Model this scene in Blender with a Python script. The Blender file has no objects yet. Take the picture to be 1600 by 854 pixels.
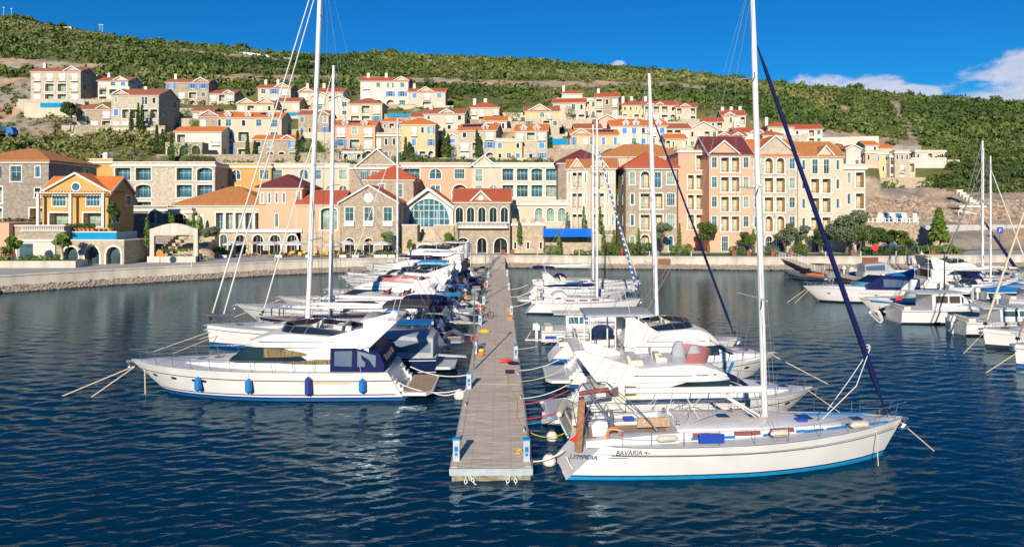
import bpy, math, random
import numpy as np
from math import sin, cos, pi, radians, sqrt, atan2
from mathutils import Vector, Matrix, noise as mnoise
R = random.Random(7)
scn = bpy.context.scene
COL = scn.collection
# ------------------------------------------------------------------ camera
F = 1067.0; HC = 10.7; YH = 326.0            # focal length in photo pixels, eye height (m), horizon row
cam = bpy.data.cameras.new('camera'); cam_o = bpy.data.objects.new('camera', cam); COL.objects.link(cam_o)
cam.sensor_width = 36; cam.lens = 36 * F / 1600; cam.shift_y = (YH - 427) / 1600.0
cam.clip_start = 0.5; cam.clip_end = 20000
cam_o.location = (0, 0, HC); cam_o.rotation_euler = (radians(90), 0, 0)
scn.camera = cam_o
scn.render.resolution_x = 1024; scn.render.resolution_y = 546
# ------------------------------------------------------------------ light
SUN_EL = radians(21); SUN_AZ = radians(190)    # sun behind the camera, a little to the left (azimuth clockwise from +Y)
w = bpy.data.worlds.new('World'); scn.world = w; w.use_nodes = True
nt = w.node_tree; nt.nodes.clear()
out = nt.nodes.new('ShaderNodeOutputWorld'); bg = nt.nodes.new('ShaderNodeBackground')
sky = nt.nodes.new('ShaderNodeTexSky'); sky.sky_type = 'NISHITA'; sky.sun_disc = False
sky.sun_elevation = SUN_EL; sky.sun_rotation = SUN_AZ; sky.altitude = 0; sky.air_density = 1.0; sky.dust_density = 0.05; sky.ozone_density = 4.0
hsv = nt.nodes.new('ShaderNodeHueSaturation'); hsv.inputs['Saturation'].default_value = 1.25; hsv.inputs['Value'].default_value = 1.0
nt.links.new(sky.outputs[0], hsv.inputs['Color'])
tc = nt.nodes.new('ShaderNodeTexCoord')
sep = nt.nodes.new('ShaderNodeSeparateXYZ'); nt.links.new(tc.outputs['Generated'], sep.inputs[0])
def N(t, *ins, **kw):
    n = nt.nodes.new(t)
    for k, v in kw.items(): setattr(n, k, v)
    for i, x in enumerate(ins):
        if x is None: continue
        if isinstance(x, (int, float)): n.inputs[i].default_value = x
        else: nt.links.new(x, n.inputs[i])
    return n
def mth(op, *a): return N('ShaderNodeMath', *a, operation=op).outputs[0]
# clouds: low cumulus bank over the right of the hill
az = mth('ARCTAN2', sep.outputs[0], sep.outputs[1])
cmb = N('ShaderNodeCombineXYZ', mth('MULTIPLY', az, 1.0), mth('MULTIPLY', sep.outputs[2], 2.1), 0.0)
nz = N('ShaderNodeTexNoise', cmb.outputs[0]); nz.inputs['Scale'].default_value = 9; nz.inputs['Detail'].default_value = 9; nz.inputs['Roughness'].default_value = 0.62; nz.inputs['Distortion'].default_value = 0.3
blob = None
for (a_, z_, sa_, sz_) in ((.452, .150, .080, .030), (.53, .140, .04, .018), (.635, .150, .085, .045), (.153, .204, .013, .007)):
    u_ = mth('POWER', mth('ABSOLUTE', mth('DIVIDE', mth('SUBTRACT', az, a_), sa_)), 2.0); v_ = mth('POWER', mth('ABSOLUTE', mth('DIVIDE', mth('SUBTRACT', sep.outputs[2], z_), sz_)), 2.0)
    e_ = mth('SUBTRACT', 1.0, mth('ADD', u_, v_)); blob = e_ if blob is None else mth('MAXIMUM', blob, e_)
dens = mth('ADD', mth('MULTIPLY', mth('MAXIMUM', blob, -1.5), .75), mth('MULTIPLY', mth('SUBTRACT', nz.outputs[0], .5), 3.2))
mr = N('ShaderNodeMapRange', dens, interpolation_type='SMOOTHSTEP'); mr.inputs[1].default_value = 0.08; mr.inputs[2].default_value = 0.60; mr.inputs[3].default_value = 0; mr.inputs[4].default_value = 0.82
nz2 = N('ShaderNodeTexNoise', cmb.outputs[0]); nz2.inputs['Scale'].default_value = 30; nz2.inputs['Detail'].default_value = 6
cr = N('ShaderNodeMix', nz2.outputs[0], data_type='RGBA'); cr.inputs[6].default_value = (4.6, 5.2, 7.0, 1); cr.inputs[7].default_value = (9.4, 9.3, 9.7, 1)
tint = N('ShaderNodeMix', data_type='RGBA', blend_type='MULTIPLY'); tint.inputs[0].default_value = 1; nt.links.new(hsv.outputs[0], tint.inputs[6]); tint.inputs[7].default_value = (0.13, 0.73, 1.06, 1)
cm = N('ShaderNodeMix', mr.outputs[0], data_type='RGBA'); nt.links.new(tint.outputs[2], cm.inputs[6]); nt.links.new(cr.outputs[2], cm.inputs[7])
nt.links.new(cm.outputs[2], bg.inputs[0]); bg.inputs[1].default_value = 0.078
nt.links.new(bg.outputs[0], out.inputs[0])
sl = bpy.data.lights.new('sun', 'SUN'); sl.energy = 5.0; sl.angle = radians(0.53); sl.color = (1.0, 0.89, 0.74)
so = bpy.data.objects.new('sun', sl); COL.objects.link(so)
sd = Vector((sin(SUN_AZ) * cos(SUN_EL), cos(SUN_AZ) * cos(SUN_EL), sin(SUN_EL)))
so.rotation_euler = (-sd).to_track_quat('-Z', 'Y').to_euler(); so.location = sd * 60
vs = scn.view_settings; vs.view_transform = 'Standard'; vs.look = 'None'; vs.exposure = 0.30; vs.gamma = 1; vs.use_curve_mapping = False
scn.render.engine = 'CYCLES'; scn.cycles.max_bounces = 6; scn.cycles.transparent_max_bounces = 8
scn.cycles.caustics_reflective = False; scn.cycles.caustics_refractive = False
# ------------------------------------------------------------------ pixel helpers (a photo pixel plus a distance gives a point)
def PX(px, D): return (px - 800) * D / F
def PZ(py, D): return HC - (py - YH) * D / F
def DG(py, z): return (HC - z) * F / (py - YH)
# ------------------------------------------------------------------ materials
MATS = {}
def mat(name, col, rough=0.6, metal=0.0, var=0.0, vscale=3.0, bump=0.0, bscale=12.0, spec=None, col2=None, det=5, streak=False):
    if name in MATS: return MATS[name]
    m = bpy.data.materials.new(name); m.use_nodes = True; MATS[name] = m
    t = m.node_tree; b = t.nodes['Principled BSDF']
    b.inputs['Base Color'].default_value = (*col, 1); b.inputs['Roughness'].default_value = rough; b.inputs['Metallic'].default_value = metal
    if spec is not None: b.inputs['Specular IOR Level'].default_value = spec
    co = t.nodes.new('ShaderNodeTexCoord')
    if var or col2:
        n = t.nodes.new('ShaderNodeTexNoise'); n.inputs['Scale'].default_value = vscale; n.inputs['Detail'].default_value = det
        mp = t.nodes.new('ShaderNodeMapping'); t.links.new(co.outputs['Object'], mp.inputs[0])
        if streak: mp.inputs['Scale'].default_value = (1, 1, 0.18)
        t.links.new(mp.outputs[0], n.inputs[0])
        r = t.nodes.new('ShaderNodeMapRange'); r.inputs[1].default_value = .32; r.inputs[2].default_value = .68; t.links.new(n.outputs[0], r.inputs[0])
        x = t.nodes.new('ShaderNodeMix'); x.data_type = 'RGBA'; t.links.new(r.outputs[0], x.inputs[0])
        c2 = col2 or tuple(c * (1 - var) for c in col)
        c1 = col if col2 else tuple(min(1, c * (1 + var * .6)) for c in col)
        x.inputs[6].default_value = (*c2, 1); x.inputs[7].default_value = (*c1, 1)
        t.links.new(x.outputs[2], b.inputs['Base Color'])
    if bump:
        n = t.nodes.new('ShaderNodeTexNoise'); n.inputs['Scale'].default_value = bscale; n.inputs['Detail'].default_value = 4; t.links.new(co.outputs['Object'], n.inputs[0])
        bp = t.nodes.new('ShaderNodeBump'); bp.inputs['Strength'].default_value = bump; bp.inputs['Distance'].default_value = .05
        t.links.new(n.outputs[0], bp.inputs['Height']); t.links.new(bp.outputs[0], b.inputs['Normal'])
    return m
def stone(name, c1, c2, cm, bw=0.62, bh=0.28, big=0.25):
    m = bpy.data.materials.new(name); m.use_nodes = True; MATS[name] = m; t = m.node_tree; b = t.nodes['Principled BSDF']; b.inputs['Roughness'].default_value = .85
    co = t.nodes.new('ShaderNodeTexCoord'); s = t.nodes.new('ShaderNodeSeparateXYZ'); t.links.new(co.outputs['Object'], s.inputs[0])
    a = t.nodes.new('ShaderNodeMath'); a.operation = 'ADD'; t.links.new(s.outputs[0], a.inputs[0]); t.links.new(s.outputs[1], a.inputs[1])
    c = t.nodes.new('ShaderNodeCombineXYZ'); t.links.new(a.outputs[0], c.inputs[0]); t.links.new(s.outputs[2], c.inputs[1])
    br = t.nodes.new('ShaderNodeTexBrick'); t.links.new(c.outputs[0], br.inputs[0])
    br.inputs['Color1'].default_value = (*c1, 1); br.inputs['Color2'].default_value = (*c2, 1); br.inputs['Mortar'].default_value = (*cm, 1)
    br.inputs['Scale'].default_value = 1; br.inputs['Brick Width'].default_value = bw; br.inputs['Row Height'].default_value = bh; br.inputs['Mortar Size'].default_value = .02
    br.inputs['Bias'].default_value = 0; br.offset = .45
    n = t.nodes.new('ShaderNodeTexNoise'); n.inputs['Scale'].default_value = 1.6; n.inputs['Detail'].default_value = 9; n.inputs['Roughness'].default_value = .8; t.links.new(co.outputs['Object'], n.inputs[0])
    r = t.nodes.new('ShaderNodeMapRange'); r.inputs[1].default_value = .36; r.inputs[2].default_value = .64; r.inputs[3].default_value = 1 - big * 1.4; r.inputs[4].default_value = 1 + big * .8; t.links.new(n.outputs[0], r.inputs[0])
    x = t.nodes.new('ShaderNodeVectorMath'); x.operation = 'SCALE'; t.links.new(br.outputs[0], x.inputs[0]); t.links.new(r.outputs[0], x.inputs['Scale'])
    t.links.new(x.outputs[0], b.inputs['Base Color'])
    bp = t.nodes.new('ShaderNodeBump'); bp.inputs['Strength'].default_value = .5; bp.inputs['Distance'].default_value = .03; t.links.new(br.outputs[1], bp.inputs['Height']); bp.invert = True
    t.links.new(bp.outputs[0], b.inputs['Normal'])
    return m
def tiles(name, c1, c2):
    m = bpy.data.materials.new(name); m.use_nodes = True; MATS[name] = m; t = m.node_tree; b = t.nodes['Principled BSDF']; b.inputs['Roughness'].default_value = .7
    co = t.nodes.new('ShaderNodeTexCoord'); s = t.nodes.new('ShaderNodeSeparateXYZ'); t.links.new(co.outputs['Object'], s.inputs[0])
    sn = t.nodes.new('ShaderNodeSeparateXYZ'); t.links.new(co.outputs['Normal'], sn.inputs[0])
    def mm(op, a, bb=None):
        n = t.nodes.new('ShaderNodeMath'); n.operation = op
        for i, q in enumerate((a, bb)):
            if q is None: continue
            if isinstance(q, (int, float)): n.inputs[i].default_value = q
            else: t.links.new(q, n.inputs[i])
        return n.outputs[0]
    g = mm('GREATER_THAN', mm('ABSOLUTE', sn.outputs[0]), mm('ABSOLUTE', sn.outputs[1]))
    mx = t.nodes.new('ShaderNodeMix'); mx.data_type = 'FLOAT'; t.links.new(g, mx.inputs[0]); t.links.new(s.outputs[0], mx.inputs[2]); t.links.new(s.outputs[1], mx.inputs[3])
    wv = mm('SINE', mm('MULTIPLY', mx.outputs[0], 21.0)); wz = mm('SINE', mm('MULTIPLY', s.outputs[2], 40.0))
    hgt = mm('ADD', wv, mm('MULTIPLY', wz, .35))
    n = t.nodes.new('ShaderNodeTexNoise'); n.inputs['Scale'].default_value = 2.2; n.inputs['Detail'].default_value = 8; n.inputs['Roughness'].default_value = .75; t.links.new(co.outputs['Object'], n.inputs[0])
    r = t.nodes.new('ShaderNodeMapRange'); r.inputs[1].default_value = .35; r.inputs[2].default_value = .65; t.links.new(n.outputs[0], r.inputs[0])
    x = t.nodes.new('ShaderNodeMix'); x.data_type = 'RGBA'; t.links.new(r.outputs[0], x.inputs[0]); x.inputs[6].default_value = (*c2, 1); x.inputs[7].default_value = (*c1, 1)
    t.links.new(x.outputs[2], b.inputs['Base Color'])
    bp = t.nodes.new('ShaderNodeBump'); bp.inputs['Strength'].default_value = .6; bp.inputs['Distance'].default_value = .05; t.links.new(hgt, bp.inputs['Height']); t.links.new(bp.outputs[0], b.inputs['Normal'])
    return m
stone('stone', (0.423, 0.342, 0.243), (0.315, 0.252, 0.180), (0.468, 0.396, 0.306))
stone('stone_pale', (.53, .465, .355), (.42, .365, .275), (.57, .51, .41))
stone('stone_gold', (0.522, 0.414, 0.279), (0.396, 0.315, 0.216), (0.522, 0.450, 0.342))
stone('stone_grey', (0.324, 0.279, 0.225), (0.225, 0.189, 0.153), (0.360, 0.315, 0.261))  # real grey stone, and also stone painted darker for shade
stone('stone_rough', (.50, .41, .29), (.34, .27, .19), (.24, .20, .15), .55, .42, .4)
tiles('tile_orange', (.74, .23, .045), (.56, .14, .03))
tiles('tile_brown', (.46, .15, .07), (.34, .095, .045))
tiles('tile_red', (.56, .13, .05), (.42, .085, .035))
tiles('tile_dark', (.20, .045, .04), (.13, .03, .03))
tiles('tile_tan', (.62, .27, .08), (.40, .14, .045))
mat('plaster_cream', (0.55, 0.470, 0.357), .85, var=.10, vscale=.35)
mat('plaster_white', (0.574, 0.539, 0.470), .85, var=.08, vscale=.35)
mat('plaster_peach', (0.66, 0.36, 0.235), .85, var=.08, vscale=.3)
mat('plaster_pink', (0.626, 0.400, 0.296), .85, var=.08, vscale=.3)
mat('plaster_ochre', (.52, .31, .095), .85, var=.10, vscale=.3)
mat('plaster_yellow', (0.609, 0.470, 0.252), .85, var=.08, vscale=.3)
mat('plaster_beige', (.56, .475, .355), .85, var=.1, vscale=.3)
mat('trim', (.67, .64, .59), .7, var=.05, vscale=2)
mat('interior', (.62, .46, .29), .9, var=.1)
mat('glass', (.02, .05, .065), .06, spec=.8, col2=(.05, .13, .15), vscale=.7)
mat('glass_teal', (.05, .22, .30), .1, spec=.7, col2=(.02, .07, .10), vscale=.5)
mat('glass_green', (.34, .46, .36), .25, spec=.6, col2=(.12, .20, .17), vscale=.8)
mat('shutter_blue', (.02, .19, .62), .55, var=.1)
mat('shutter_green', (.015, .13, .12), .55)
mat('shutter_white', (.66, .64, .60), .6, var=.04)
mat('iron', (.03, .03, .032), .5, .6)
mat('pool', (.01, .26, .48), .12, var=.08, vscale=1)
mat('pool_deep', (.012, .13, .62), .12, var=.08, vscale=1)
mat('solar', (.01, .02, .09), .15, spec=.8)
mat('wood', (.30, .14, .06), .6, var=.35, vscale=6)
mat('wood_dark', (.10, .05, .03), .6, var=.3, vscale=6)
mat('concrete', (.54, .50, .42), .9, var=.22, vscale=.8, bump=.2, streak=True)
mat('paving', (.44, .42, .40), .85, var=.12, vscale=.6)
mat('asphalt', (.09, .09, .095), .9, var=.15, vscale=.5)
mat('grass', (.075, .16, .018), .9, col2=(.035, .08, .012), vscale=3, bump=.6, bscale=20)
mat('leaf_a', (.115, .165, .026), .75, col2=(.055, .095, .012), vscale=.25)
mat('leaf_b', (.085, .125, .022), .75, col2=(.15, .18, .05), vscale=.25)
mat('leaf_olive', (.15, .18, .10), .75, col2=(.08, .11, .05), vscale=.8)
mat('leaf_dark', (.035, .07, .012), .75, col2=(.065, .11, .018), vscale=.8)
mat('leaf_bright', (.14, .22, .025), .75, col2=(.07, .14, .015), vscale=.8)
mat('leaf_dry', (.24, .23, .08), .85, col2=(.15, .18, .04), vscale=.2)
mat('bark', (.16, .11, .075), .95, var=.3, vscale=5, bump=.5)
mat('terracotta', (.48, .17, .08), .8, var=.1)
# boats
mat('gelcoat', (.66, .655, .635), .2, var=.07, vscale=.9, spec=.5)
mat('gelcoat_cream', (.62, .57, .45), .25, var=.03, vscale=1.2)
mat('deck_white', (.54, .55, .56), .5, var=.05, vscale=2)
mat('deck_grey', (.42, .44, .47), .6, var=.08, vscale=2)
mat('teak', (.42, .29, .18), .65, var=.2, vscale=7)
mat('navy', (.007, .013, .075), .7, var=.15, vscale=3, spec=.12)
mat('navy_hull', (.008, .02, .07), .12, spec=.7)
mat('boat_blue', (.01, .15, .42), .4, var=.1)
mat('royal_blue', (.015, .06, .40), .4, var=.1)
mat('cyan_blue', (.01, .26, .52), .4, var=.1)
mat('antifoul', (.01, .10, .30), .5)
mat('antifoul_dark', (.01, .015, .03), .5)
mat('alu', (.62, .62, .63), .35, .55, var=.06, vscale=4)
mat('steel', (.60, .61, .63), .25, .9)
mat('white_spar', (.72, .71, .69), .3)
mat('rope', (.55, .45, .30), .9)
mat('rope_white', (.70, .68, .62), .9)
mat('wire', (.40, .40, .40), .4, .6)
mat('dark_window', (.012, .016, .02), .05, spec=.9)
mat('brown_window', (.30, .22, .10), .2, col2=(.10, .07, .035), vscale=9, streak=True)
mat('clear_vinyl', (.05, .10, .18), .30, col2=(.09, .12, .16), vscale=2.2, spec=.5, streak=True)
mat('canvas_beige', (.60, .50, .35), .85, var=.08)
mat('canvas_grey', (.33, .35, .38), .8, var=.1)
mat('canvas_white', (.64, .63, .60), .8, var=.05)
mat('canvas_dark', (.045, .04, .042), .8)
mat('canvas_maroon', (.20, .05, .06), .7)
mat('pink_vinyl', (.42, .16, .15), .3)
mat('fender_blue', (.01, .16, .45), .4)
mat('fender_navy', (.02, .035, .20), .4)
mat('rubber_grey', (.10, .12, .15), .6)
mat('red', (.60, .03, .02), .5)
mat('orange', (.75, .18, .02), .5)
mat('yellow', (.75, .50, .03), .5)
mat('black', (.012, .012, .014), .4)
mat('buoy_white', (.72, .68, .58), .5, var=.12, vscale=6)
mat('mesh_brown', (.26, .10, .045), .6, var=.3, vscale=5)
mat('skin', (.55, .30, .20), .6)
mat('shirt', (.20, .12, .32), .8)
mat('car_blue', (.02, .10, .35), .2, spec=.8)
mat('car_dark', (.02, .03, .09), .2, spec=.8)
mat('tyre', (.015, .015, .015), .8)
mat('silver', (.55, .56, .58), .3, .5)
mat('rust', (.22, .085, .045), .8, var=.2)
def striped(name, c1, c2, f):
    m = mat(name, c1); t = m.node_tree; b = t.nodes['Principled BSDF']; co = t.nodes.new('ShaderNodeTexCoord'); s = t.nodes.new('ShaderNodeSeparateXYZ'); t.links.new(co.outputs['Object'], s.inputs[0])
    a = t.nodes.new('ShaderNodeMath'); a.operation = 'MULTIPLY'; a.inputs[1].default_value = f; t.links.new(s.outputs[2], a.inputs[0]); q = t.nodes.new('ShaderNodeMath'); q.operation = 'SINE'; t.links.new(a.outputs[0], q.inputs[0]); g = t.nodes.new('ShaderNodeMath'); g.operation = 'GREATER_THAN'; g.inputs[1].default_value = .45; t.links.new(q.outputs[0], g.inputs[0])
    x = t.nodes.new('ShaderNodeMix'); x.data_type = 'RGBA'; t.links.new(g.outputs[0], x.inputs[0]); x.inputs[6].default_value = (*c1, 1); x.inputs[7].default_value = (*c2, 1); t.links.new(x.outputs[2], b.inputs['Base Color'])
striped('striped_cloth', (.01, .12, .5), (.7, .7, .68), 11.0)
# ------------------------------------------------------------------ mesh builder
class MB:
    def __init__(s): s.v = []; s.f = []; s.m = []
    def add(s, vs_, fs, m=0):
        o = len(s.v); s.v += [tuple(p) for p in vs_]
        for q in fs: s.f.append(tuple(i + o for i in q)); s.m.append(m)
    def quad(s, a, b, c, d, m=0): s.add([a, b, c, d], [(0, 1, 2, 3)], m)
    def box(s, x0, x1, y0, y1, z0, z1, m=0):
        s.add([(x0, y0, z0), (x1, y0, z0), (x1, y1, z0), (x0, y1, z0), (x0, y0, z1), (x1, y0, z1), (x1, y1, z1), (x0, y1, z1)],
              [(0, 3, 2, 1), (4, 5, 6, 7), (0, 1, 5, 4), (1, 2, 6, 5), (2, 3, 7, 6), (3, 0, 4, 7)], m)
    def prism(s, poly, c0, c1, ax='y', m=0):
        n = len(poly)
        if ax == 'y': A = [(a, c0, b) for a, b in poly] + [(a, c1, b) for a, b in poly]
        elif ax == 'x': A = [(c0, a, b) for a, b in poly] + [(c1, a, b) for a, b in poly]
        else: A = [(a, b, c0) for a, b in poly] + [(a, b, c1) for a, b in poly]
        s.add(A, [tuple(range(n)), tuple(range(2 * n - 1, n - 1, -1))] + [(i, i + n, (i + 1) % n + n, (i + 1) % n) for i in range(n)], m)
    def tube(s, pts, r, seg=6, m=0, cap=True):
        pts = [Vector(p) for p in pts]; n = len(pts); rs = r if isinstance(r, (list, tuple)) else [r] * n
        V = []; up = None
        for i, p in enumerate(pts):
            d = (pts[min(i + 1, n - 1)] - pts[max(i - 1, 0)])
            if d.length < 1e-9: d = Vector((0, 0, 1))
            d.normalize()
            if up is None: up = Vector((0, 0, 1)) if abs(d.z) < .9 else Vector((0, 1, 0))
            a = d.cross(up)
            if a.length < 1e-6: a = d.cross(Vector((1, 0, 0)))
            a.normalize(); b = d.cross(a); up = -b if False else up
            for k in range(seg):
                t = 2 * pi * k / seg; V.append(p + a * cos(t) * rs[i] + b * sin(t) * rs[i])
        Fc = []
        for i in range(n - 1):
            for k in range(seg):
                Fc.append((i * seg + k, i * seg + (k + 1) % seg, (i + 1) * seg + (k + 1) % seg, (i + 1) * seg + k))
        if cap: Fc += [tuple(range(seg - 1, -1, -1)), tuple((n - 1) * seg + k for k in range(seg))]
        s.add(V, Fc, m)
    def lathe(s, prof, c=(0, 0, 0), seg=12, m=0, sc=(1, 1)):
        V = []; n = len(prof)
        for r, z in prof:
            for k in range(seg): V.append((c[0] + r * cos(2 * pi * k / seg) * sc[0], c[1] + r * sin(2 * pi * k / seg) * sc[1], c[2] + z))
        Fc = [(i * seg + k, i * seg + (k + 1) % seg, (i + 1) * seg + (k + 1) % seg, (i + 1) * seg + k) for i in range(n - 1) for k in range(seg)]
        Fc += [tuple(range(seg - 1, -1, -1)), tuple((n - 1) * seg + k for k in range(seg))]
        s.add(V, Fc, m)
    def ell(s, c, r, seg=10, m=0):
        n = seg // 2 + 1
        s.lathe([(max(1e-3, sin(pi * i / n)), -cos(pi * i / n) * r[2] / 1.0) for i in range(n + 1)], c, seg, m, (r[0], r[1]))
    def loft(s, secs, m=0, closed=False, cap0=False, cap1=False, rowm=None):
        n = len(secs[0]); V = [p for q in secs for p in q]; o = len(s.v); s.v += [tuple(p) for p in V]
        for i in range(len(secs) - 1):
            for k in range(n if closed else n - 1):
                k2 = (k + 1) % n
                s.f.append((o + i * n + k, o + i * n + k2, o + (i + 1) * n + k2, o + (i + 1) * n + k)); s.m.append(rowm[k] if rowm else m)
        if cap0: s.f.append(tuple(o + k for k in range(n - 1, -1, -1))); s.m.append(m)
        if cap1: s.f.append(tuple(o + (len(secs) - 1) * n + k for k in range(n))); s.m.append(m)
    def mesh(s, name, mats, ang=38):
        me = bpy.data.meshes.new(name); me.from_pydata(s.v, [], s.f)
        if isinstance(mats, str): mats = [mats]
        for q in mats: me.materials.append(MATS[q])
        me.polygons.foreach_set('material_index', s.m)
        me.polygons.foreach_set('use_smooth', [True] * len(s.f))
        me.set_sharp_from_angle(angle=radians(ang)); me.update()
        return me
    def build(s, name, mats, parent=None, loc=None, rot=None, ang=38):
        o = bpy.data.objects.new(name, s.mesh(name, mats, ang)); COL.objects.link(o)
        if parent: o.parent = parent
        if loc: o.location = loc
        if rot: o.rotation_euler = rot
        return o
def inst(name, me, parent, loc=(0, 0, 0), rz=0):
    o = bpy.data.objects.new(name, me); COL.objects.link(o); o.parent = parent; o.location = loc; o.rotation_euler = (0, 0, rz); return o
def empty(name, label, cat, loc=(0, 0, 0), rz=0, group=None):
    o = bpy.data.objects.new(name, None); COL.objects.link(o); o.location = loc; o.rotation_euler = (0, 0, rz); o.empty_display_size = .3
    return tag(o, label, cat, group)
def tag(o, label, cat, group=None, kind=None):
    o['label'] = label; o['category'] = cat
    if group: o['group'] = group
    if kind: o['kind'] = kind
    return o
def structure(o): o['kind'] = 'structure'; return o
def dup(root, loc, rz=0, label=None, group=None):
    r = root.copy(); COL.objects.link(r); r.location = loc; r.rotation_euler = (0, 0, rz)
    if label: r['label'] = label
    if group: r['group'] = group
    for ch in list(root.children):
        c = ch.copy(); COL.objects.link(c); c.parent = r
        for g in list(ch.children):
            d = g.copy(); COL.objects.link(d); d.parent = c
    return r
def nz2(x, y, s=1.0, seed=0.0): return mnoise.fractal(Vector((x * s, y * s, seed)), 1.0, 2.0, 4)
# ================================================================== BUILDINGS
PADS = []
def facade(mb, T, W, z0, H, ops, m=0, mi=1):
    us = sorted({0.0, W} | {round(o[k], 4) for o in ops for k in (0, 1)}); zs = sorted({z0, H} | {round(o[k], 4) for o in ops for k in (2, 3)})
    for i in range(len(us) - 1):
        for j in range(len(zs) - 1):
            uc = (us[i] + us[i + 1]) / 2; zc = (zs[j] + zs[j + 1]) / 2
            if any(o[0] < uc < o[1] and o[2] < zc < o[3] for o in ops): continue
            mb.quad(T(us[i], zs[j], 0), T(us[i + 1], zs[j], 0), T(us[i + 1], zs[j + 1], 0), T(us[i], zs[j + 1], 0), m)
    for (a, b, c, d, dep, arch, back) in ops:
        k = mi if back else m
        n = 10; top = []
        if arch:
            r = min((b - a) / 2, (d - c) * .5) if arch == 1 else (b - a) * .16
            top = [(a + (b - a) * i / n, d - r + r * sqrt(max(0, 1 - (2 * i / n - 1) ** 2))) for i in range(n + 1)]
            for i in range(n):
                (u0, q0), (u1, q1) = top[i], top[i + 1]
                mb.quad(T(u0, q0, 0), T(u1, q1, 0), T(u1, d, 0), T(u0, d, 0), m)
                mb.quad(T(u0, q0, 0), T(u1, q1, 0), T(u1, q1, dep), T(u0, q0, dep), k)
            zt = d - r
        else:
            zt = d; mb.quad(T(a, d, 0), T(b, d, 0), T(b, d, dep), T(a, d, dep), k)
        mb.quad(T(a, c, 0), T(b, c, 0), T(b, c, dep), T(a, c, dep), k)
        mb.quad(T(a, c, 0), T(a, zt, 0), T(a, zt, dep), T(a, c, dep), k); mb.quad(T(b, c, 0), T(b, zt, 0), T(b, zt, dep), T(b, c, dep), k)
        if back: mb.quad(T(a, c, dep), T(b, c, dep), T(b, d, dep), T(a, d, dep), k)
WIN = {}
# kind -> (width share of the bay, max width, height share of storey, sill share, depth, arch, loggia back?)
WK = {'w': (.46, 1.6, .54, .27, .18, 0, 0), 'W': (.62, 2.2, .58, .2, .18, 0, 0), 'b': (.46, 1.6, .52, .27, .12, 0, 0), 'g': (.44, 1.5, .50, .27, .12, 0, 0),
      'B': (.40, 1.7, .56, .24, .18, 0, 0), 'G': (.36, 1.2, .5, .25, .18, 0, 0), 's': (.5, 2.6, .62, .08, .12, 0, 0), 'S': (.54, 2.1, .68, .06, .12, 0, 0),
      'l': (.72, 3.2, .74, .06, 1.5, 0, 1), 'A': (.66, 3.2, .80, .04, 1.5, 1, 1), 'a': (.42, 1.3, .62, .2, .18, 1, 0), 'd': (.6, 2.4, .78, .02, .2, 0, 0),
      'n': (.28, .8, .5, .26, .18, 0, 0), 'm': (.62, 2.6, .6, .2, .18, 1, 0), 'c': (.74, 3.6, .76, .08, 1.0, 2, 1), 'L': (.74, 3.6, .72, .10, 1.0, 0, 1),
      'D': (.62, 3.0, .80, .0, .5, 1, 0), 'i': (.3, .9, .42, .36, .12, 1, 0), 'F': (.5, 2.0, .72, .06, .18, 0, 0), 'v': (.30, 1.0, .45, .3, .12, 0, 0), 'V': (.26, .8, .45, .3, .12, 0, 0), 't': (.34, 1.0, .72, .05, .2, 1, 0), 'k': (.62, 2.0, .62, .18, .18, 0, 0), 'e': (.64, 2.0, .64, .16, .6, 1, 0), 'f': (.8, 2.6, .9, .0, .8, 1, 0), 'h': (.62, 1.8, .88, .0, .8, 1, 0)}
def ring(mb, w, h, arch, t, y0, y1, m, bottom=True):
    """flat surround of width t outside the opening w x h (bottom at z=0)"""
    if not arch:
        mb.box(-w / 2 - t, w / 2 + t, y0, y1, h, h + t, m); mb.box(-w / 2 - t, -w / 2, y0, y1, 0, h, m); mb.box(w / 2, w / 2 + t, y0, y1, 0, h, m)
    else:
        n = 10; r = min(w / 2, h * .5) if arch == 1 else w * .16
        a = [(-w / 2 + w * i / n, h - r + r * sqrt(max(0, 1 - (2 * i / n - 1) ** 2))) for i in range(n + 1)]
        W2 = w / 2 + t; r2 = r + t
        b = [(-W2 + 2 * W2 * i / n, h - r + r2 * sqrt(max(0, 1 - (2 * i / n - 1) ** 2))) for i in range(n + 1)]
        a = [(-w / 2, 0)] + a + [(w / 2, 0)]; b = [(-W2, 0)] + b + [(W2, 0)]
        for i in range(len(a) - 1):
            p, q, s_, u = a[i], a[i + 1], b[i + 1], b[i]
            for y in (y0, y1): mb.quad((p[0], y, p[1]), (q[0], y, q[1]), (s_[0], y, s_[1]), (u[0], y, u[1]), m)
            mb.quad((p[0], y0, p[1]), (q[0], y0, q[1]), (q[0], y1, q[1]), (p[0], y1, p[1]), m)
            mb.quad((u[0], y0, u[1]), (s_[0], y0, s_[1]), (s_[0], y1, s_[1]), (u[0], y1, u[1]), m)
    if bottom: mb.box(-w / 2 - t * 1.3, w / 2 + t * 1.3, y0 - .05, y1, -t, 0, m)
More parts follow.
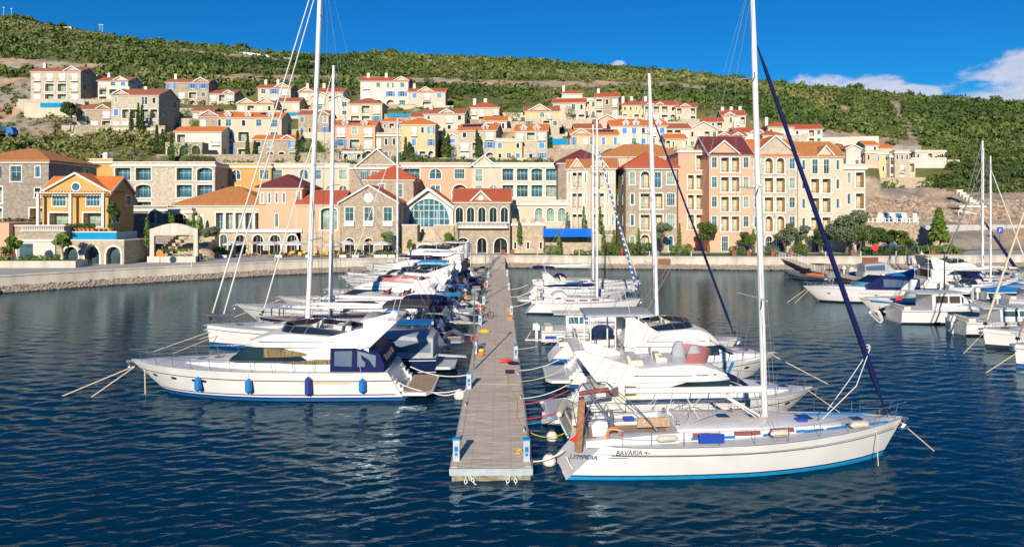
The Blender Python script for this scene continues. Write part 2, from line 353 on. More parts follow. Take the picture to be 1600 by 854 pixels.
def win_proto(k, w, h, gl):
    key = (k, round(w, 1), round(h, 1), gl)
    if key in WIN: return WIN[key]
    dep, arch = WK[k][4], WK[k][5]
    t = .16 if k not in 'lLcAD' else .24
    f = MB(); subs = []
    ring(f, w, h, arch, t, -.06, .02, 0)
    def pane(x0, x1, z0, z1, y, mt, name='pane', arc=0):
        p = MB()
        if arc:
            n = 10; r = min(w / 2, h * .5) if arch == 1 else w * .16
            pts = [(x0, z0)] + [(x0 + (x1 - x0) * i / n, z1 - r + r * sqrt(max(0, 1 - (2 * i / n - 1) ** 2))) for i in range(n + 1)] + [(x1, z0)]
            p.prism(pts, y, y + .03)
        else: p.box(x0, x1, y, y + .03, z0, z1)
        subs.append((name, p.mesh(name, mt)))
    if k in 'bg': pane(-w / 2 + .01, w / 2 - .01, .01, h - .01, .03, 'shutter_blue' if k == 'b' else 'shutter_green', 'shutter')
    elif k in 'sS':
        pane(-w / 2 + .01, w / 2 - .01, .01, h - .01, .06, 'shutter_white', 'shutter')
        if k == 'S':
            r = MB(); ww = w / 2 + .3; r.box(-ww, ww, -.7, -.66, .85, .9)
            for i in range(9): x = -ww + 2 * ww * i / 8; r.box(x - .015, x + .015, -.69, -.66, .0, .86)
            r.box(-ww, -ww + .03, -.7, -.08, .85, .9); r.box(ww - .03, ww, -.7, -.08, .85, .9)
            subs.append(('railing', r.mesh('railing', 'iron'))); f.box(-ww, ww, -.72, -.06, -t - .1, -t + .02, 0)
    elif k in 'v': pane(-w / 2 + .01, w / 2 - .01, .01, h - .01, .06, 'dark_window')
    else:
        y = dep - .04 if k not in 'lA' else dep - .08
        nb = {'w': 1, 'W': 3, 'B': 1, 'G': 1, 'l': 2, 'A': 2, 'a': 1, 'd': 2, 'n': 0, 'm': 1, 'c': 2, 'L': 2, 'D': 2, 'i': 0, 'F': 1, 'V': 0, 't': 0, 'k': 1}.get(k, 1)
        x0, x1, z1 = -w / 2 + .01, w / 2 - .01, h - .01
        if k in 'lA': x0, x1, z1 = (-w / 2 + .1, w * .12, h * .86)
        pane(x0, x1, .02, z1, y, gl, arc=(arch and k not in 'A'))
        fr = .05
        for i in range(nb + 2):
            x = x0 + (x1 - x0) * i / (nb + 1); zt = z1
            if arch and k not in 'A': q = 2 * (x - x0) / (x1 - x0) - 1; r = min(w / 2, h * .5) if arch == 1 else w * .16; zt = z1 - r + r * sqrt(max(0, 1 - q * q))
            wd = .16 if (k == 'm' and i == 1) else fr
            f.box(x - wd / 2 if 0 < i < nb + 1 else (x if i == 0 else x - wd), x + wd / 2 if 0 < i < nb + 1 else (x + wd if i == 0 else x), y - .05, y - .004, .03, zt, 0)
        f.box(x0 + fr, x1 - fr, y - .05, y - .004, .02, .09, 0)
        if k in 'WwBFmcLDdk': f.box(x0 + fr, x1 - fr, y - .045, y - .006, z1 * .62, z1 * .62 + .05, 0)
        if k == 'k': f.box(-.09, .09, -.06, y - .06, 0, h, 0)
        if k in 'BG':
            sh = MB(); sw = w * .5
            for s in (-1, 1): sh.box(min(s * (w / 2 + .03), s * (w / 2 + .03 + sw)), max(s * (w / 2 + .03), s * (w / 2 + .03 + sw)), -.12, -.065, -.02, h + .02)
            subs.append(('shutter', sh.mesh('shutter', 'shutter_blue' if k == 'B' else 'shutter_green')))
        if k in 'lAcLF':
            r = MB(); yy = .05
            r.box(-w / 2 + .01, w / 2 - .01, yy, yy + .04, .92, .97); r.box(-w / 2 + .01, w / 2 - .01, yy, yy + .03, .08, .12)
            nbar = max(4, int(w / .22))
            for i in range(1, nbar): x = -w / 2 + w * i / nbar; r.box(x - .012, x + .012, yy + .005, yy + .03, .12, .92)
            subs.append(('railing', r.mesh('railing', 'iron')))
    WIN[key] = (f.mesh('window', 'trim'), subs); return WIN[key]
def face(mb, root, T, ang, W, z0, H, rows, gls, plinth=0.0, base=0.0, m=0, mi=1):
    """rows top to bottom; each row is a string of bays. Makes the wall and hangs the windows"""
    ops = []; n = len(rows); sh = (H - base) / max(1, n)
    for r, row in enumerate(rows):
        zb = H - (r + 1) * sh
        if not row: continue
        bw = W / len(row); i = 0
        for i, k in enumerate(row):
            if k == '.' or k not in WK: continue
            ws, wm, hs, ss, dep, arch, back = WK[k]
            w = round(min(bw * ws, wm), 1); h = round(min(sh * hs, 4.6 if k in 'DAcL' else 3.0), 1); cx = bw * (i + .5); zc = zb + ss * sh
            if w < .3 or h < .4: continue
            ops.append((cx - w / 2, cx + w / 2, zc, zc + h, dep, arch, back))
            gl = gls[R.randrange(len(gls))]
            if k in 'Dfh' or (k == 'e' and 'glass_green' not in gls[:1]): gl = 'dark_window'  # arcade arches get near-black panes: interior shade put into their colour
            if k in 'lA': gl = 'glass_green'
            me, subs = win_proto(k, w, h, gl)
            p = T(cx, zc, 0)
            o = inst('window', me, root, p, ang)
            for nm, sm in subs: inst(nm, sm, o)
    facade(mb, T, W, z0, H, ops, m, mi)
def roof_prism_front(mb, u0, u1, z, rise, y0, y1, th=.18, ov=.35, m=0):
    """gable roof whose ridge runs into the house (two sloped slabs)"""
    uc = (u0 + u1) / 2; s = rise / ((u1 - u0) / 2)
    for sg in (-1, 1):
        e = uc + sg * ((u1 - u0) / 2 + ov); ze = z - ov * s
        pl = [(e, ze), (uc, z + rise), (uc, z + rise + th), (e, ze + th)]
        mb.prism(pl, y0 - ov, y1, 'y', m)
def rake(mb, u0, u1, z, rise, y, t=.28, ov=.35, wdt=.12):
    uc = (u0 + u1) / 2; s = rise / ((u1 - u0) / 2)
    for sg in (-1, 1):
        e = uc + sg * ((u1 - u0) / 2 + ov + .03); ze = z - (ov + .03) * s
        mb.prism([(e, ze - t * .5), (uc, z + rise - t * .5), (uc, z + rise + .22), (e, ze + .22)], y - wdt, y, 'y')
def hip(mb, x0, x1, y0, y1, z, rise, th=.2):
    w, d = x1 - x0, y1 - y0
    if w >= d: k = d / 2; a, b = (x0 + k, (y0 + y1) / 2, z + rise), (x1 - k, (y0 + y1) / 2, z + rise)
    else: k = w / 2; a, b = ((x0 + x1) / 2, y0 + k, z + rise), ((x0 + x1) / 2, y1 - k, z + rise)
    c = [(x0, y0, z), (x1, y0, z), (x1, y1, z), (x0, y1, z)]; l = [(p[0], p[1], z - th) for p in c]
    V = c + [a, b] + l
    if w >= d: fs = [(0, 1, 5, 4), (1, 2, 5), (2, 3, 4, 5), (3, 0, 4)]
    else: fs = [(0, 1, 4), (1, 2, 5, 4), (2, 3, 5), (3, 0, 4, 5)]
    fs += [(0, 6, 7, 1), (1, 7, 8, 2), (2, 8, 9, 3), (3, 9, 6, 0), (9, 8, 7, 6)]
    mb.add(V, fs)
def cornice(mb, W, Dp, z, t=.25, h=.3):
    mb.box(-t, W + t, -t, 0 - .003, z, z + h); mb.box(-t, -.003, 0, Dp, z, z + h); mb.box(W + .003, W + t, 0, Dp, z, z + h); mb.box(-t, W + t, Dp + .003, Dp + t, z, z + h)
def house(p0, p1, yE, yB, D, wall, roof, tile, rows, label, a=0, dep=10.0, gab=(), side=None, chim=1, rise=None, low=None, solar=None, group='hillside houses', name='house', cat='house', gl=None, z0=-5, pad=True, dorm=(), topz=None, bands=False, parapet=.6, rootz=None, depside=None, back=False):
    """p0,p1 photo columns of the front corners; yE,yB photo rows of eave and base at distance D; low = (storeys, wall) for a different lower wall"""
    ar = radians(a); cx, cy = PX((p0 + p1) / 2, D), D; U = Vector((cos(ar), sin(ar)))
    def hit(px):
        t = (px - 800) / F; den = U.x - t * U.y
        s = (t * cy - cx) / den; return Vector((cx + U.x * s, cy + U.y * s))
    L, Q = hit(p0), hit(p1); W = (Q - L).length; zb = PZ(yB, D) if rootz is None else rootz; H = PZ(yE, D) - zb
    root = empty(name, label, cat, (L.x, L.y, zb), ar, group)
    if pad and W > 5: hr_ = random.Random(int(p0 * 3 + yE)); rows = [''.join(hr_.choice('lwlvS') if (c_ == '.' and hr_.random() < .5) else c_ for c_ in r_) for r_ in rows]
    gls = gl or ['glass', 'glass_teal', 'glass', 'glass_green']
    mb = MB(); mats = [wall, 'interior']
    if low: mats.append(low[1])
    F0 = lambda u, z, d: (u, d, z); Rt = lambda u, z, d: (W - d, u, z); Lf = lambda u, z, d: (d, dep - u, z)
    srows = side if side is not None else ['w.' if i % 2 else '.w' for i in range(len(rows))]
    if low:
        zl = H * low[0]; rows_l = rows[-low[2]:]; rows_u = rows[:-low[2]]
        face(mb, root, F0, 0, W, zl, H, rows_u, gls, base=zl); face(mb, root, F0, 0, W, z0, zl, rows_l, gls, m=2)
        sl, su = srows[-low[2]:], srows[:-low[2]]
        for T, an in ((Rt, radians(90)), (Lf, radians(-90))):
            face(mb, root, T, an, dep, zl, H, su, gls, base=zl); face(mb, root, T, an, dep, z0, zl, sl, gls, m=2)
    else:
        face(mb, root, F0, 0, W, z0, H, rows, gls)
        for T, an in ((Rt, radians(90)), (Lf, radians(-90))): face(mb, root, T, an, dep, z0, H, srows, gls)
    mb.quad((0, dep, z0), (W, dep, z0), (W, dep, H), (0, dep, H))
    tr = MB(); rf = MB()
    sl = .42
    if roof == 'hip':
        rs = rise or min(W, dep) / 2 * .5; cornice(tr, W, dep, H - .32, .3, .3); hip(rf, -.6, W + .6, -.6, dep + .6, H + .2, rs)
    elif roof == 'x':       # ridge parallel to the front
        rs = rise or dep / 2 * sl
        for u in (0, W): mb.add([(u, 0, H), (u, dep, H), (u, dep / 2, H + rs)], [(0, 1, 2)])
        th = .2; s = rs / (dep / 2)
        for sg in (-1, 1):
            e = dep / 2 + sg * (dep / 2 + .45); ze = H - .45 * s
            rf.prism([(e, ze), (dep / 2, H + rs), (dep / 2, H + rs + th), (e, ze + th)], -.35, W + .35, 'x')
        tr.box(-.2, W + .2, -.3, -.003, H - .42, H - .12)
        for u in (-.42, W + .36):
            for sg in (-1, 1):
                e = dep / 2 + sg * (dep / 2 + .45); ze = H - .45 * s
                tr.prism([(e, ze - .15), (dep / 2, H + rs - .15), (dep / 2, H + rs + .22), (e, ze + .22)], u, u + .06, 'x')
    elif roof == 'y':       # gable end towards us
        rs = rise or W / 2 * .5; mb.add([(0, 0, H), (W, 0, H), (W / 2, 0, H + rs)], [(0, 1, 2)]); mb.add([(0, dep, H), (W, dep, H), (W / 2, dep, H + rs)], [(0, 1, 2)])
        roof_prism_front(rf, 0, W, H, rs, 0, dep + .3); rake(tr, 0, W, H, rs, -.36)
    elif roof == 'flat':
        tr.box(-.35, W + .35, -.35, 0 - .003, H - .35, H + .1); tr.box(-.35, -.003, 0, dep, H - .35, H + .1); tr.box(W + .003, W + .35, 0, dep, H - .35, H + .1)
        rf.box(.0, W, 0, dep, H - .2, H - .02); mb.box(0, W, 0.001, .3, H, H + parapet, 0); mb.box(0, .3, .3, dep, H, H + parapet, 0); mb.box(W - .3, W, .3, dep, H, H + parapet, 0); tr.box(-.1, W + .1, -.1, .4, H + parapet, H + parapet + .15)
    for g in gab:           # cross gables (u0 share, u1 share[, rise[, bay projection]])
        u0, u1 = g[0] * W, g[1] * W; gr = g[2] if len(g) > 2 and g[2] else (u1 - u0) / 2 * .55
        back_y = min(dep * .6, gr / sl + 1.5) if roof in ('x', 'hip') else dep * .5
        mb.add([(u0, -.006, H - .4), (u1, -.006, H - .4), (u1, -.006, H), ((u0 + u1) / 2, -.006, H + gr), (u0, -.006, H)], [(0, 1, 2, 3, 4)])
        roof_prism_front(rf, u0, u1, H, gr, 0, back_y, ov=.3); rake(tr, u0, u1, H, gr, -.31, ov=.3)
        if g[-1] == 'o':
            ow = MB(); c = ((u0 + u1) / 2, H + gr * .28); rr = gr * .27
            ow.lathe([(rr, 0), (rr, .08), (rr * .7, .12), (rr * .7, .1)], (0, 0, 0), 16); o = ow.build('gable_medallion', 'trim', root, (c[0], -.0, c[1]), (radians(90), 0, 0))
    for (du, kind) in dorm:   # little roof dormers with an arched blue window
        u = du * W; dw = .9
        mb.box(u - dw, u + dw, -.02, dep * .3, H - .02, H + .9, 0); mb.prism([(u - dw, H + .9), (u + dw, H + .9), (u, H + 1.6)], -.02, dep * .3, 'y', 0)
        roof_prism_front(rf, u - dw, u + dw, H + .9, .7, -.02, dep * .35, th=.1, ov=.2); rake(tr, u - dw, u + dw, H + .9, .7, -.22, t=.2, ov=.2, wdt=.06)
        d = MB(); ring(d, .6, 1.0, 1, .1, -.03, .0, 0, False); o = d.build('window', 'trim', root, (u, -.03, H + .0))
        d = MB(); d.prism([(-.3, .02), (.3, .02), (.3, .7), (.2, .9), (0, 1.0), (-.2, .9), (-.3, .7)], -.03, -.008); d.build('shutter', 'shutter_blue' if kind == 'b' else 'glass', o)
    mb.build('wall', mats, root)
    if pad: fb = MB(); fb.box(-3.2, W + 3.2, -2.8, -.06, z0 - 3, -.05); fb.box(-3.2, W + 3.2, -2.8, -2.5, -.047, .8); fb.build('terrace', ['stone_pale', 'stone_gold', 'plaster_cream', 'stone_rough'][int(p0) % 4], root)
    if rf.v: r = rf.build('roof', tile if roof != 'flat' else 'paving', root, ang=25)
    else: r = root
    if tr.v: tr.build('cornice', 'trim', root)
    hr = 2.4 if roof != 'flat' else 1.0
    for i in range(chim):
        c = MB(); x = W * (.12 + .38 * i); y = dep * .45; c.box(x - .5, x + .5, y, y + .9, H, H + hr + .9); c.box(x - .65, x + .65, y - .15, y + 1.05, H + hr + .903, H + hr + 1.08); c.box(x - .4, x + .4, y + .1, y + .8, H + hr + 1.083, H + hr + 1.4); c.build('chimney', 'trim', r if r is not root else root)
    if solar:
        s0, s1 = solar; c = MB(); ss = (rise or dep / 2 * sl) / (dep / 2)
        for i in range(max(1, int((s1 - s0) * W / 1.1))):
            x = s0 * W + i * 1.1; y0_, y1_ = dep * .22, dep * .42
            c.add([(x, y0_, H + y0_ * ss + .28), (x + 1.02, y0_, H + y0_ * ss + .28), (x + 1.02, y1_, H + y1_ * ss + .28), (x, y1_, H + y1_ * ss + .28), (x, y0_, H + y0_ * ss + .22), (x + 1.02, y0_, H + y0_ * ss + .22), (x + 1.02, y1_, H + y1_ * ss + .22), (x, y1_, H + y1_ * ss + .22)], [(0, 1, 2, 3), (7, 6, 5, 4), (0, 4, 5, 1), (1, 5, 6, 2), (2, 6, 7, 3), (3, 7, 4, 0)])
        c.build('solar_panel', 'solar', root)
    if pad: PADS.append((L.x, L.y, U.x, U.y, W, dep, zb))
    root['_W'] = W; root['_H'] = H
    return root
def boxwall(p0, p1, yT, yB, D, m, label, cat='wall', th=1.0, name='retaining_wall', cap=None, group=None, pool=None, arches=0, z0=-3, a=0, kind=None, rootz=None, archh=.75):
    x0, x1 = PX(p0, D), PX(p1, D); zb = PZ(yB, D) if rootz is None else rootz; H = PZ(yT, D) - zb; W = x1 - x0
    root = empty(name, label, cat, (x0, D, zb), radians(a), group); mb = MB(); ops = []
    for i in range(arches):
        bw = W / arches; w = min(bw * .68, 3.4); c = bw * (i + .5); h = H * archh
        ops.append((c - w / 2, c + w / 2, .02, h, 1.0, 1, 0)); me, subs = win_proto('D', round(w, 1), round(h, 1), 'glass')
    T = lambda u, z, d: (u, d, z)
    facade(mb, T, W, z0, H, ops)
    for o_ in ops:
        tr = MB(); ring(tr, o_[1] - o_[0], o_[3] - o_[2], 1, .26, -.06, .02, 0, False); oo = tr.build('window', 'trim', root, ((o_[0] + o_[1]) / 2, 0, o_[2]))
        p = MB(); ww = (o_[1] - o_[0]) / 2; hh = o_[3] - o_[2]; p.box(-ww, ww, .9, .95, 0, hh); p.build('pane', 'glass', oo)
        p = MB(); 
        for x in (-ww * .5, 0, ww * .5): p.box(x - .04, x + .04, .84, .895, 0, hh)
        p.build('frame', 'wood_dark', oo)
    mb.quad((0, 0, H), (W, 0, H), (W, th, H), (0, th, H)); mb.quad((0, th, z0), (W, th, z0), (W, th, H), (0, th, H))
    mb.quad((0, 0, z0), (0, th, z0), (0, th, H), (0, 0, H)); mb.quad((W, 0, z0), (W, th, z0), (W, th, H), (W, 0, H))
    mb.build('masonry', m, root)
    if D > 180: PADS.append((x0, D, 1, 0, W, .5, zb))
    if cap: c = MB(); c.box(-.08, W + .08, -.12, min(th, .6), H + .003, H + .18); c.build('coping', cap, root)
    if pool:
        f0, f1, pt, mt = pool; c = MB(); c.box(f0 * W, f1 * W, -.25, -.004, H - pt, H + .05); c.box(f0 * W, f1 * W, .05, min(th, 4.0), H + .01, H + .05); c.build('pool_water', mt, root)
    return root
# ---- hillside, upper rows --------------------------------------------------
cr, wh, pe, oc, ye, be, st, sp, sg_ = 'plaster_cream', 'plaster_white', 'plaster_peach', 'plaster_ochre', 'plaster_yellow', 'plaster_beige', 'stone', 'stone_pale', 'stone_grey'
HS = [
 (48,126,111,160,250,sp,'x','tile_brown',['SS.S','SllS','Sl.S'],'large pale house above the tan pool terrace, highest on the left',dict(gab=[(.66,1.0)],chim=1,dep=9)),
 (127,152,118,158,258,'plaster_pink','y','tile_brown',['.','S','S'],'narrow pink house squeezed between two cream gabled houses',dict(chim=0)),
 (153,200,126,160,252,wh,'x','tile_brown',['S.b','.lS','l..'],'white house with a brown roof and one blue window right of the narrow pink house',dict(gab=[(.5,1.0)],low=None)),
 (120,175,170,201,226,st,'x','tile_brown',['g.S','.Sl'],'low stone house with a yellow balcony and tiny round gable below the pink house',dict(gab=[(.55,.95)],chim=0,dep=8)),
 (174,248,148,205,222,sp,'x','tile_brown',['i..k.','b..l.','S..A.'],'big pale stone house with arched blue gable window and shaded right flank',dict(gab=[(0,.38)],chim=2,dep=14)),
 (259,326,128,168,262,st,'x','tile_brown',['B.BB','g.lg','..A.'],'stone house with a tall white left chimney and paired blue windows',dict(gab=[(.64,1.0)],chim=1,dep=8)),
 (327,366,146,172,262,cr,'x','tile_brown',['S.S','l..'],'small cream house half hidden right of the stone house with the white chimney',dict(gab=[(.55,1.0)],chim=0,dep=9)),
 (274,346,205,250,200,wh,'x','tile_orange',['.s.S','....'],'white house with long plain orange roof above three stone arches',dict(chim=0,dep=8)),
 (311,362,181,204,216,st,'x','tile_brown',['S..S'],'small stone house with white gable behind the plain orange roof',dict(gab=[(0,.6)],chim=0,dep=8)),
 (345,440,183,250,206,cr,'x','tile_orange',['wvwW','Bl.W','B.ww'],'long cream house with orange roof, little dormers and solar panels',dict(dorm=[(.12,'b'),(.45,'b'),(.82,'b')],low=(.42,st,1),solar=(.6,.8),chim=0,dep=9)),
 (396,466,217,252,195,st,'x','tile_orange',['v..B','wAAd'],'stone house with narrow orange roof and arched porch before the long cream house',dict(gab=[(.62,.9)],chim=0,dep=6)),
 (403,454,137,175,256,cr,'x','tile_brown',['wBS','.S.','G.G'],'cream house with gable at its right end behind the rigging of the tall left mast',dict(gab=[(.5,1.0)],chim=2,dep=9)),
 (370,428,162,178,232,ye,'x','tile_brown',['s.s.'],'low pale yellow house with two broad gables below the cream gabled house',dict(gab=[(0,.5),(.5,1.0)],chim=0,dep=7)),
 (467,536,143,172,250,cr,'x','tile_red',['S.ww','s.AA'],'cream house with red roof and arched ground floor seen between the two tall left masts',dict(gab=[(0,.32)],chim=2,dep=9)),
 (466,514,179,212,216,st,'x','tile_brown',['g..W','b..B'],'small dark stone house with brown roof behind the tallest left mast',dict(gab=[(.5,1.0)],chim=0,dep=8)),
 (514,546,157,184,236,wh,'y','tile_brown',['.w','S.'],'slim white gabled house just right of the second left mast',dict(chim=0,dep=9)),
 (546,597,162,194,232,ye,'hip','tile_brown',['s.S','l.B'],'yellow house with low brown hipped roof left of the turquoise pool wall',dict(chim=0)),
 (522,586,196,252,202,pe,'x','tile_orange',['S.S','B.s','A.A'],'peach house with two orange roof dormers and a stone arcade at its foot',dict(dorm=[(.27,'b'),(.74,'b')],low=(.34,st,1),solar=(.1,.7),chim=0,dep=9)),
 (563,638,126,168,264,wh,'x','tile_red',['.gGg','ssBB','.AAd'],'white three storey house with green windows and long balcony atop the hill',dict(gab=[(.7,1.0)],chim=2,dep=9)),
 (638,696,143,170,262,cr,'x','tile_red',['bSb','.l.'],'cream house with wide central gable right of the long balcony house',dict(gab=[(.25,.68)],chim=1,dep=9)),
 (585,634,211,255,203,st,'flat','tile_orange',['Svvv','.w.w'],'plain flat roofed stone house between the peach house and the yellow hipped house',dict(chim=0,dep=8)),
 (596,628,190,206,212,st,'hip','tile_orange',['i.i'],'small pavilion with steep orange hipped roof behind the flat roofed stone house',dict(chim=0,dep=7)),
 (627,680,194,252,200,ye,'hip','tile_orange',['.S.B','.b.B','.B.A'],'pale yellow house with orange hipped roof and bright blue open shutters',dict(chim=0,dep=9)),
 (662,726,177,207,220,cr,'x','tile_brown',['i.S.','v.v.'],'cream house with brown roof and balcony gable left of the solar roofed stone house',dict(gab=[(.38,.74)],chim=1,dep=9,a=-4)),
 (716,775,203,252,198,sp,'x','tile_orange',['v.S','S.B','S.A'],'pale stone house with orange roof carrying a long strip of solar panels',dict(dorm=[(.72,'g')],solar=(.05,.72),chim=0,dep=11,a=-8)),
 (735,780,168,192,228,cr,'hip','tile_red',['.s.S','.l..'],'cream house with flat red hipped roof near the green grass bank',dict(chim=2)),
 (774,816,220,252,197,ye,'flat','tile_orange',['b.v','v.b'],'bright yellow house with stepped parapet between two stone houses',dict(chim=0,dep=8)),
 (804,855,204,252,199,sp,'x','tile_orange',['S.S','b.b','b.B'],'pale stone house with two orange dormers beside the bright yellow house',dict(dorm=[(.28,'b'),(.68,'b')],chim=0,dep=11,a=-7)),
 (820,874,173,215,215,sp,'x','tile_brown',['..m..','G..g','..t.'],'two tone house, yellow gable over pale stone, above the turquoise pool',dict(gab=[(.1,.75)],low=(.7,sp,2),chim=0,dep=9,wall2=ye)),
 (864,915,160,192,236,cr,'x','tile_red',['G.wv','t.l.'],'cream house with green shutters and a single long red roof',dict(chim=0,dep=9,a=-7)),
 (878,910,146,158,262,wh,'hip','tile_red',['.'],'small roof with red hips peeping over the cream house with green shutters',dict(chim=1,dep=9)),
 (930,967,151,186,250,st,'x','tile_red',['l.S','l.S'],'tall grey stone house with red roof and stacked balconies on its right end',dict(chim=1,dep=10,a=-9)),
 (912,932,156,186,252,cr,'flat','tile_red',['lg','wg'],'slim cream wing with balconies between the long red roof and the grey stone house',dict(chim=0,dep=8)),
 (892,966,210,232,196,ye,'x','tile_orange',['B.S..b.b'],'low pale yellow house with orange roof, solar panels and blue shutters',dict(gab=[(0,.42)],solar=(.45,.95),chim=0,dep=8)),
 (898,940,200,212,214,be,'x','tile_brown',['.'],'low roof of brown tiles behind the low pale yellow house',dict(chim=0,dep=8)),
 (936,962,186,210,222,'plaster_pink','y','tile_brown',['.','.'],'small blank pink gable beside the white house with bright blue shutters',dict(chim=0,dep=8)),
 (954,1042,196,230,208,wh,'x','tile_orange',['.bbvSb','.s.b.s'],'white house with orange roof, three blue dormers and bright blue shutters',dict(dorm=[(.27,'b'),(.45,'b'),(.85,'b')],chim=0,dep=10,a=-3)),
 (972,1008,164,188,246,ye,'hip','tile_red',['vvVV','.w.v'],'pale yellow hipped house with row of tiny windows left of the third mast',dict(chim=2,dep=9)),
 (1006,1058,164,190,244,cr,'x','tile_red',['lllv','..lA'],'cream house with several small red gables just right of the third mast',dict(gab=[(.05,.3),(.35,.6)],chim=1,dep=9)),
 (1056,1088,167,191,243,cr,'x','tile_red',['l.l','v.l'],'cream house with wooden balconies at the right end of the third mast group',dict(gab=[(.2,.7)],chim=0,dep=9)),
 (1040,1078,200,232,208,wh,'x','tile_brown',['l.s','s..'],'white house with long brown roof touching the house with blue dormers',dict(chim=1,dep=8)),
 (1076,1122,202,235,212,cr,'y','tile_brown',['v.lg','w.l.'],'cream gabled house with dark balcony and green shutter above the dark red roof',dict(chim=0,dep=9)),
 (1098,1130,190,214,228,cr,'x','tile_red',['.vl','..l'],'cream house with sloping red roof in front of the three chimney house',dict(chim=0,dep=8,a=-10)),
 (1128,1165,180,212,238,cr,'x','tile_red',['.g.l','.G.w'],'cream house with three white chimneys under a red roof high behind the main mast',dict(gab=[(.1,.55)],chim=3,dep=12,a=-9)),
 (1122,1166,212,225,212,wh,'x','tile_brown',['...'],'row of little white gables tucked behind the dark red hotel roof',dict(gab=[(0,.4),(.5,.9)],chim=0,dep=7)),
 (1192,1222,211,232,214,wh,'hip','tile_red',['..g'],'white house with low red hipped roof right of the main mast',dict(chim=0,dep=8)),
 (1200,1240,198,216,232,cr,'hip','tile_red',['v.ss'],'cream hipped house with red roof above the white hipped house',dict(chim=1,dep=9)),
 (1240,1285,201,226,236,wh,'x','tile_red',['v.lg','v.lg'],'white house with red gabled roof crossed by the navy furled sail',dict(chim=0,dep=9,a=-6)),
 (1352,1372,238,288,215,'plaster_pink','flat','tile_red',['v.','.v','..'],'slender pink tower house at the left edge of the rocky cliff village',dict(chim=0,dep=8)),
 (1368,1392,240,288,218,ye,'flat','tile_red',['b.l','.vl','v..'],'yellow tower house with blue shutter in the cliff village',dict(chim=0,dep=8)),
 (1390,1400,244,286,216,cr,'flat','tile_red',['l','l','l'],'very narrow cream house with stacked balconies in the cliff village',dict(chim=0,dep=8)),
 (1398,1421,238,286,215,sp,'flat','tile_red',['vvv','.S.','.S.'],'tallest pale stone tower house of the cliff village',dict(chim=0,dep=9)),
 (1420,1430,252,288,217,ye,'flat','tile_red',['l','.'],'yellow end house with pergola at the right edge of the cliff village',dict(chim=0,dep=8)),
 (1322,1345,232,262,200,wh,'y','tile_orange',['.','.w'],'white gabled house with orange roof just behind the cream corner block',dict(chim=0,dep=8)),
 (1368,1394,231,240,240,wh,'x','tile_orange',['...'],'small orange roof with a white gable above the cliff village',dict(chim=0,dep=7)),
 (1292,1316,231,246,226,wh,'hip','tile_orange',['.v.'],'small orange hipped roof behind the cream corner block',dict(chim=0,dep=7)),
 (395,432,166,182,236,cr,'y','tile_brown',['s','s'],'cream gable end facing the water above the long cream dormer house',dict(chim=0,dep=8)),
 (432,468,158,178,241,be,'x','tile_brown',['S.S'],'small beige house left of the tallest left mast, below the cream gabled house',dict(chim=0,dep=8)),
 (488,514,150,176,244,cr,'y','tile_red',['S','w'],'cream gable tucked between the two tall left masts near the top row',dict(chim=0,dep=8)),
 (697,716,214,252,201,cr,'y','tile_orange',['b','w','b'],'narrow cream annex with small orange gable left of the solar roofed stone house',dict(chim=0,dep=8)),
 (757,792,188,206,216,wh,'x','tile_orange',['v.v'],'white house with short orange roof behind the bright yellow house',dict(chim=0,dep=8)),
 (642,666,182,204,222,be,'x','tile_brown',['v.'],'small beige wing with brown roof behind the yellow hipped house',dict(chim=0,dep=7)),
 (1040,1072,216,236,200,ye,'x','tile_orange',['.v.s'],'low yellow building with orange roof strip right of the white dormer house',dict(chim=0,dep=7)),
 (1150,1192,206,226,218,wh,'x','tile_red',['v.S'],'low white house with red roof directly behind the main mast',dict(gab=[(.55,1.0)],chim=1,dep=8)),
 (300,334,173,190,236,st,'x','tile_brown',['s.v'],'tiny stone cottage with brown roof under the stone house with paired blue windows',dict(chim=0,dep=7)),
 (930,1004,192,204,226,be,'x','tile_brown',['....'],'long low beige building with brown roof above the white dormer house',dict(chim=0,dep=7)),
 (868,935,190,204,234,cr,'flat','tile_red',['v..v'],'long cream retaining block below the house with green shutters',dict(chim=0,dep=6,parapet=.1)),
 (535,566,238,254,191,st,'flat','tile_red',['A.A'],'low stone porch block at the left foot of the peach dormer house',dict(chim=0,dep=5,parapet=.2)),
 (1268,1300,226,244,222,wh,'flat','tile_red',['v.v'],'small flat white house right of the red roofed house crossed by the navy sail',dict(chim=0,dep=7)),
 (1352,1372,226,240,232,wh,'x','tile_orange',['.v'],'little white house with orange roof at the top left of the cliff village',dict(chim=0,dep=7)),
 (1430,1477,236,254,236,be,'flat','tile_red',['v.l.v'],'modern flat roofed beige villa alone at the right end of the hill village',dict(chim=0,dep=9,parapet=.2)),
]
for h in HS:
    kw = dict(h[10]); w2 = kw.pop('wall2', None); wl = h[5]
    if w2: wl = w2
    house(h[0], h[1], h[2], h[3], h[4], wl, h[6], h[7], h[8], h[9], **kw)
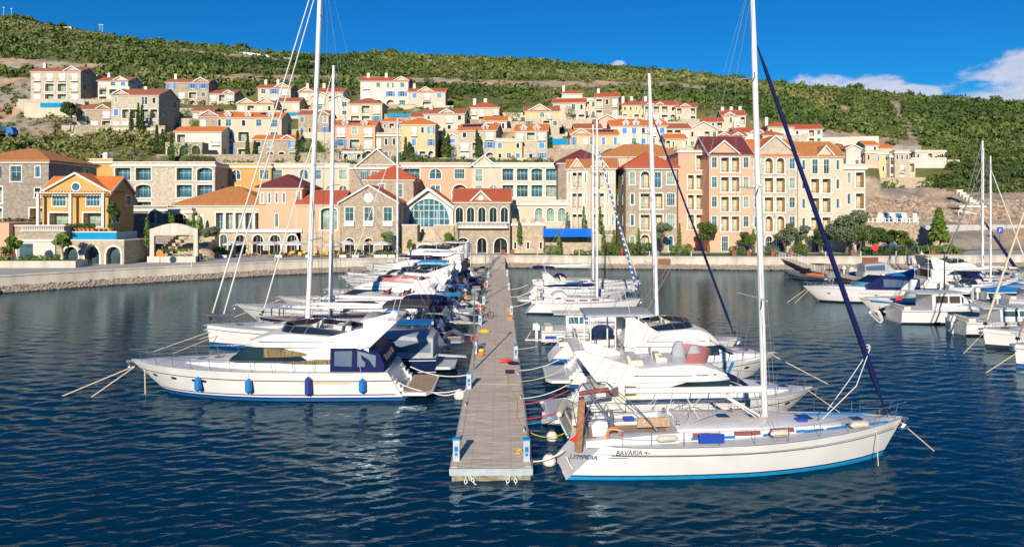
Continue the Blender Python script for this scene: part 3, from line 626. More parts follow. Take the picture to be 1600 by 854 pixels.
# walls and pool terraces on the slope
boxwall(38, 118, 161, 184, 243, 'plaster_cream', 'tan pool terrace wall with a turquoise strip below the highest left house', 'terrace', th=7, name='pool_terrace', pool=(.32, .95, 1.5, 'pool'))
boxwall(600, 645, 178, 200, 234, 'stone_rough', 'rough stone wall carrying a thin turquoise pool below the white house with the long balcony', 'terrace', th=6, name='pool_terrace', pool=(.12, .95, 1.0, 'pool'))
boxwall(857, 887, 217, 245, 204, 'stone_rough', 'rough wall with two turquoise pool strips behind the third tall mast', 'terrace', th=6, name='pool_terrace', pool=(.0, .97, 1.7, 'pool'))
boxwall(440, 472, 176, 186, 232, 'plaster_cream', 'short cream wall with turquoise pool between the two left mast houses', 'terrace', th=5, name='pool_terrace', pool=(.1, .95, 1.0, 'pool'))
boxwall(244, 465, 241, 258, 190, 'stone_rough', 'long rough golden stone wall below the white house with plain orange roof', th=1.2, cap=None)
boxwall(118, 258, 196, 222, 221, 'stone_rough', 'rough stone retaining wall under the big pale house with shaded flank', th=1.2)
boxwall(258, 316, 222, 243, 192, 'stone', 'stone terrace with three arches in front of the white house', 'terrace', th=4, name='arched_terrace', arches=3)
boxwall(466, 530, 238, 256, 190, 'stone', 'stone wall among cypresses between the left masts', th=1.0)
boxwall(855, 900, 232, 252, 192, 'stone', 'stone wall at the foot of the turquoise pool strips', th=1.0)
boxwall(1344, 1446, 277, 293, 208, 'stone_gold', 'long stone base wall under the cliff village', th=6)
boxwall(1424, 1479, 246, 262, 222, 'plaster_white', 'white sloping garden wall below the modern beige villa', th=1.0, name='garden_wall')
boxwall(770, 872, 176, 190, 238, 'plaster_cream', 'pale garden wall running behind the yellow gable and grass bank', th=.8, name='garden_wall')
boxwall(1240, 1360, 216, 226, 252, 'plaster_white', 'long white road wall on the slope right of the navy furled sail', th=.6, name='garden_wall', a=-16)
for k, (a_, b_, t_, u_, D_, m_, w_) in enumerate([(258, 345, 169, 182, 247, 'stone_pale', 'under the stone house with the tall white chimney'), (346, 402, 176, 188, 232, 'stone_gold', 'above the long cream dormer house'), (470, 560, 196, 210, 221, 'stone_pale', 'between the tall left masts and the peach house'), (560, 702, 170, 181, 256, 'stone_gold', 'under the long balcony house'), (640, 722, 204, 218, 211, 'stone_pale', 'behind the yellow hipped house'), (700, 735, 196, 208, 224, 'stone_gold', 'left of the cream house with red hipped roof'), (780, 832, 190, 206, 223, 'stone_pale', 'below the bright green grass bank'), (874, 1000, 184, 194, 240, 'plaster_cream', 'under the grey stone house with red roof'), (1000, 1100, 190, 202, 230, 'stone_pale', 'right of the third mast'), (1096, 1180, 210, 222, 222, 'stone_gold', 'below the three chimney house'), (196, 262, 188, 206, 232, 'stone', 'right of the big house with the shaded flank'), (402, 470, 202, 216, 212, 'stone_gold', 'right end of the long cream dormer house')]):
    boxwall(a_, b_, t_, u_, D_, m_, 'stepped garden wall ' + w_, th=2.5, name='garden_wall', group='garden walls in the village')
# ---- long hotel behind the front row ---------------------------------------
HG = 'segments of the long hotel'
gm = ['glass', 'glass_teal', 'glass_teal', 'glass_green']
def hotel(*a, **k):
    k.setdefault('group', HG); k.setdefault('name', 'hotel_wing'); k.setdefault('cat', 'hotel'); k.setdefault('rootz', 2.1); k.setdefault('z0', -1); k.setdefault('pad', False)
    return house(*a, **k)
hotel(140, 176, 253, 400, 146, oc, 'flat', '', ['.', 'n', '.', '.', '.'], 'tall blank ochre tower at the left end of the long hotel', dep=10, chim=1, side=['.', '.', '.', '.', '.'])
hotel(176, 336, 258, 400, 143, 'stone_pale', 'flat', '', ['LL.Lc', 'cc.LL', 'LL.L.', '.....', '.....'], 'stone hotel wing with wide arched balconies and blue glass', dep=14, chim=0, gl=['glass_teal'])
hotel(336, 424, 260, 400, 150, oc, 'flat', '', ['mm.W', 'kk.a', 'kk..', '....', '....'], 'ochre hotel wing with paired arched windows above the orange pavilion roof', dep=12, chim=0)
hotel(424, 546, 260, 400, 151, cr, 'flat', '', ['W.mW.W', '.am.mm', 'W.W.W.', '......', '......'], 'cream hotel wing behind the two tall left masts', dep=12, chim=0)
hotel(546, 624, 262, 400, 149, st, 'flat', '', ['.GWG.', '.....', '.W.W.', '.....', '.....'], 'stone hotel wing with broad white edged gable behind the small red tower', dep=12, chim=0, gab=[(.1, 1.0, 4.0)])
hotel(624, 737, 259, 400, 150, pe, 'flat', '', ['LmW', 'LkA', 'LkL', '...', '...'], 'peach hotel wing with paired arches above the glass hall', dep=12, chim=0)
hotel(737, 873, 259, 400, 150, 'plaster_beige', 'flat', '', ['F.LLcL', 'FmLLLL', '..LLLL', '......', '......'], 'beige hotel wing with stacked balconies above the low arched annex', dep=12, chim=0, gab=[(0, .28, 2.2)])
# ---- front row ----------------------------------------------------------------
FG = 'buildings along the waterfront'
def fr(*a, **k):
    k.setdefault('group', FG); k.setdefault('name', 'waterfront_building'); k.setdefault('cat', 'building'); k.setdefault('rootz', 2.1); k.setdefault('z0', -1); k.setdefault('pad', False); k.setdefault('chim', 0)
    return house(*a, **k)
fr(-60, 76, 252, 358, 121, sg_, 'hip', 'tile_tan', ['.GFn', '.l.v', '.l.l'], 'dark grey stone building with tan hipped roof at the far left edge', dep=14, rise=2.7, rootz=PZ(352, 121), z0=-8)  # darker stone puts the shadow over this building into its walls
yb = fr(66, 172, 300, 352, 113, oc, 'x', 'tile_orange', ['WW', 'll'], 'ochre villa with white pediment and round window behind the flower pots', dep=7, rise=2.6, rootz=PZ(355, 113), z0=-8, gab=[(.0, 1.0, 3.1, 'o')], gl=['glass_teal'])
W_ = yb['_W']; pg = MB(); pg.lathe([(.01, 0), (.62, 0), (.62, .03), (.01, .03)], (0, 0, 0), 16); pg.build('pane', 'glass_teal', yb, (W_ / 2, -.13, yb['_H'] + 3.1 * .28), (radians(90), 0, 0)); pg = MB()
for x in (.3, W_ * .5, W_ - .3): pg.box(x - .2, x + .2, -1.6, -1.2, 0, 5.6)
for i in range(22): x = i * W_ / 21; pg.box(x - .05, x + .05, -1.9, -.05, 5.75, 5.9)
pg.box(-.2, W_ + .2, -1.75, -1.5, 5.6, 5.748); pg.build('pergola', 'trim', yb)
boxwall(-80, 14, 348, 420, 106.5, 'plaster_peach', 'plain peach wall at the far left behind the clipped bush', 'building', th=12, name='terrace_building', group=FG, rootz=2.1, z0=-1)
tb = boxwall(16, 97, 353, 412, 107.5, 'stone', 'stone terrace block with white balustrade and open glazed porch', 'building', th=10, name='terrace_building', group=FG, rootz=2.1, z0=-1, cap='trim')
bl = MB(); x0 = 2.0
for i in range(24): bl.lathe([(.09, 0), (.12, .25), (.06, .5), (.1, .8)], (x0 + .28 * i, -.12, 6.0 - .9), 6)
bl.box(x0 - .3, x0 + 6.9, -.3, -.004, 5.0, 5.1); bl.box(x0 - .3, x0 + 6.9, -.3, -.004, 5.9, 6.05); bl.build('balustrade', 'trim', tb)
po = MB(); po.box(1.3, 6.9, -.05, -.004, 0, 3.4); po.build('porch_wall', 'plaster_white', tb)
po = MB(); po.box(1.5, 3.6, -.09, -.054, 0.1, 3.1); po.build('door', 'glass', tb)
po = MB(); po.box(1.0, 7.2, -.25, -.004, 3.4, 3.8); po.box(1.0, 1.3, -.25, -.004, 0, 3.4); po.box(6.9, 7.2, -.25, -.004, 0, 3.4); po.build('porch_frame', 'trim', tb)
boxwall(92, 182, 363, 378, 109.5, 'pool', 'long turquoise pool wall under the ochre villa and its row of pots', 'pool', th=6, name='pool_terrace', rootz=PZ(381, 109.5), cap='trim', z0=-.1)
boxwall(94, 194, 376, 414, 105.5, 'stone_gold', 'golden stone arcade with three white edged arches beneath the turquoise pool', 'building', th=9, name='terrace_building', group=FG, rootz=2.1, z0=-1, cap='trim', arches=3)
sh = fr(180, 262, 327, 400, 133, sg_, 'flat', '', ['.t.A.', '.....', '.....'], 'grey stone stair block in shade with an arched white balcony above', dep=8, side=['.', '.', '.'])  # shade on the block is put into the wall colour
W_ = sh['_W']; b_ = MB()
for i in range(16): b_.lathe([(.09, 0), (.13, .25), (.07, .5), (.1, .9)], (W_ * .58 + .3 * i, -.5, 4.6), 6)
b_.box(W_ * .56, W_ * .56 + 5, -.7, -.004, 4.4, 4.6); b_.box(W_ * .56, W_ * .56 + 5, -.7, -.3, 5.5, 5.65); b_.build('balustrade', 'trim', sh)
fr(262, 300, 330, 400, 131, sp, 'flat', '', ['D', '.', '.'], 'pale stone link with one wide dark arch beside the cypresses', dep=8, side=['.', '.', '.'])
pv = fr(274, 412, 320, 375, 132, cr, 'hip', 'tile_tan', ['....LLLLL'], 'cream pavilion with big orange brown hipped roof and glazed terrace', dep=15, rise=3.6, rootz=PZ(375, 132), z0=-5, side=['ttt'])
for i in range(4):
    q = MB(); q.prism([(-.45, 0), (.45, 0), (.45, 3.2), (.3, 3.6), (0, 3.85), (-.3, 3.6), (-.45, 3.2)], -.08, -.004); q.build('blind_arch', 'trim', pv, (1.1 + i * 1.35, 0, 1.2))
ar = fr(336, 470, 360, 396, 130, 'stone_gold', 'flat', '', ['aDDDD'], 'golden stone arcade under the cream pavilion, with tables in front', dep=6, rootz=2.1, parapet=.1, name='arcade', side=['.'])
fr(404, 472, 293, 396, 131.5, pe, 'hip', 'tile_dark', ['VVVV.w', '..a..a', '......'], 'peach tower with dark red hipped roof beside the tallest left mast', dep=12, rise=2.6, side=['.w', '.a', '..'])
fr(463, 531, 318, 396, 130, pe, 'x', 'tile_red', ['.c', '..'], 'peach wing with red roof and one wide green arched window', dep=12, side=['.', '.'], low=(.44, 'stone_gold', 1))
g1 = fr(531, 621, 316, 396, 129.5, st, 'y', 'tile_red', ['www', 'hhh'], 'stone gabled building with three blue windows and white flower boxes', dep=14, rise=3.2, side=['..', '..'], gl=['shutter_blue', 'glass'])
W_ = g1['_W']; H_ = g1['_H']
for i in range(3):
    q = MB(); q.box(-.95, .95, -.35, -.004, 0, 1.0); q.build('flower_box', 'trim', g1, (W_ * (i + .5) / 3, 0, H_ * .5 + .35))
q = MB(); q.lathe([(.95, 0), (.95, .1), (.8, .16)], (0, 0, 0), 20); q.build('gable_medallion', 'trim', g1, (W_ / 2, 0, H_ + .8), (radians(90), 0, 0))
fr(575, 646, 280, 345, 141, st, 'hip', 'tile_red', ['.W.W.', '.....'], 'small stone tower with red hipped roof behind the stone gable', dep=10, rise=3.0, rootz=PZ(350, 141), z0=-6)
# glass hall
def glass_hall():
    D = 139; x0, x1 = PX(632, D), PX(708, D); W = x1 - x0; zb = PZ(355, D); He = PZ(322, D) - zb; rise = PZ(294, D) - PZ(322, D)
    r = empty('glass_hall', 'glazed hall with a white edged gable and huge arched window above the stone steps', 'building', (x0, D, zb), 0, FG)
    m = MB(); n = 18; aw = W * .42; ah = rise + He - 2.2; cx = W / 2
    arc = [(cx - aw + 2 * aw * i / n, He * .35 + (ah - He * .35) * sqrt(max(0, 1 - (2 * i / n - 1) ** 2))) for i in range(n + 1)]
    def topz(x): return He + rise * (1 - abs(x - cx) / (W / 2))
    for i in range(n): (a, b), (c, d) = arc[i], arc[i + 1]; m.quad((a, 0, b), (c, 0, d), (c, 0, topz(c)), (a, 0, topz(a))); m.quad((a, 0, b), (c, 0, d), (c, .5, d), (a, .5, b))
    for s in (0, 1):
        a, b = ((0, cx - aw) if s == 0 else (cx + aw, W)); m.add([(a, 0, -8), (b, 0, -8), (b, 0, topz(b)), (a, 0, topz(a))], [(0, 1, 2, 3)]); e = b if s == 0 else a; m.quad((e, 0, 0), (e, .5, 0), (e, .5, He * .35), (e, 0, He * .35))
    m.quad((0, 0, -8), (0, 14, -8), (0, 14, He), (0, 0, He)); m.quad((W, 0, -8), (W, 14, -8), (W, 14, He), (W, 0, He)); m.quad((cx - aw, 0, -8), (cx + aw, 0, -8), (cx + aw, 0, 0), (cx - aw, 0, 0))
    m.build('wall', 'trim', r)
    g = MB(); g.prism([(cx - aw, 0)] + arc + [(cx + aw, 0)], .45, .5); gl = g.build('glazing', 'glass_teal', r)
    f = MB()
    for i in range(1, 8):
        x = cx - aw + 2 * aw * i / 8; q = (x - cx) / aw; z = He * .35 + (ah - He * .35) * sqrt(1 - q * q); f.box(x - .06, x + .06, .33, .44, 0, z)
    for z in (He * .78, He * .28 + .5, ah * .78): f.box(cx - aw * .97 if z < ah * .7 else cx - aw * .6, cx + aw * .97 if z < ah * .7 else cx + aw * .6, .35, .43, z, z + .12)
    f.box(cx - 1.7, cx + 1.7, .2, .32, 0, .1); f.box(cx - 1.75, cx - 1.6, .2, .32, 0, He * .78); f.box(cx + 1.6, cx + 1.75, .2, .32, 0, He * .78); f.box(cx - .07, cx + .07, .2, .32, 0, He * .78); f.build('mullions', 'trim', gl)
    t = MB(); roof_prism_front(t, 0, W, He, rise, 0, 14, ov=.8, th=.3); t.build('roof', 'tile_red', r); t = MB(); rake(t, 0, W, He, rise, -.82, t=.9, ov=.8, wdt=.25); t.build('bargeboard', 'trim', r)
glass_hall()
def stairs(name, label, px0, px1, D, ytop, n, m, z0=2.1, depth=.55, group=None):
    x0, x1 = PX(px0, D), PX(px1, D); zt = PZ(ytop, D); r = MB(); W = x1 - x0
    for i in range(n): r.box(0, W, i * depth, n * depth + .6, (zt - z0) * i / n + .002, (zt - z0) * (i + 1) / n)
    return tag(r.build(name, m, None, (x0, D, z0)), label, 'stairs', group)
sb = boxwall(628, 652, 352, 396, 131, 'stone_gold', 'left flank of golden stone beside the central steps', 'wall', th=4, rootz=2.1, z0=-1, name='stair_wall', cap='trim')
boxwall(679, 710, 352, 396, 131, 'stone_gold', 'right flank of golden stone beside the central steps', 'wall', th=4, rootz=2.1, z0=-1, name='stair_wall', cap='trim')
boxwall(640, 690, 378, 396, 129.5, 'stone_gold', 'low golden stone porch with one wide glazed arch below the glass hall', 'building', th=2, rootz=2.1, z0=-1, name='porch', arches=1, archh=.8)
stairs('steps', 'flight of pale steps climbing to the glass hall doors', 652, 679, 131.2, 357, 12, 'stone_pale', z0=2.1 + 0)
b5 = fr(709, 797, 314, 397, 131, st, 'x', 'tile_red', ['eeeee', 'fhf'], 'stone building with five arched windows and a white balcony at the head of the pier', dep=12, rise=2.4, side=['.', '.'], gab=[(.3, .66, 1.9, 'o')])
W_ = b5['_W']; H_ = b5['_H']; b_ = MB(); zf = H_ * .5 + .1
b_.box(.6, W_ - .4, -1.1, -.004, zf - .25, zf)
for i in range(40): b_.lathe([(.07, 0), (.1, .25), (.05, .5), (.08, .8)], (.8 + i * (W_ - 1.4) / 39, -.95, zf), 6)
b_.box(.6, W_ - .4, -1.1, -.8, zf + .8, zf + .95); b_.build('balcony', 'trim', b5)
fr(797, 887, 318, 352, 139, cr, 'flat', '', ['e.eee'], 'low cream annex with four green arched windows above the terrace', dep=8, rootz=PZ(352, 139), z0=-6, side=['.'], gl=['glass_green'])
tw = fr(800, 850, 350, 396, 132.5, 'stone_gold', 'flat', '', ['....', 'v.v.v'], 'low golden stone terrace wall with three small dark windows', dep=7, name='terrace_building', side=['.', '.'], parapet=.05)
q = MB()
for i in range(4): q.box(i * 1.8, i * 1.8 + .9, 0, .4, 0, .9)
q.build('battlement', 'stone_gold', tw, (0, 0, tw['_H'] + .21))
pb = boxwall(849, 925, 357, 370, 127, 'pool_deep', 'vivid blue raised pool in front of the golden stone wall', 'pool', th=5, name='raised_pool', rootz=PZ(370, 127), z0=0)
boxwall(852, 958, 368, 396, 130, 'stone_gold', 'golden stone wall with small slots under the vivid blue pool', th=7, rootz=2.1, z0=-1, cap='trim')
fr(872, 950, 254, 393, 144, sg_, 'hip', 'tile_dark', ['.', '.', '.', '.', '.'][:4], 'grey stone hotel block with dark red roof hidden behind the cream balcony front', dep=10, rise=3, side=['g.', 'g.', 'g.', '..'])
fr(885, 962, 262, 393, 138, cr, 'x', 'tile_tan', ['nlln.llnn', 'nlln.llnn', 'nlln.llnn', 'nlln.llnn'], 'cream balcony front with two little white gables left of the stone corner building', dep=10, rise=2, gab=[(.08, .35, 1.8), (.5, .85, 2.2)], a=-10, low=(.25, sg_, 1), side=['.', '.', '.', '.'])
fr(940, 1075, 244, 393, 152, 'plaster_pink', 'hip', 'tile_tan', ['.....', '.....', '.....', '.....'], 'pink block with wide tan roof and a white roof hatch behind the stone corner building', dep=12, rise=3, side=['.', '.', '.', '.'])
fr(978, 1058, 262, 392, 135, st, 'hip', 'tile_red', ['aAFF'[:3] + 'W', 'nlW'[:2] + 'lW', 'nllW', 'tA.t'], 'stone corner building with red hipped roof and four rows of windows', dep=13, rise=3.4, side=['GG', 'GG', 'GG', '.t'], bands=True)
fr(1060, 1112, 236, 392, 141, pe, 'flat', '', ['..l.', '.ll.', '.ll.', '.ll.', '....'], 'recessed peach balcony bay beside the stone corner building', dep=9, side=['.'] * 5, parapet=.05)
fr(1108, 1174, 240, 392, 136, pe, 'x', 'tile_dark', ['wllw', 'wllw', 'wllw', 'wllw', '.d.d'], 'peach apartment front with dark red roof and white framed balconies', dep=13, rise=3.9, gab=[(.0, .70, 2.5)], side=['.'] * 5)
fr(1174, 1247, 242, 392, 136.4, sp, 'x', 'tile_orange', ['wAAw', 'wllw', 'wllw', 'wAAw', '.DD.'], 'pale stone apartment front with tall central gable and paired white arches', dep=13, rise=3.6, gab=[(.04, .98, 3.8)], side=['.'] * 5)
fr(1247, 1318, 243, 392, 136, 'plaster_beige', 'x', 'tile_tan', ['nFFn', 'nlln', 'nlln', 'nlln', '.DD.'], 'beige apartment front with tan roof and small white gable behind the big olive tree', dep=13, rise=3.2, gab=[(.42, .78, 1.9)], side=['.'] * 5)
fr(1318, 1352, 262, 392, 136.5, 'plaster_beige', 'flat', '', ['nl', 'nl', 'nl', '.D'], 'beige corner block with roof terrace at the right end of the waterfront', dep=13, side=['w', 'w', 'w', '.'])
# ================================================================== GROUND, WATER, SHORE
ZQ = 2.1
QL = [(-170, 20), (-110, 55), (-66, 88), (-56.7, 97.6), (-38.8, 112), (-24, 119), (-11.6, 124), (0, 125.7), (45, 120.7), (95, 127), (230, 140), (420, 150)]   # line of the quay wall
def interp(x, xs, ys):
    return float(np.interp(x, xs, ys))
CP = [-250, 0, 130, 450, 900, 1150, 1350, 1450, 1600, 1850]
DD = [143, 160, 175, 190, 215, 250, 330]
ZT = [[2, 8, 16, 23, 33, 46, 80], [2, 8, 16, 23, 33, 46, 82], [2, 8, 17, 24, 35, 48, 80], [2, 8, 19, 24.5, 36, 49, 74], [2, 8, 19, 24.5, 36, 48, 72], [2, 6, 15, 24, 34, 45, 68], [2, 6, 9.5, 13, 21, 34, 52], [2, 7.2, 10, 13, 21, 33, 52], [2, 7.2, 9.5, 13, 20, 31, 50], [2, 6, 9, 13, 20, 30, 48]]
RX = [-250, 0, 50, 100, 150, 200, 300, 380, 450, 520, 600, 640, 700, 800, 900, 1000, 1100, 1200, 1300, 1400, 1480, 1600, 1850]
RY = [12, 30, 34, 46, 54, 62, 74, 80, 86, 90, 86, 87, 92, 96, 104, 112, 122, 132, 141, 152, 156, 163, 172]
def zterr(X, D):
    px = 800 + X / D * F
    col = [interp(px, CP, [z[i] for z in ZT]) for i in range(7)]
    Dr = interp(px, [-200, 300, 900, 1300, 1700], [540, 530, 520, 480, 450]); zr = PZ(interp(px, RX, RY), Dr)
    xs = DD + [Dr, Dr + 60, Dr + 250, 1400]; ys = col + [zr, zr - 3, zr - 45, -20]
    # slightly convex upper slope
    xs2 = xs[:7] + [330 + (Dr - 330) * .5] + xs[7:]; ys2 = ys[:7] + [ys[6] + (zr - ys[6]) * .56] + ys[7:]
    z = interp(D, xs2, ys2)
    a = min(1, max(0, (D - 165) / 80))
    z += a * 1.6 * nz2(X, D, .02, 3) + a * .5 * nz2(X, D, .09, 5)
    if px > 1320 and 160 < D < 225: z += 1.3 * abs(nz2(X, D, .06, 8)) + 1.0 * nz2(X, D, .2, 2)
    return z
def zpad(X, D, z):
    for (lx, ly, ux, uy, W, dep, zb) in PADS:
        dx, dy = X - lx, D - ly
        if abs(dx) > 60 or abs(dy) > 60: continue
        u = dx * ux + dy * uy; v = -dx * uy + dy * ux
        du = max(-u - 3.0, u - W - 3.0, 0); dv = max(-v - 3.0, v - dep, 0); dd = sqrt(du * du + dv * dv)
        if dd < 7:
            t = 1 - dd / 7; t = t * t * (3 - 2 * t)
            tgt = zb - .3
            if v < -3.0 and z < tgt: t *= .4
            if z > tgt or t > .9: z = z + (tgt - z) * t
    return z
def dirtmask(px, py):
    y1 = interp(px, [470, 540, 700, 800, 1050, 1150], [118, 122, 127, 131, 131, 142]); m = 0
    if 470 < px < 1150: m = max(m, 1 - abs(py - y1) / interp(px, [470, 560, 900, 1150], [2, 7, 8, 3]))
    yl = interp(px, [-100, 60, 130, 300, 480], [28, 36, 46, 80, 97])
    if px < 500: m = max(m, 1 - abs(py - yl) / 3.0)
    yl = interp(px, [-100, 0, 130, 250], [86, 96, 104, 92])
    if px < 190: m = max(m, 1 - abs(py - yl) / interp(px, [0, 110, 190], [14, 9, 2]))
    if 330 < px < 470: m = max(m, 1 - abs(py - 122) / 9, 1 - ((px - 380) / 45) ** 2 - ((py - 122) / 9) ** 2)
    if px < 130 and 120 < py < 215: m = max(m, .62 + .3 * mnoise.noise(Vector((px * .05, py * .08, 1))))
    xs_ = interp(py, [160, 180, 210, 250], [1398, 1408, 1424, 1438]); 
    if 158 < py < 255: m = max(m, 1.2 - abs(px - xs_) / 9)
    if 1285 < px < 1440: m = max(m, 1.2 - abs(py - interp(px, [1285, 1440], [210, 232])) / 12)
    if px > 1345 and py > interp(px, [1345, 1440, 1475, 1500, 1600], [296, 292, 296, 302, 300]): m = 1.0
    if 150 < px < 1340 and 165 < py < 262: m = max(m, .22 + .4 * mnoise.noise(Vector((px * .03, py * .06, 7))))
    if px < 500: m = max(m, .8 - abs(py - interp(px, [0, 130, 500], [74, 84, 112])) / 2.2)
    if px < 500: m = max(m, .5 - abs(py - interp(px, [0, 500], [60, 88])) / 12)
    return max(0, min(1, m))
def build_terrain():
    S = np.linspace(-.98, 1.02, 440); Ds = np.concatenate([np.arange(141, 262, 2.0), np.arange(262, 560, 4.5), np.arange(560, 1400, 40)])
    V = []; A = []
    for D in Ds:
        for s in S:
            X = s * D; z = zterr(X, D)
            if D < 300: z = zpad(X, D, z)
            V.append((X, D, z)); px = 800 + s * F; py = YH - (z - HC) * F / D; A.append(dirtmask(px, py))
    n = len(S); Fc = [(j * n + i, j * n + i + 1, (j + 1) * n + i + 1, (j + 1) * n + i) for j in range(len(Ds) - 1) for i in range(n - 1)]
    me = bpy.data.meshes.new('hillside'); me.from_pydata(V, [], Fc); me.polygons.foreach_set('use_smooth', [True] * len(Fc))
    at = me.attributes.new('soil', 'FLOAT', 'POINT'); at.data.foreach_set('value', A)
    o = bpy.data.objects.new('hillside', me); COL.objects.link(o); structure(o)
    m = bpy.data.materials.new('hill_soil'); m.use_nodes = True; t = m.node_tree; b = t.nodes['Principled BSDF']; b.inputs['Roughness'].default_value = .95
    def nn(ty): return t.nodes.new(ty)
    at = nn('ShaderNodeAttribute'); at.attribute_name = 'soil'; co = nn('ShaderNodeTexCoord')
    n1 = nn('ShaderNodeTexNoise'); n1.inputs['Scale'].default_value = .12; n1.inputs['Detail'].default_value = 9; n1.inputs['Roughness'].default_value = .7; t.links.new(co.outputs['Object'], n1.inputs[0])
    n3 = nn('ShaderNodeTexNoise'); n3.inputs['Scale'].default_value = .045; n3.inputs['Detail'].default_value = 3; t.links.new(co.outputs['Object'], n3.inputs[0])
    r3 = nn('ShaderNodeMapRange'); r3.inputs[1].default_value = .42; r3.inputs[2].default_value = .58; t.links.new(n3.outputs[0], r3.inputs[0])
    soil = nn('ShaderNodeMix'); soil.data_type = 'RGBA'; soil.inputs[6].default_value = (.38, .33, .26, 1); soil.inputs[7].default_value = (.52, .34, .21, 1); t.links.new(r3.outputs[0], soil.inputs[0])
    r1 = nn('ShaderNodeMapRange'); r1.inputs[1].default_value = .35; r1.inputs[2].default_value = .65; r1.inputs[3].default_value = .55; r1.inputs[4].default_value = 1.2; t.links.new(n1.outputs[0], r1.inputs[0])
    sc = nn('ShaderNodeVectorMath'); sc.operation = 'SCALE'; t.links.new(soil.outputs[2], sc.inputs[0]); t.links.new(r1.outputs[0], sc.inputs['Scale'])
    gr = nn('ShaderNodeMix'); gr.data_type = 'RGBA'; gr.inputs[6].default_value = (.06, .085, .016, 1); gr.inputs[7].default_value = (.19, .18, .055, 1); t.links.new(n1.outputs[0], gr.inputs[0])
    ad = nn('ShaderNodeMath'); ad.operation = 'MULTIPLY_ADD'; t.links.new(n1.outputs[0], ad.inputs[0]); ad.inputs[1].default_value = .9; ad.inputs[2].default_value = -.45
    ad2 = nn('ShaderNodeMath'); ad2.operation = 'ADD'; t.links.new(ad.outputs[0], ad2.inputs[0]); t.links.new(at.outputs['Fac'], ad2.inputs[1])
    r2 = nn('ShaderNodeMapRange'); r2.inputs[1].default_value = .3; r2.inputs[2].default_value = .5; t.links.new(ad2.outputs[0], r2.inputs[0])
    mx = nn('ShaderNodeMix'); mx.data_type = 'RGBA'; t.links.new(r2.outputs[0], mx.inputs[0]); t.links.new(gr.outputs[2], mx.inputs[6]); t.links.new(sc.outputs[0], mx.inputs[7]); t.links.new(mx.outputs[2], b.inputs['Base Color'])
    bp = nn('ShaderNodeBump'); bp.inputs['Strength'].default_value = 1; bp.inputs['Distance'].default_value = 1.6; t.links.new(n1.outputs[0], bp.inputs['Height']); t.links.new(bp.outputs[0], b.inputs['Normal'])
    me.materials.append(m)
build_terrain()
# flat apron of ground between quay and slope, one sheet
def polysheet(name, pts, z, m, depth=None):
    mb = MB(); n = len(pts); mb.add([(x, y, z) for x, y in pts], [tuple(range(n))]); return mb.build(name, m)
front = [(x, y) for x, y in QL]
structure(polysheet('promenade', front + [(420, 170), (-260, 170), (-260, 20)], ZQ, 'paving'))
# quay wall with coping
mb = MB()
for (a, b) in zip(QL[:-1], QL[1:]):
    mb.quad((*a, -.5), (*b, -.5), (*b, ZQ - .02), (*a, ZQ - .02)); 
q = tag(mb.build('quay_wall', 'concrete'), 'long pale concrete quay wall along the whole shore above the rock armour', 'wall')
mb = MB()
for (a, b) in zip(QL[:-1], QL[1:]):
    d = Vector((b[0] - a[0], b[1] - a[1])).normalized(); nrm = Vector((d.y, -d.x)) * .12; k = -nrm * 5
    mb.add([(a[0] + nrm.x, a[1] + nrm.y, ZQ - .16), (b[0] + nrm.x, b[1] + nrm.y, ZQ - .16), (b[0] + k.x, b[1] + k.y, ZQ - .16), (a[0] + k.x, a[1] + k.y, ZQ - .16), (a[0] + nrm.x, a[1] + nrm.y, ZQ + .06), (b[0] + nrm.x, b[1] + nrm.y, ZQ + .06), (b[0] + k.x, b[1] + k.y, ZQ + .06), (a[0] + k.x, a[1] + k.y, ZQ + .06)], [(4, 5, 6, 7), (0, 1, 5, 4), (3, 2, 6, 7)])
mb.build('coping', 'concrete', q)
# rock armour: sloping bed plus thousands of stones
def along(t):
    seg = [((b[0] - a[0]) ** 2 + (b[1] - a[1]) ** 2) ** .5 for a, b in zip(QL[:-1], QL[1:])]; t *= sum(seg)
    for (a, b), l in zip(zip(QL[:-1], QL[1:]), seg):
        if t <= l: u = t / l; d = ((b[0] - a[0]) / l, (b[1] - a[1]) / l); return a[0] + d[0] * t, a[1] + d[1] * t, d[1], -d[0]
        t -= l
    return QL[-1][0], QL[-1][1], 0, -1
mat('riprap', (.44, .36, .29), .9, col2=(.27, .23, .19), vscale=2.5)
mat('riprap_wet', (.09, .075, .04), .6, col2=(.05, .05, .03), vscale=2)
mb = MB(); rr = random.Random(3)
ico = []
for k in range(6):
    t_ = k * pi / 3; ico.append((cos(t_), sin(t_), 0))
for i in range(15000):
    x, y, nx, ny = along(.12 + .62 * rr.random()); w_ = rr.random(); r_ = .09 + .15 * rr.random() ** 2; o_ = .1 + w_ * 2.7; z = .78 - w_ * .95
    x += nx * o_; y += ny * o_; P = [(x + q[0] * r_ * rr.uniform(.7, 1.2), y + q[1] * r_ * rr.uniform(.7, 1.2), z + rr.uniform(-.1, .1) * r_) for q in ico] + [(x, y, z + r_ * .8), (x, y, z - r_ * .8)]
    mb.add(P, [(k, (k + 1) % 6, 6) for k in range(6)] + [((k + 1) % 6, k, 7) for k in range(6)], 1 if z < .06 + .06 * rr.random() else 0)
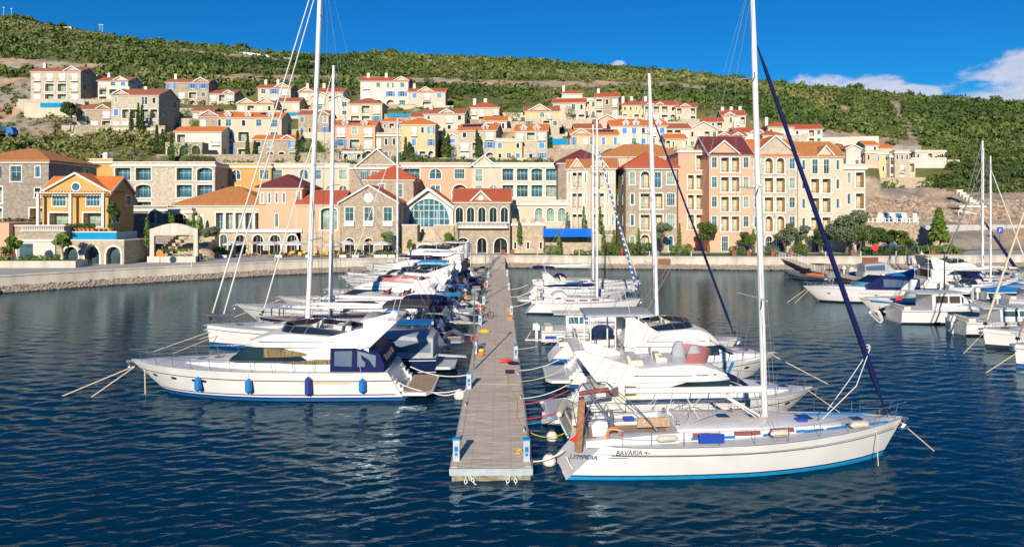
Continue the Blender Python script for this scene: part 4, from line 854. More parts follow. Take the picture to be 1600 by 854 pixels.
for (a, b) in zip(QL[:-1], QL[1:]):
    d = Vector((b[0] - a[0], b[1] - a[1])).normalized(); n_ = Vector((d.y, -d.x)) * 2.9
    mb.quad((*a, .72), (*b, .72), (b[0] + n_.x * .7, b[1] + n_.y * .7, .08), (a[0] + n_.x * .7, a[1] + n_.y * .7, .08), 0)
    mb.quad((b[0] + n_.x * .7, b[1] + n_.y * .7, .08), (a[0] + n_.x * .7, a[1] + n_.y * .7, .08), (a[0] + n_.x * 1.2, a[1] + n_.y * 1.2, -.6), (b[0] + n_.x * 1.2, b[1] + n_.y * 1.2, -.6), 1)
tag(mb.build('rock_armour', ['riprap', 'riprap_wet'], ang=10), 'bank of pale broken stones sloping into the water below the quay wall', 'rocks', kind='stuff')
# water
def water():
    m = bpy.data.materials.new('sea'); m.use_nodes = True; t = m.node_tree; b = t.nodes['Principled BSDF']
    b.inputs['Base Color'].default_value = (.0005, .036, .072, 1); b.inputs['Roughness'].default_value = .05; b.inputs['IOR'].default_value = 1.2
    co = t.nodes.new('ShaderNodeTexCoord')
    def layer(sx, sy, sc, det, rot=0, dist=0, ridge=False):
        mp = t.nodes.new('ShaderNodeMapping'); mp.inputs['Scale'].default_value = (sx, sy, 1); mp.inputs['Rotation'].default_value = (0, 0, rot); t.links.new(co.outputs['Object'], mp.inputs[0])
        n = t.nodes.new('ShaderNodeTexNoise'); n.inputs['Scale'].default_value = sc; n.inputs['Detail'].default_value = det; n.inputs['Roughness'].default_value = .55; n.inputs['Distortion'].default_value = dist; t.links.new(mp.outputs[0], n.inputs[0])
        if not ridge: return n.outputs[0]
        p = t.nodes.new('ShaderNodeMath'); p.operation = 'MULTIPLY_ADD'; p.inputs[1].default_value = 2; p.inputs[2].default_value = -1; t.links.new(n.outputs[0], p.inputs[0]); q = t.nodes.new('ShaderNodeMath'); q.operation = 'ABSOLUTE'; t.links.new(p.outputs[0], q.inputs[0]); u = t.nodes.new('ShaderNodeMath'); u.operation = 'SUBTRACT'; u.inputs[0].default_value = 1; t.links.new(q.outputs[0], u.inputs[1]); return u.outputs[0]
    a = layer(.6, 1.5, 4.2, 3, .15, .4); c = layer(.6, 1.5, 1.3, 2, -.2, .4)
    m2 = t.nodes.new('ShaderNodeMath'); m2.operation = 'MULTIPLY_ADD'; t.links.new(a, m2.inputs[0]); m2.inputs[1].default_value = .35; t.links.new(c, m2.inputs[2])
    bp = t.nodes.new('ShaderNodeBump'); bp.inputs['Strength'].default_value = 1; bp.inputs['Distance'].default_value = WAVE; t.links.new(m2.outputs[0], bp.inputs['Height'])
    t.nodes.remove(b); df = t.nodes.new('ShaderNodeBsdfDiffuse'); df.inputs[0].default_value = (.0006, .025, .052, 1); gl = t.nodes.new('ShaderNodeBsdfGlossy'); gl.inputs['Color'].default_value = (.66, .87, 1, 1); gl.inputs['Roughness'].default_value = .04
    fr_ = t.nodes.new('ShaderNodeFresnel'); fr_.inputs[0].default_value = 1.33; fm = t.nodes.new('ShaderNodeMath'); fm.operation = 'MULTIPLY'; fm.inputs[1].default_value = .78; t.links.new(fr_.outputs[0], fm.inputs[0])
    for q in (gl, fr_): t.links.new(bp.outputs[0], q.inputs['Normal'])
    ms = t.nodes.new('ShaderNodeMixShader'); t.links.new(fm.outputs[0], ms.inputs[0]); t.links.new(df.outputs[0], ms.inputs[1]); t.links.new(gl.outputs[0], ms.inputs[2]); t.links.new(ms.outputs[0], t.nodes['Material Output'].inputs[0])
    # real wavelets: a sum of short wind waves, sharper at the crests, on a grid that is finer close by
    Ds = [13.0]
    while Ds[-1] < 141: Ds.append(Ds[-1] + max(.05, Ds[-1] ** 2 / 8600))
    Ds = np.array(Ds); S = np.linspace(-1.0, 1.0, 1150); DD_, SS = np.meshgrid(Ds, S, indexing='ij'); X = (SS * (DD_ * .96 + 3)).ravel(); Y = DD_.ravel(); sp_ = np.maximum(Y ** 2 / 8600, Y * .0017); Z = np.zeros_like(X); DX = np.zeros_like(X); DY = np.zeros_like(X)
    g = np.random.default_rng(21); K = 64; mod = np.zeros_like(X)
    for k in range(7):
        th = g.uniform(0, 2 * pi); q = 2 * pi / g.uniform(9, 45); mod += np.sin(X * cos(th) * q * .6 + Y * sin(th) * q + g.uniform(0, 6.3))
    mod = np.clip(.95 + .16 * mod, .45, 1.5)
    for k in range(K):
        lam = .20 * (9.0 ** g.random()); th = g.normal(-.08, .42); kk = 2 * pi / lam; sl_ = SLOPE * sqrt(2.0 / K) * (1.15 if lam < .8 else .85); a_ = sl_ / kk
        f = np.clip((lam / sp_ - 2.0) / 1.5, 0, 1); ph = kk * (X * sin(th) + Y * cos(th)) + g.uniform(0, 6.3); Z += a_ * f * np.cos(ph); DX -= 1.0 * a_ * f * sin(th) * np.sin(ph); DY -= 1.0 * a_ * f * cos(th) * np.sin(ph)
    V = np.stack([X + DX * mod, Y + DY * mod, Z * mod], 1).astype(np.float32); n, m_ = len(Ds), len(S); idx = np.arange(n * m_).reshape(n, m_); Q = np.stack([idx[:-1, :-1], idx[:-1, 1:], idx[1:, 1:], idx[1:, :-1]], -1).reshape(-1, 4).astype(np.int32)
    me = bpy.data.meshes.new('water'); me.vertices.add(n * m_); me.vertices.foreach_set('co', V.ravel()); me.loops.add(Q.size); me.loops.foreach_set('vertex_index', Q.ravel()); me.polygons.add(len(Q)); me.polygons.foreach_set('loop_start', np.arange(0, Q.size, 4, dtype=np.int32)); me.polygons.foreach_set('use_smooth', np.ones(len(Q), dtype=bool)); me.update(); me.materials.append(m)
    o = bpy.data.objects.new('water', me); COL.objects.link(o); structure(o)
    mb = MB(); mb.quad((-900, -500, -.22), (900, -500, -.22), (900, 142, -.22), (-900, 142, -.22)); me = mb.mesh('open_water', 'paving'); me.materials.clear(); me.materials.append(m)
    o = bpy.data.objects.new('open_water', me); COL.objects.link(o); structure(o)
SLOPE = .125
WAVE = .03
water()
structure(polysheet('seabed', [(-900, -500), (900, -500), (900, 142), (-900, 142)], -6, 'asphalt'))
# ================================================================== PLANTS
def leafcloud(cen, rad, n, size, rng, flat=.0, shell=.55):
    """n small leaf quads filling ellipsoids; cen (k,3), rad (k,3). returns verts (4n,3)"""
    k = len(cen); idx = rng.integers(0, k, n); d = rng.normal(size=(n, 3)); d /= np.linalg.norm(d, axis=1)[:, None]
    r = rng.random(n) ** (1 / 3.0); r = shell + (1 - shell) * r; r *= rng.uniform(.75, 1.12, n)
    p = cen[idx] + d * rad[idx] * r[:, None]
    a = rng.normal(size=(n, 3)); a /= np.linalg.norm(a, axis=1)[:, None]; b = np.cross(a, d + rng.normal(size=(n, 3)) * .6); b /= np.linalg.norm(b, axis=1)[:, None] + 1e-9
    s = size * rng.uniform(.6, 1.3, n)[:, None]; a = a * s; b = b * s * .6
    return np.stack([p - a - b, p + a - b, p + a + b, p - a + b], 1).reshape(-1, 3)
def quadmesh(name, V, mats, midx=None):
    n = len(V) // 4; me = bpy.data.meshes.new(name); me.vertices.add(len(V)); me.vertices.foreach_set('co', V.astype(np.float32).ravel())
    me.loops.add(4 * n); me.loops.foreach_set('vertex_index', np.arange(4 * n, dtype=np.int32)); me.polygons.add(n); me.polygons.foreach_set('loop_start', np.arange(0, 4 * n, 4, dtype=np.int32))
    for q in mats: me.materials.append(MATS[q])
    if midx is not None: me.polygons.foreach_set('material_index', midx.astype(np.int32))
    me.update(); me.validate(); return me
rng = np.random.default_rng(5)
def scrub():
    Vs = []; Ms = []; cnt = 0; r = random.Random(11)
    for i in range(60000):
        s = r.uniform(-.93, .97); D = 156 + (560 - 156) * r.random() ** .85; X = s * D; px = 800 + s * F
        if px > 1330 and D < (192 if px < 1450 else 183) and r.random() > .12: continue
        if px < 1330 and D < (158 if px < 262 else 178): continue
        z = zterr(X, D); py = YH - (z - HC) * F / D
        dm = max(dirtmask(px, py), dirtmask(px, py - 4) if px > 470 or py < 130 else 0)
        if dm > .35 and r.random() < min(.98, dm * 1.25): continue
        inside = False
        for (lx, ly, ux, uy, W, dep, zb) in PADS:
            dx, dy = X - lx, D - ly; u = dx * ux + dy * uy; v = -dx * uy + dy * ux
            if -.8 < u < W + .8 and -3.0 < v < dep + 1: inside = True; break
        if inside: continue
        village = 250 < px < 1340 and D < 262
        if village and r.random() > .8: continue
        dens = mnoise.noise(Vector((X * .02, D * .02, 4)))
        if dens < -.15 and r.random() < .6: continue
        if D < 300: z = zpad(X, D, z)
        big = (1.0 if D < 280 else 1.35); rad = (.7 + 2.0 * r.random() ** 2.2 + .5 * max(0, dens)) * big * (.7 if village else 1)
        hgt = rad * r.uniform(.55, 1.0); n = 54 if D < 270 else 28
        k = 3; cen = np.array([[X + r.uniform(-.5, .5) * rad, D + r.uniform(-.5, .5) * rad, z + hgt * r.uniform(.3, .7)] for _ in range(k)]); rd = np.array([[rad * .75, rad * .75, hgt * .7]] * k)
        Vs.append(leafcloud(cen, rd, n, rad * (.17 if D < 270 else .22), rng)); t = .5 + .9 * mnoise.noise(Vector((X * .012, D * .012, 9))) + .45 * (r.random() - .5)
        mi = 2 if t < .28 else 0 if t < .52 else 1 if t < .80 else 3
        if (px > 1300) and mi == 3: mi = 2
        Ms.append(np.full(n, mi)); cnt += 1
        if cnt > 23000: break
    V = np.concatenate(Vs); M_ = np.concatenate(Ms); me = quadmesh('scrub', V, ['leaf_a', 'leaf_b', 'leaf_dark', 'leaf_dry'], M_)
    o = bpy.data.objects.new('scrub', me); COL.objects.link(o); tag(o, 'dense green scrub covering the hillside above and between the houses', 'scrub', kind='stuff'); print('bushes', cnt)
scrub()
def tree(px, D, zb, h, cw, leaf, label, cat='tree', name='tree', trunk=.18, th=.3, n=1600, size=.16, shape='round', group='trees along the waterfront', seed=0, X=None):
    X = PX(px, D) if X is None else X; r = random.Random(int(px * 7 + D)); root = empty(name, label, cat, (X, D, zb), 0, group); t = MB()
    hc = h * th; top = (r.uniform(-.1, .1) * cw, r.uniform(-.1, .1) * cw, hc); t.tube([(0, 0, -.3), (0.03 * h, 0, hc * .5), top, (top[0], top[1], h * .75)], [trunk, trunk * .8, trunk * .6, trunk * .15], 7)
    cen = []; rad = []
    if shape == 'round':
        for i in range(9):
            an = r.uniform(0, 2 * pi); q = r.uniform(.15, .62) * cw / 2; zz = r.uniform(hc + (h - hc) * .25, hc + (h - hc) * .85); e = (cos(an) * q, sin(an) * q, zz); cen.append(e); k = r.uniform(.28, .42) * cw / 2 * 1.2; rad.append((k, k, k * r.uniform(.6, .9)))
            t.tube([top, (e[0] * .5, e[1] * .5, (e[2] + hc) / 2 + .1), e], [trunk * .4, trunk * .28, trunk * .08], 5)
    elif shape == 'cypress':
        for i in range(8): zz = h * (.08 + .9 * i / 8); k = cw / 2 * (1 - (i / 8) ** 1.6) + .08; cen.append((0, 0, zz)); rad.append((k, k, h * .09))
    elif shape == 'cone':
        for i in range(46):
            f_ = i / 46; an = i * 2.4; k = cw / 2 * (1 - f_ * .86); zz = hc * .7 + (h - hc * .7) * f_; e = (cos(an) * k * .62, sin(an) * k * .62, zz); cen.append(e); rad.append((k * .42 + .1, k * .42 + .1, h * .035)); t.tube([(0, 0, zz), e], [.05, .02], 4)
    t.build('trunk', 'bark', root)
    V = leafcloud(np.array(cen), np.array(rad), n, size, rng, shell=.35)
    o = bpy.data.objects.new('crown', quadmesh('crown', V, [leaf])); COL.objects.link(o); o.parent = root; return root
tree(1107, 133, ZQ, 6.4, 5.6, 'leaf_a', 'round dark green tree in front of the peach apartment front', n=2600)
tree(1163, 132, ZQ, 4.2, 3.6, 'leaf_dark', 'small dark tree just left of the main mast foot on the lawn', n=1300)
tree(1176, 131, ZQ, 3.8, 2.6, 'leaf_a', 'little pale green tree hugging the main mast on the lawn', n=900)
tree(1227, 131, ZQ, 6.0, 4.6, 'leaf_olive', 'grey green olive tree before the pale stone apartment front', n=2300)
tree(1259, 132, ZQ, 5.6, 3.0, 'leaf_olive', 'thin sparse tree with bare twigs left of the big olive tree', n=700)
tree(1282, 131, ZQ, 4.6, 4.2, 'leaf_dark', 'low dark tree crossed by the navy furled sail on the lawn', n=1500)
tree(1322, 130, ZQ, 8.2, 9.0, 'leaf_olive', 'biggest olive tree, wide and silvery green, at the right end of the apartments', trunk=.3, n=5200, size=.18)
tree(1341, 128, ZQ, 6.0, 5.0, 'leaf_a', 'mid green tree overlapping the biggest olive tree on its right', n=2200)
tree(1367, 131, ZQ, 5.4, 5.0, 'leaf_dark', 'left tree of the dark pair beside the red round sign', n=2200)
tree(1388, 132, ZQ, 5.2, 4.6, 'leaf_dark', 'right tree of the dark pair beside the parked cars', n=2000)
tree(1415, 130, ZQ, 4.6, 3.6, 'leaf_a', 'small upright tree before the rough stone ramp wall', n=1500)
tree(1467, 139, ZQ + .3, 8.4, 4.4, 'leaf_bright', 'tall cone shaped conifer standing before the grey concrete wall', shape='cone', n=5200, size=.2, trunk=.22)
tree(1035, 128, ZQ + 1.0, 5.0, 4.2, 'leaf_olive', 'grey green olive tree in front of the stone corner building', n=2000)
tree(330, 122, ZQ + 1.4, 3.8, 4.2, 'leaf_olive', 'squat olive tree on the stone mound left of the arcade', n=1900)
tree(98, 101, ZQ + .3, 4.6, 2.8, 'leaf_bright', 'small lime green tree before the left end of the golden arcade', n=1200, th=.5)
tree(23, 101, ZQ + .3, 4.2, 2.6, 'leaf_bright', 'small lime green tree before the glazed porch at far left', n=1100, th=.5)
tree(176, 112, ZQ + 5.4, 5.0, 2.4, 'leaf_dark', 'dark bushy tree standing right of the ochre villa', n=1100, th=.15)
tree(606, 127, ZQ, 4.4, 3.0, 'leaf_bright', 'bright green small tree left of the golden porch', n=1300)
tree(703, 127.5, ZQ, 4.6, 3.2, 'leaf_bright', 'bright green small tree right of the golden porch', n=1400)
tree(640, 127, ZQ, 3.0, 1.2, 'leaf_bright', 'slim bright green shrub tree in front of the golden porch', n=500)
tree(110, 222, zterr(PX(110, 222), 222), 8.5, 7, 'leaf_dark', 'round dark green tree alone on the bare slope beside a white utility box', group='trees on the hillside', n=1600, size=.3)
for i, (px, D, zb, h) in enumerate([(811, 130.8, 4.5, 4.6), (886, 134, 5, 5.5), (912, 131, 6.5, 5.2), (938, 131, 6.5, 5), (873, 126, 2.4, 4.6), (943, 128.5, 3, 5.0), (959, 130, 2.6, 4.6), (998, 131.5, 2.4, 5.0), (1062, 132.5, 2.4, 6), (1177, 133, 2.4, 4.8), (1251, 132.5, 2.4, 5), (265, 127, 6.5, 4), (270, 127, 6.5, 3.6), (294, 130, 6.5, 2.6), (303, 130, 6.5, 2.8), (314, 130, 6.5, 3.0), (268, 186, 24, 8), (216, 218, 36, 9), (222, 218, 36, 8.5), (205, 219, 36, 7), (245, 200, 28, 8), (254, 196, 27, 7), (387, 195, 24.5, 8), (398, 194, 24, 6.5), (465, 190, 24, 9), (634, 197, 24, 8), (642, 198, 24, 6), (745, 196, 24, 10), (750, 196, 24, 8), (861, 197, 24, 8), (694, 201, 27, 8), (700, 200, 26, 7)]):
    where = ['beside the low annex', 'at the right end of the low annex', 'left on the upper terrace above the vivid blue pool', 'right on the upper terrace above the vivid blue pool', 'before the slotted golden wall', 'at the right end of the slotted golden wall', 'left of the stone corner building', 'against the middle of the stone corner building', 'at the seam of stone corner building and peach bay', 'left of the main mast at the stone apartments', 'left of the sparse thin tree', 'left of two by the arched stone link', 'right of two by the arched stone link', 'first of three before the pavilion blind arches', 'middle of three before the pavilion blind arches', 'last of three before the pavilion blind arches', 'by the long rough golden wall', 'left of the tallest pair under the big pale house', 'right of the tallest pair under the big pale house', 'small and apart under the big pale house', 'on the slope left of the three arch terrace', 'touching the three arch terrace', 'tall, before the long cream house', 'short, before the long cream house', 'in the shade right of the arched stone porch house', 'tall, left foot of the yellow hipped house', 'short, left foot of the yellow hipped house', 'taller of two between yellow and solar roofed houses', 'shorter of two between yellow and solar roofed houses', 'under the turquoise pool strips', 'taller, behind the yellow hipped house corner', 'lower, behind the yellow hipped house corner'][i]
    tree(px, D, zb - .2, h, .9 if D < 150 else 1.5, 'leaf_bright' if D < 150 else 'leaf_dark', 'slender cypress ' + where, cat='cypress', name='cypress', shape='cypress', n=420, size=.13 if D < 150 else .25, trunk=.08, group='cypresses')
# clumps on the ridge that stand out against the sky
for i, (px, D, h) in enumerate([(30, 528, 7), (96, 530, 8), (250, 520, 6), (378, 528, 9), (610, 522, 8), (668, 520, 6), (760, 520, 6), (846, 520, 7), (1068, 505, 8), (1115, 498, 8), (1151, 492, 9), (1222, 485, 8), (1300, 478, 6), (1336, 474, 10), (1421, 466, 8), (1560, 456, 8)]):
    w_ = ['far left', 'beside the hilltop hut', 'above the guard rail', 'above the tan road patch', 'above the long balcony house', 'right of centre dip', 'above the yellow hipped house', 'above the green bank', 'right of the third mast', 'between third mast and main mast', 'left of the main mast', 'just left of the navy sail', 'under the small cloud', 'round, under the left cloud', 'between the two clouds', 'at the far right end'][i]
    tree(px, D, zterr(PX(px, D), D) - 2.5, h * .85, h * 1.5, 'leaf_a', 'low round tree on the ridge line ' + w_, name='ridge_tree', group='trees on the ridge', n=420, size=.7, th=.1)
def hedge(px0, px1, D, z, h, leaf, label, dep=1.2, cat='hedge', name='hedge', dens=60, rough=.5):
    x0, x1 = PX(px0, D), PX(px1, D); L = x1 - x0; n = int(L * dep * h * dens) + 80; k = max(2, int(L / .8))
    cen = np.array([[L * (i + .5) / k, 0, h * (.5 + rough * .2 * sin(i * 2.3))] for i in range(k)]); rad = np.array([[L / k * .8, dep / 2, h * .5]] * k)
    o = bpy.data.objects.new(name, quadmesh(name, leafcloud(cen, rad, n, .12, rng, shell=.4), [leaf])); COL.objects.link(o); o.location = (x0, D, z); return tag(o, label, cat, 'clipped hedges and bushes')
hedge(32, 92, 101.5, ZQ + .9, .8, 'leaf_bright', 'low clipped green hedge along the raised planter at far left')
hedge(-20, 14, 101.5, ZQ + .9, .7, 'leaf_bright', 'short clipped hedge below the round bush at the left edge')
hedge(1, 15, 103, ZQ + 1.2, 1.8, 'leaf_dark', 'clipped round bush in a planter at the left edge', dep=1.8)
hedge(240, 300, 111.5, ZQ + 1.6, .5, 'leaf_bright', 'thin green hedge along the curved planter under the white arch')
hedge(226, 232, 110.8, ZQ + 1.5, 6.0, 'leaf_bright', 'climbing vine on the left post of the white arch', dep=.9)
hedge(306, 312, 110.8, ZQ + 1.5, 6.0, 'leaf_bright', 'climbing vine on the right post of the white arch', dep=.9)
hedge(851, 876, 126, ZQ, 2.0, 'leaf_bright', 'bushy green shrubs below the vivid blue pool', dep=1.6)
hedge(898, 945, 126.5, ZQ, 1.0, 'leaf_a', 'low green bushes behind the blue and white furled sail', dep=1.5)
hedge(946, 990, 127, ZQ, 2.6, 'leaf_a', 'tall wild bushes at the left foot of the stone corner building', dep=2.0)
hedge(985, 1024, 127, ZQ, 2.4, 'leaf_dark', 'green bushes in the middle before the stone corner building', dep=2.0)
hedge(1048, 1062, 128, ZQ, 1.9, 'leaf_bright', 'left round bush before the peach balcony bay', dep=2.2)
hedge(1066, 1080, 128, ZQ, 2.0, 'leaf_bright', 'right round bush before the peach balcony bay', dep=2.2)
hedge(1140, 1160, 129, ZQ, 1.6, 'leaf_a', 'leafy bush under the small dark tree', dep=1.8)
hedge(1190, 1216, 129.5, ZQ, 1.7, 'leaf_olive', 'grey green bushes right of the main mast', dep=1.8)
hedge(1236, 1262, 130, ZQ, 1.8, 'leaf_a', 'green bushes between olive tree and thin tree', dep=1.8)
hedge(1345, 1440, 130.5, ZQ, 1.5, 'leaf_dark', 'long dark hedge in front of the parked cars', dep=1.4)
hedge(1440, 1499, 131, ZQ + .2, 1.2, 'leaf_bright', 'bright green bank of shrubs under the conifer', dep=5, rough=1.5)
hedge(330, 350, 121, ZQ + .9, .9, 'leaf_a', 'low bushes around the squat olive tree', dep=2)
hedge(0, 62, 116, PZ(352, 116), 1.3, 'leaf_dark', 'dark hedge on the terrace below the grey building darkened for shadow')
for i, (a, b, D, z, h) in enumerate([(260, 312, 181, 24.6, 4), (470, 530, 191, 24.5, 6), (532, 566, 193, 24.5, 4.5), (690, 712, 200, 26, 4), (790, 812, 238, 43, 3), (842, 860, 234, 40, 4), (884, 898, 232, 42, 4), (300, 345, 224, 37, 3), (285, 300, 246, 44, 3.2), (160, 190, 219, 31, 3.5)]):
    w_ = ['on the long rough golden wall', 'between the two left masts', 'at the corner of the peach dormer house', 'between two solar roofed houses', 'on the green grass bank', 'left of the cream retaining walls', 'over the turquoise pool strips', 'on terraces above the plain orange roof', 'at the foot of the stone house with the white chimney', 'under the yellow balcony house'][i]
    o = hedge(a, b, D, z - .5, h, ['leaf_a', 'leaf_bright', 'leaf_dark'][i % 3], 'leafy garden bushes ' + w_, dep=4, dens=9)
o = MB()
for (a, b, y) in [(-120, 1, 0)]: pass
def lawn(name, px0, px1, D0, D1, label=None):
    o = MB(); o.add([(PX(px0, D0), D0, ZQ + .02), (PX(px1, D0), D0, ZQ + .02), (PX(px1, D1), D1, ZQ + .02), (PX(px0, D1), D1, ZQ + .02)], [(0, 1, 2, 3)]); structure(o.build(name, 'grass'))
lawn('lawn', 1030, 1215, 124.5, 132); lawn('lawn', 1228, 1262, 124.6, 131); lawn('lawn', 1345, 1440, 125.5, 131); lawn('lawn', 800, 850, 127.5, 131.5); lawn('lawn', 890, 1010, 124.8, 131); lawn('lawn', 1262, 1330, 125.6, 131)
# grass bank high on the hill
o = MB(); X0, X1 = PX(794, 240), PX(822, 240); o.add([(X0, 240, PZ(178, 240)), (X1, 240, PZ(180, 240)), (X1, 250, PZ(166, 250)), (X0, 250, PZ(163, 250))], [(0, 1, 2, 3)]); structure(o.build('grass_bank', 'grass'))
# ================================================================== BOATS
PG = 'boats moored along the pier'; PG2 = 'boats moored at the far pontoon'
class Hull:
    """lofted hull. local x from the stern (0) to the bow (L), y to port, z up from the water"""
    def __init__(s, L, B, zs, zb, rake=1.6, srake=0.0, flare=.5, full=2.4, sternw=.85, keel=.5, dip=.08, wl=.86, maxt=.42):
        s.__dict__.update(L=L, B=B, zs=zs, zb=zb, rake=rake, srake=srake, flare=flare, full=full, sternw=sternw, keel=keel, dip=dip, wl=wl, maxt=maxt)
    def b(s, t):
        if t < s.maxt: q = t / s.maxt; return s.B / 2 * (s.sternw + (1 - s.sternw) * (1 - (1 - q) ** 2))
        q = (t - s.maxt) / (1 - s.maxt); return s.B / 2 * max(0.0, 1 - q ** s.full) + .03
    def sh(s, t): return s.zs + (s.zb - s.zs) * t ** 1.8 - s.dip * 4 * t * (1 - t)
    def pt(s, t, z):
        """starboard-side point (positive y) at station t and height z"""
        h = s.sh(t); f = max(-.6, min(1, z / h)); bb = s.b(t)
        k = s.wl - s.flare * max(0, t - .35) ** 1.3
        if f >= 0: y = bb * (k + (1 - k) * f ** .8)
        else: y = bb * k * max(0, (1 + f * 1.2 * h / s.keel)) if False else bb * k * max(0.0, 1 - (-z / s.keel) ** 1.4)
        x = t * s.L - s.rake * (1 - f) * t ** 5 + s.srake * f * (1 - t) ** 7
        return (x, y, z)
    def build(s, root, cols=('gelcoat', 'black', 'navy', 'antifoul', 'deck_white'), rub=.1, rubw=.035, stripe=(.22, .14), name='hull', transom=None, n=30, deckz=.0):
        mb = MB(); secs = []; rm = None
        for i in range(n + 1):
            t = i / n; h = s.sh(t)
            zz = [h, h - rub, h - rub - rubw, h * .66, h * .42, stripe[0] + .04 * t, stripe[1] + .03 * t, .10 + .02 * t, .02, -s.keel * .5, -s.keel]
            half = [s.pt(t, z) for z in zz]
            secs.append(half + [(x, -y, z) for x, y, z in reversed(half)])
        seg = [0, 1, 0, 0, 0, 2, 0 if stripe[2:] else 3, 3, 3, 3]
        rm = seg + [3] + list(reversed(seg)) + [0]
        mb.loft(secs, rowm=rm); o = len(mb.v) - len(secs) * len(secs[0])
        mb.f.append(tuple(range(len(secs[0]) - 1, -1, -1))); mb.m.append(0)
        mb.build(name, [cols[0], cols[1], cols[2], cols[3]], root)
        d = MB(); ds = []
        for i in range(n + 1):
            t = i / n; x, y, z = s.pt(t, s.sh(t)); z -= deckz; y = max(0, y - .03); ds.append([(x, y, z + .002), (x, y * .6, z + .04), (x, 0, z + .055), (x, -y * .6, z + .04), (x, -y, z + .002)])
        d.loft(ds); d.build('deck', cols[4], root)
def house_at(st, x):
    for i in range(len(st) - 1):
        if st[i][0] <= x <= st[i + 1][0] or st[i][0] >= x >= st[i + 1][0]:
            u = (x - st[i][0]) / (st[i + 1][0] - st[i][0] + 1e-9); return [st[i][k] + (st[i + 1][k] - st[i][k]) * u for k in range(5)]
    return st[-1] if abs(x - st[-1][0]) < abs(x - st[0][0]) else st[0]
def cabin(root, st, m, name='cabin', r=.08, camber=.06):
    """st: list of (x, z0, z1, halfwidth at z0, halfwidth at z1)"""
    mb = MB(); secs = []
    for (x, z0, z1, hb, ht) in st:
        rr = min(r, (z1 - z0) * .4, ht * .5); secs.append([(x, hb, z0), (x, ht + .0, z1 - rr), (x, ht - rr * .3, z1 - rr * .3), (x, ht - rr, z1), (x, ht * .5, z1 + camber * .7), (x, 0, z1 + camber), (x, -ht * .5, z1 + camber * .7), (x, -ht + rr, z1), (x, -ht + rr * .3, z1 - rr * .3), (x, -ht, z1 - rr), (x, -hb, z0)])
    mb.loft(secs, cap0=True, cap1=True); return mb.build(name, m, root)
def band(parent, st, xs, m, name='window', off=.018, both=True, th=.012):
    """glass strip lying on the cabin side; xs: (x, zbottom, ztop)"""
    for sg in ((1, -1) if both else (1,)):
        mb = MB(); A = []
        for (x, zb, zt) in xs:
            q = house_at(st, x)
            def yy(z): u = (z - q[1]) / max(.01, q[2] - q[1]); return sg * (q[3] + (q[4] - q[3]) * max(0, min(1, u)) + off)
            A.append([(x, yy(zb), zb), (x, yy((zb + zt) / 2) + sg * .004, (zb + zt) / 2), (x, yy(zt), zt), (x, yy(zt) - sg * th, zt), (x, yy(zb) - sg * th, zb)])
        mb.loft(A, closed=True, cap0=True, cap1=True); mb.build(name, m, parent)
def hullband(parent, H, t0, t1, z0, z1, m, name='stripe', n=14, off=.012, both=True, taper=False, frac=False):
    for sg in ((1, -1) if both else (1,)):
        mb = MB(); A = []
        for i in range(n + 1):
            t = t0 + (t1 - t0) * i / n; a, b = (z0, z1) if not frac else (H.sh(t) * z0, H.sh(t) * z1)
            if taper: k = min(1, (1 - abs(2 * i / n - 1)) * 3); c = (a + b) / 2; a, b = c + (a - c) * k, c + (b - c) * k
            p, q = H.pt(t, a), H.pt(t, b); A.append([(p[0], sg * (p[1] + off), p[2]), (q[0], sg * (q[1] + off), q[2])])
        mb.loft(A); mb.build(name, m, parent)
def portlight(parent, H, t, z, w=.42, h=.16, m='dark_window', sides=(1, -1)):
    for sg in sides:
        mb = MB(); P = []; 
        for k in range(12):
            a = 2 * pi * k / 12; x = cos(a) * w / 2; x = max(-w / 2, min(w / 2, x * 1.25)); zz = z + sin(a) * h / 2; p = H.pt(t + x / H.L, zz); P.append((p[0], sg * (p[1] + .014), p[2]))
        P2 = [(a, b - sg * .02, c) for a, b, c in P]; mb.add(P + P2, [tuple(range(12))] + [(k, (k + 1) % 12, 12 + (k + 1) % 12, 12 + k) for k in range(12)]); mb.build('portlight', m, parent)
def rails(root, H, t0, t1, n=8, h=.62, r=.014, lean=.0, mid=True, m='steel', inset=.1, bowloop=True, name='guard_rail'):
    mb = MB(); tops = {1: [], -1: []}
    for sg in (1, -1):
        for i in range(n + 1):
            t = t0 + (t1 - t0) * i / n; x, y, z = H.pt(t, H.sh(t)); y = max(0.05, y - inset); p = (x + lean, sg * y, z + h); tops[sg].append(p)
            mb.tube([(x, sg * y, z), p], r, 5)
            if mid and i: pass
    for sg in (1, -1):
        mb.tube(tops[sg], r, 5)
        if mid: mb.tube([(x, y, z - h * .5) for x, y, z in tops[sg]], r * .6, 4)
    if bowloop: x, y, z = H.pt(t1, H.sh(t1)); mb.tube([tops[1][-1], (H.L + .1 + lean, 0, tops[1][-1][2] + .03), tops[-1][-1]], r, 5)
    return mb.build(name, m, root)
def fender(root, H, t, z, m, r=.12, l=.62, sg=1, name='fender', rope=True):
    mb = MB(); x, y, _ = H.pt(t, z); yy = sg * (y + r * .9); pr = [(.02, -l / 2 - .08), (.05, -l / 2 - .03), (r, -l / 2 + .08), (r * 1.04, 0), (r, l / 2 - .08), (.05, l / 2 + .03), (.02, l / 2 + .07)]
    mb.lathe(pr, (x, yy, z), 10); o = mb.build(name, m, root)
    if rope:
        rb = MB(); a = H.pt(t, H.sh(t)); rb.tube([(x, yy, z + l / 2), (a[0], sg * (a[1] + .01), a[2] + .4)], .008, 4); rb.build('lanyard', 'rope_white', o)
def wing(root, pts, y0, th, m, name='arch'):
    mb = MB()
    for sg in (1, -1): mb.prism(pts, sg * y0 - th / 2, sg * y0 + th / 2, 'y')
    return mb, name, m
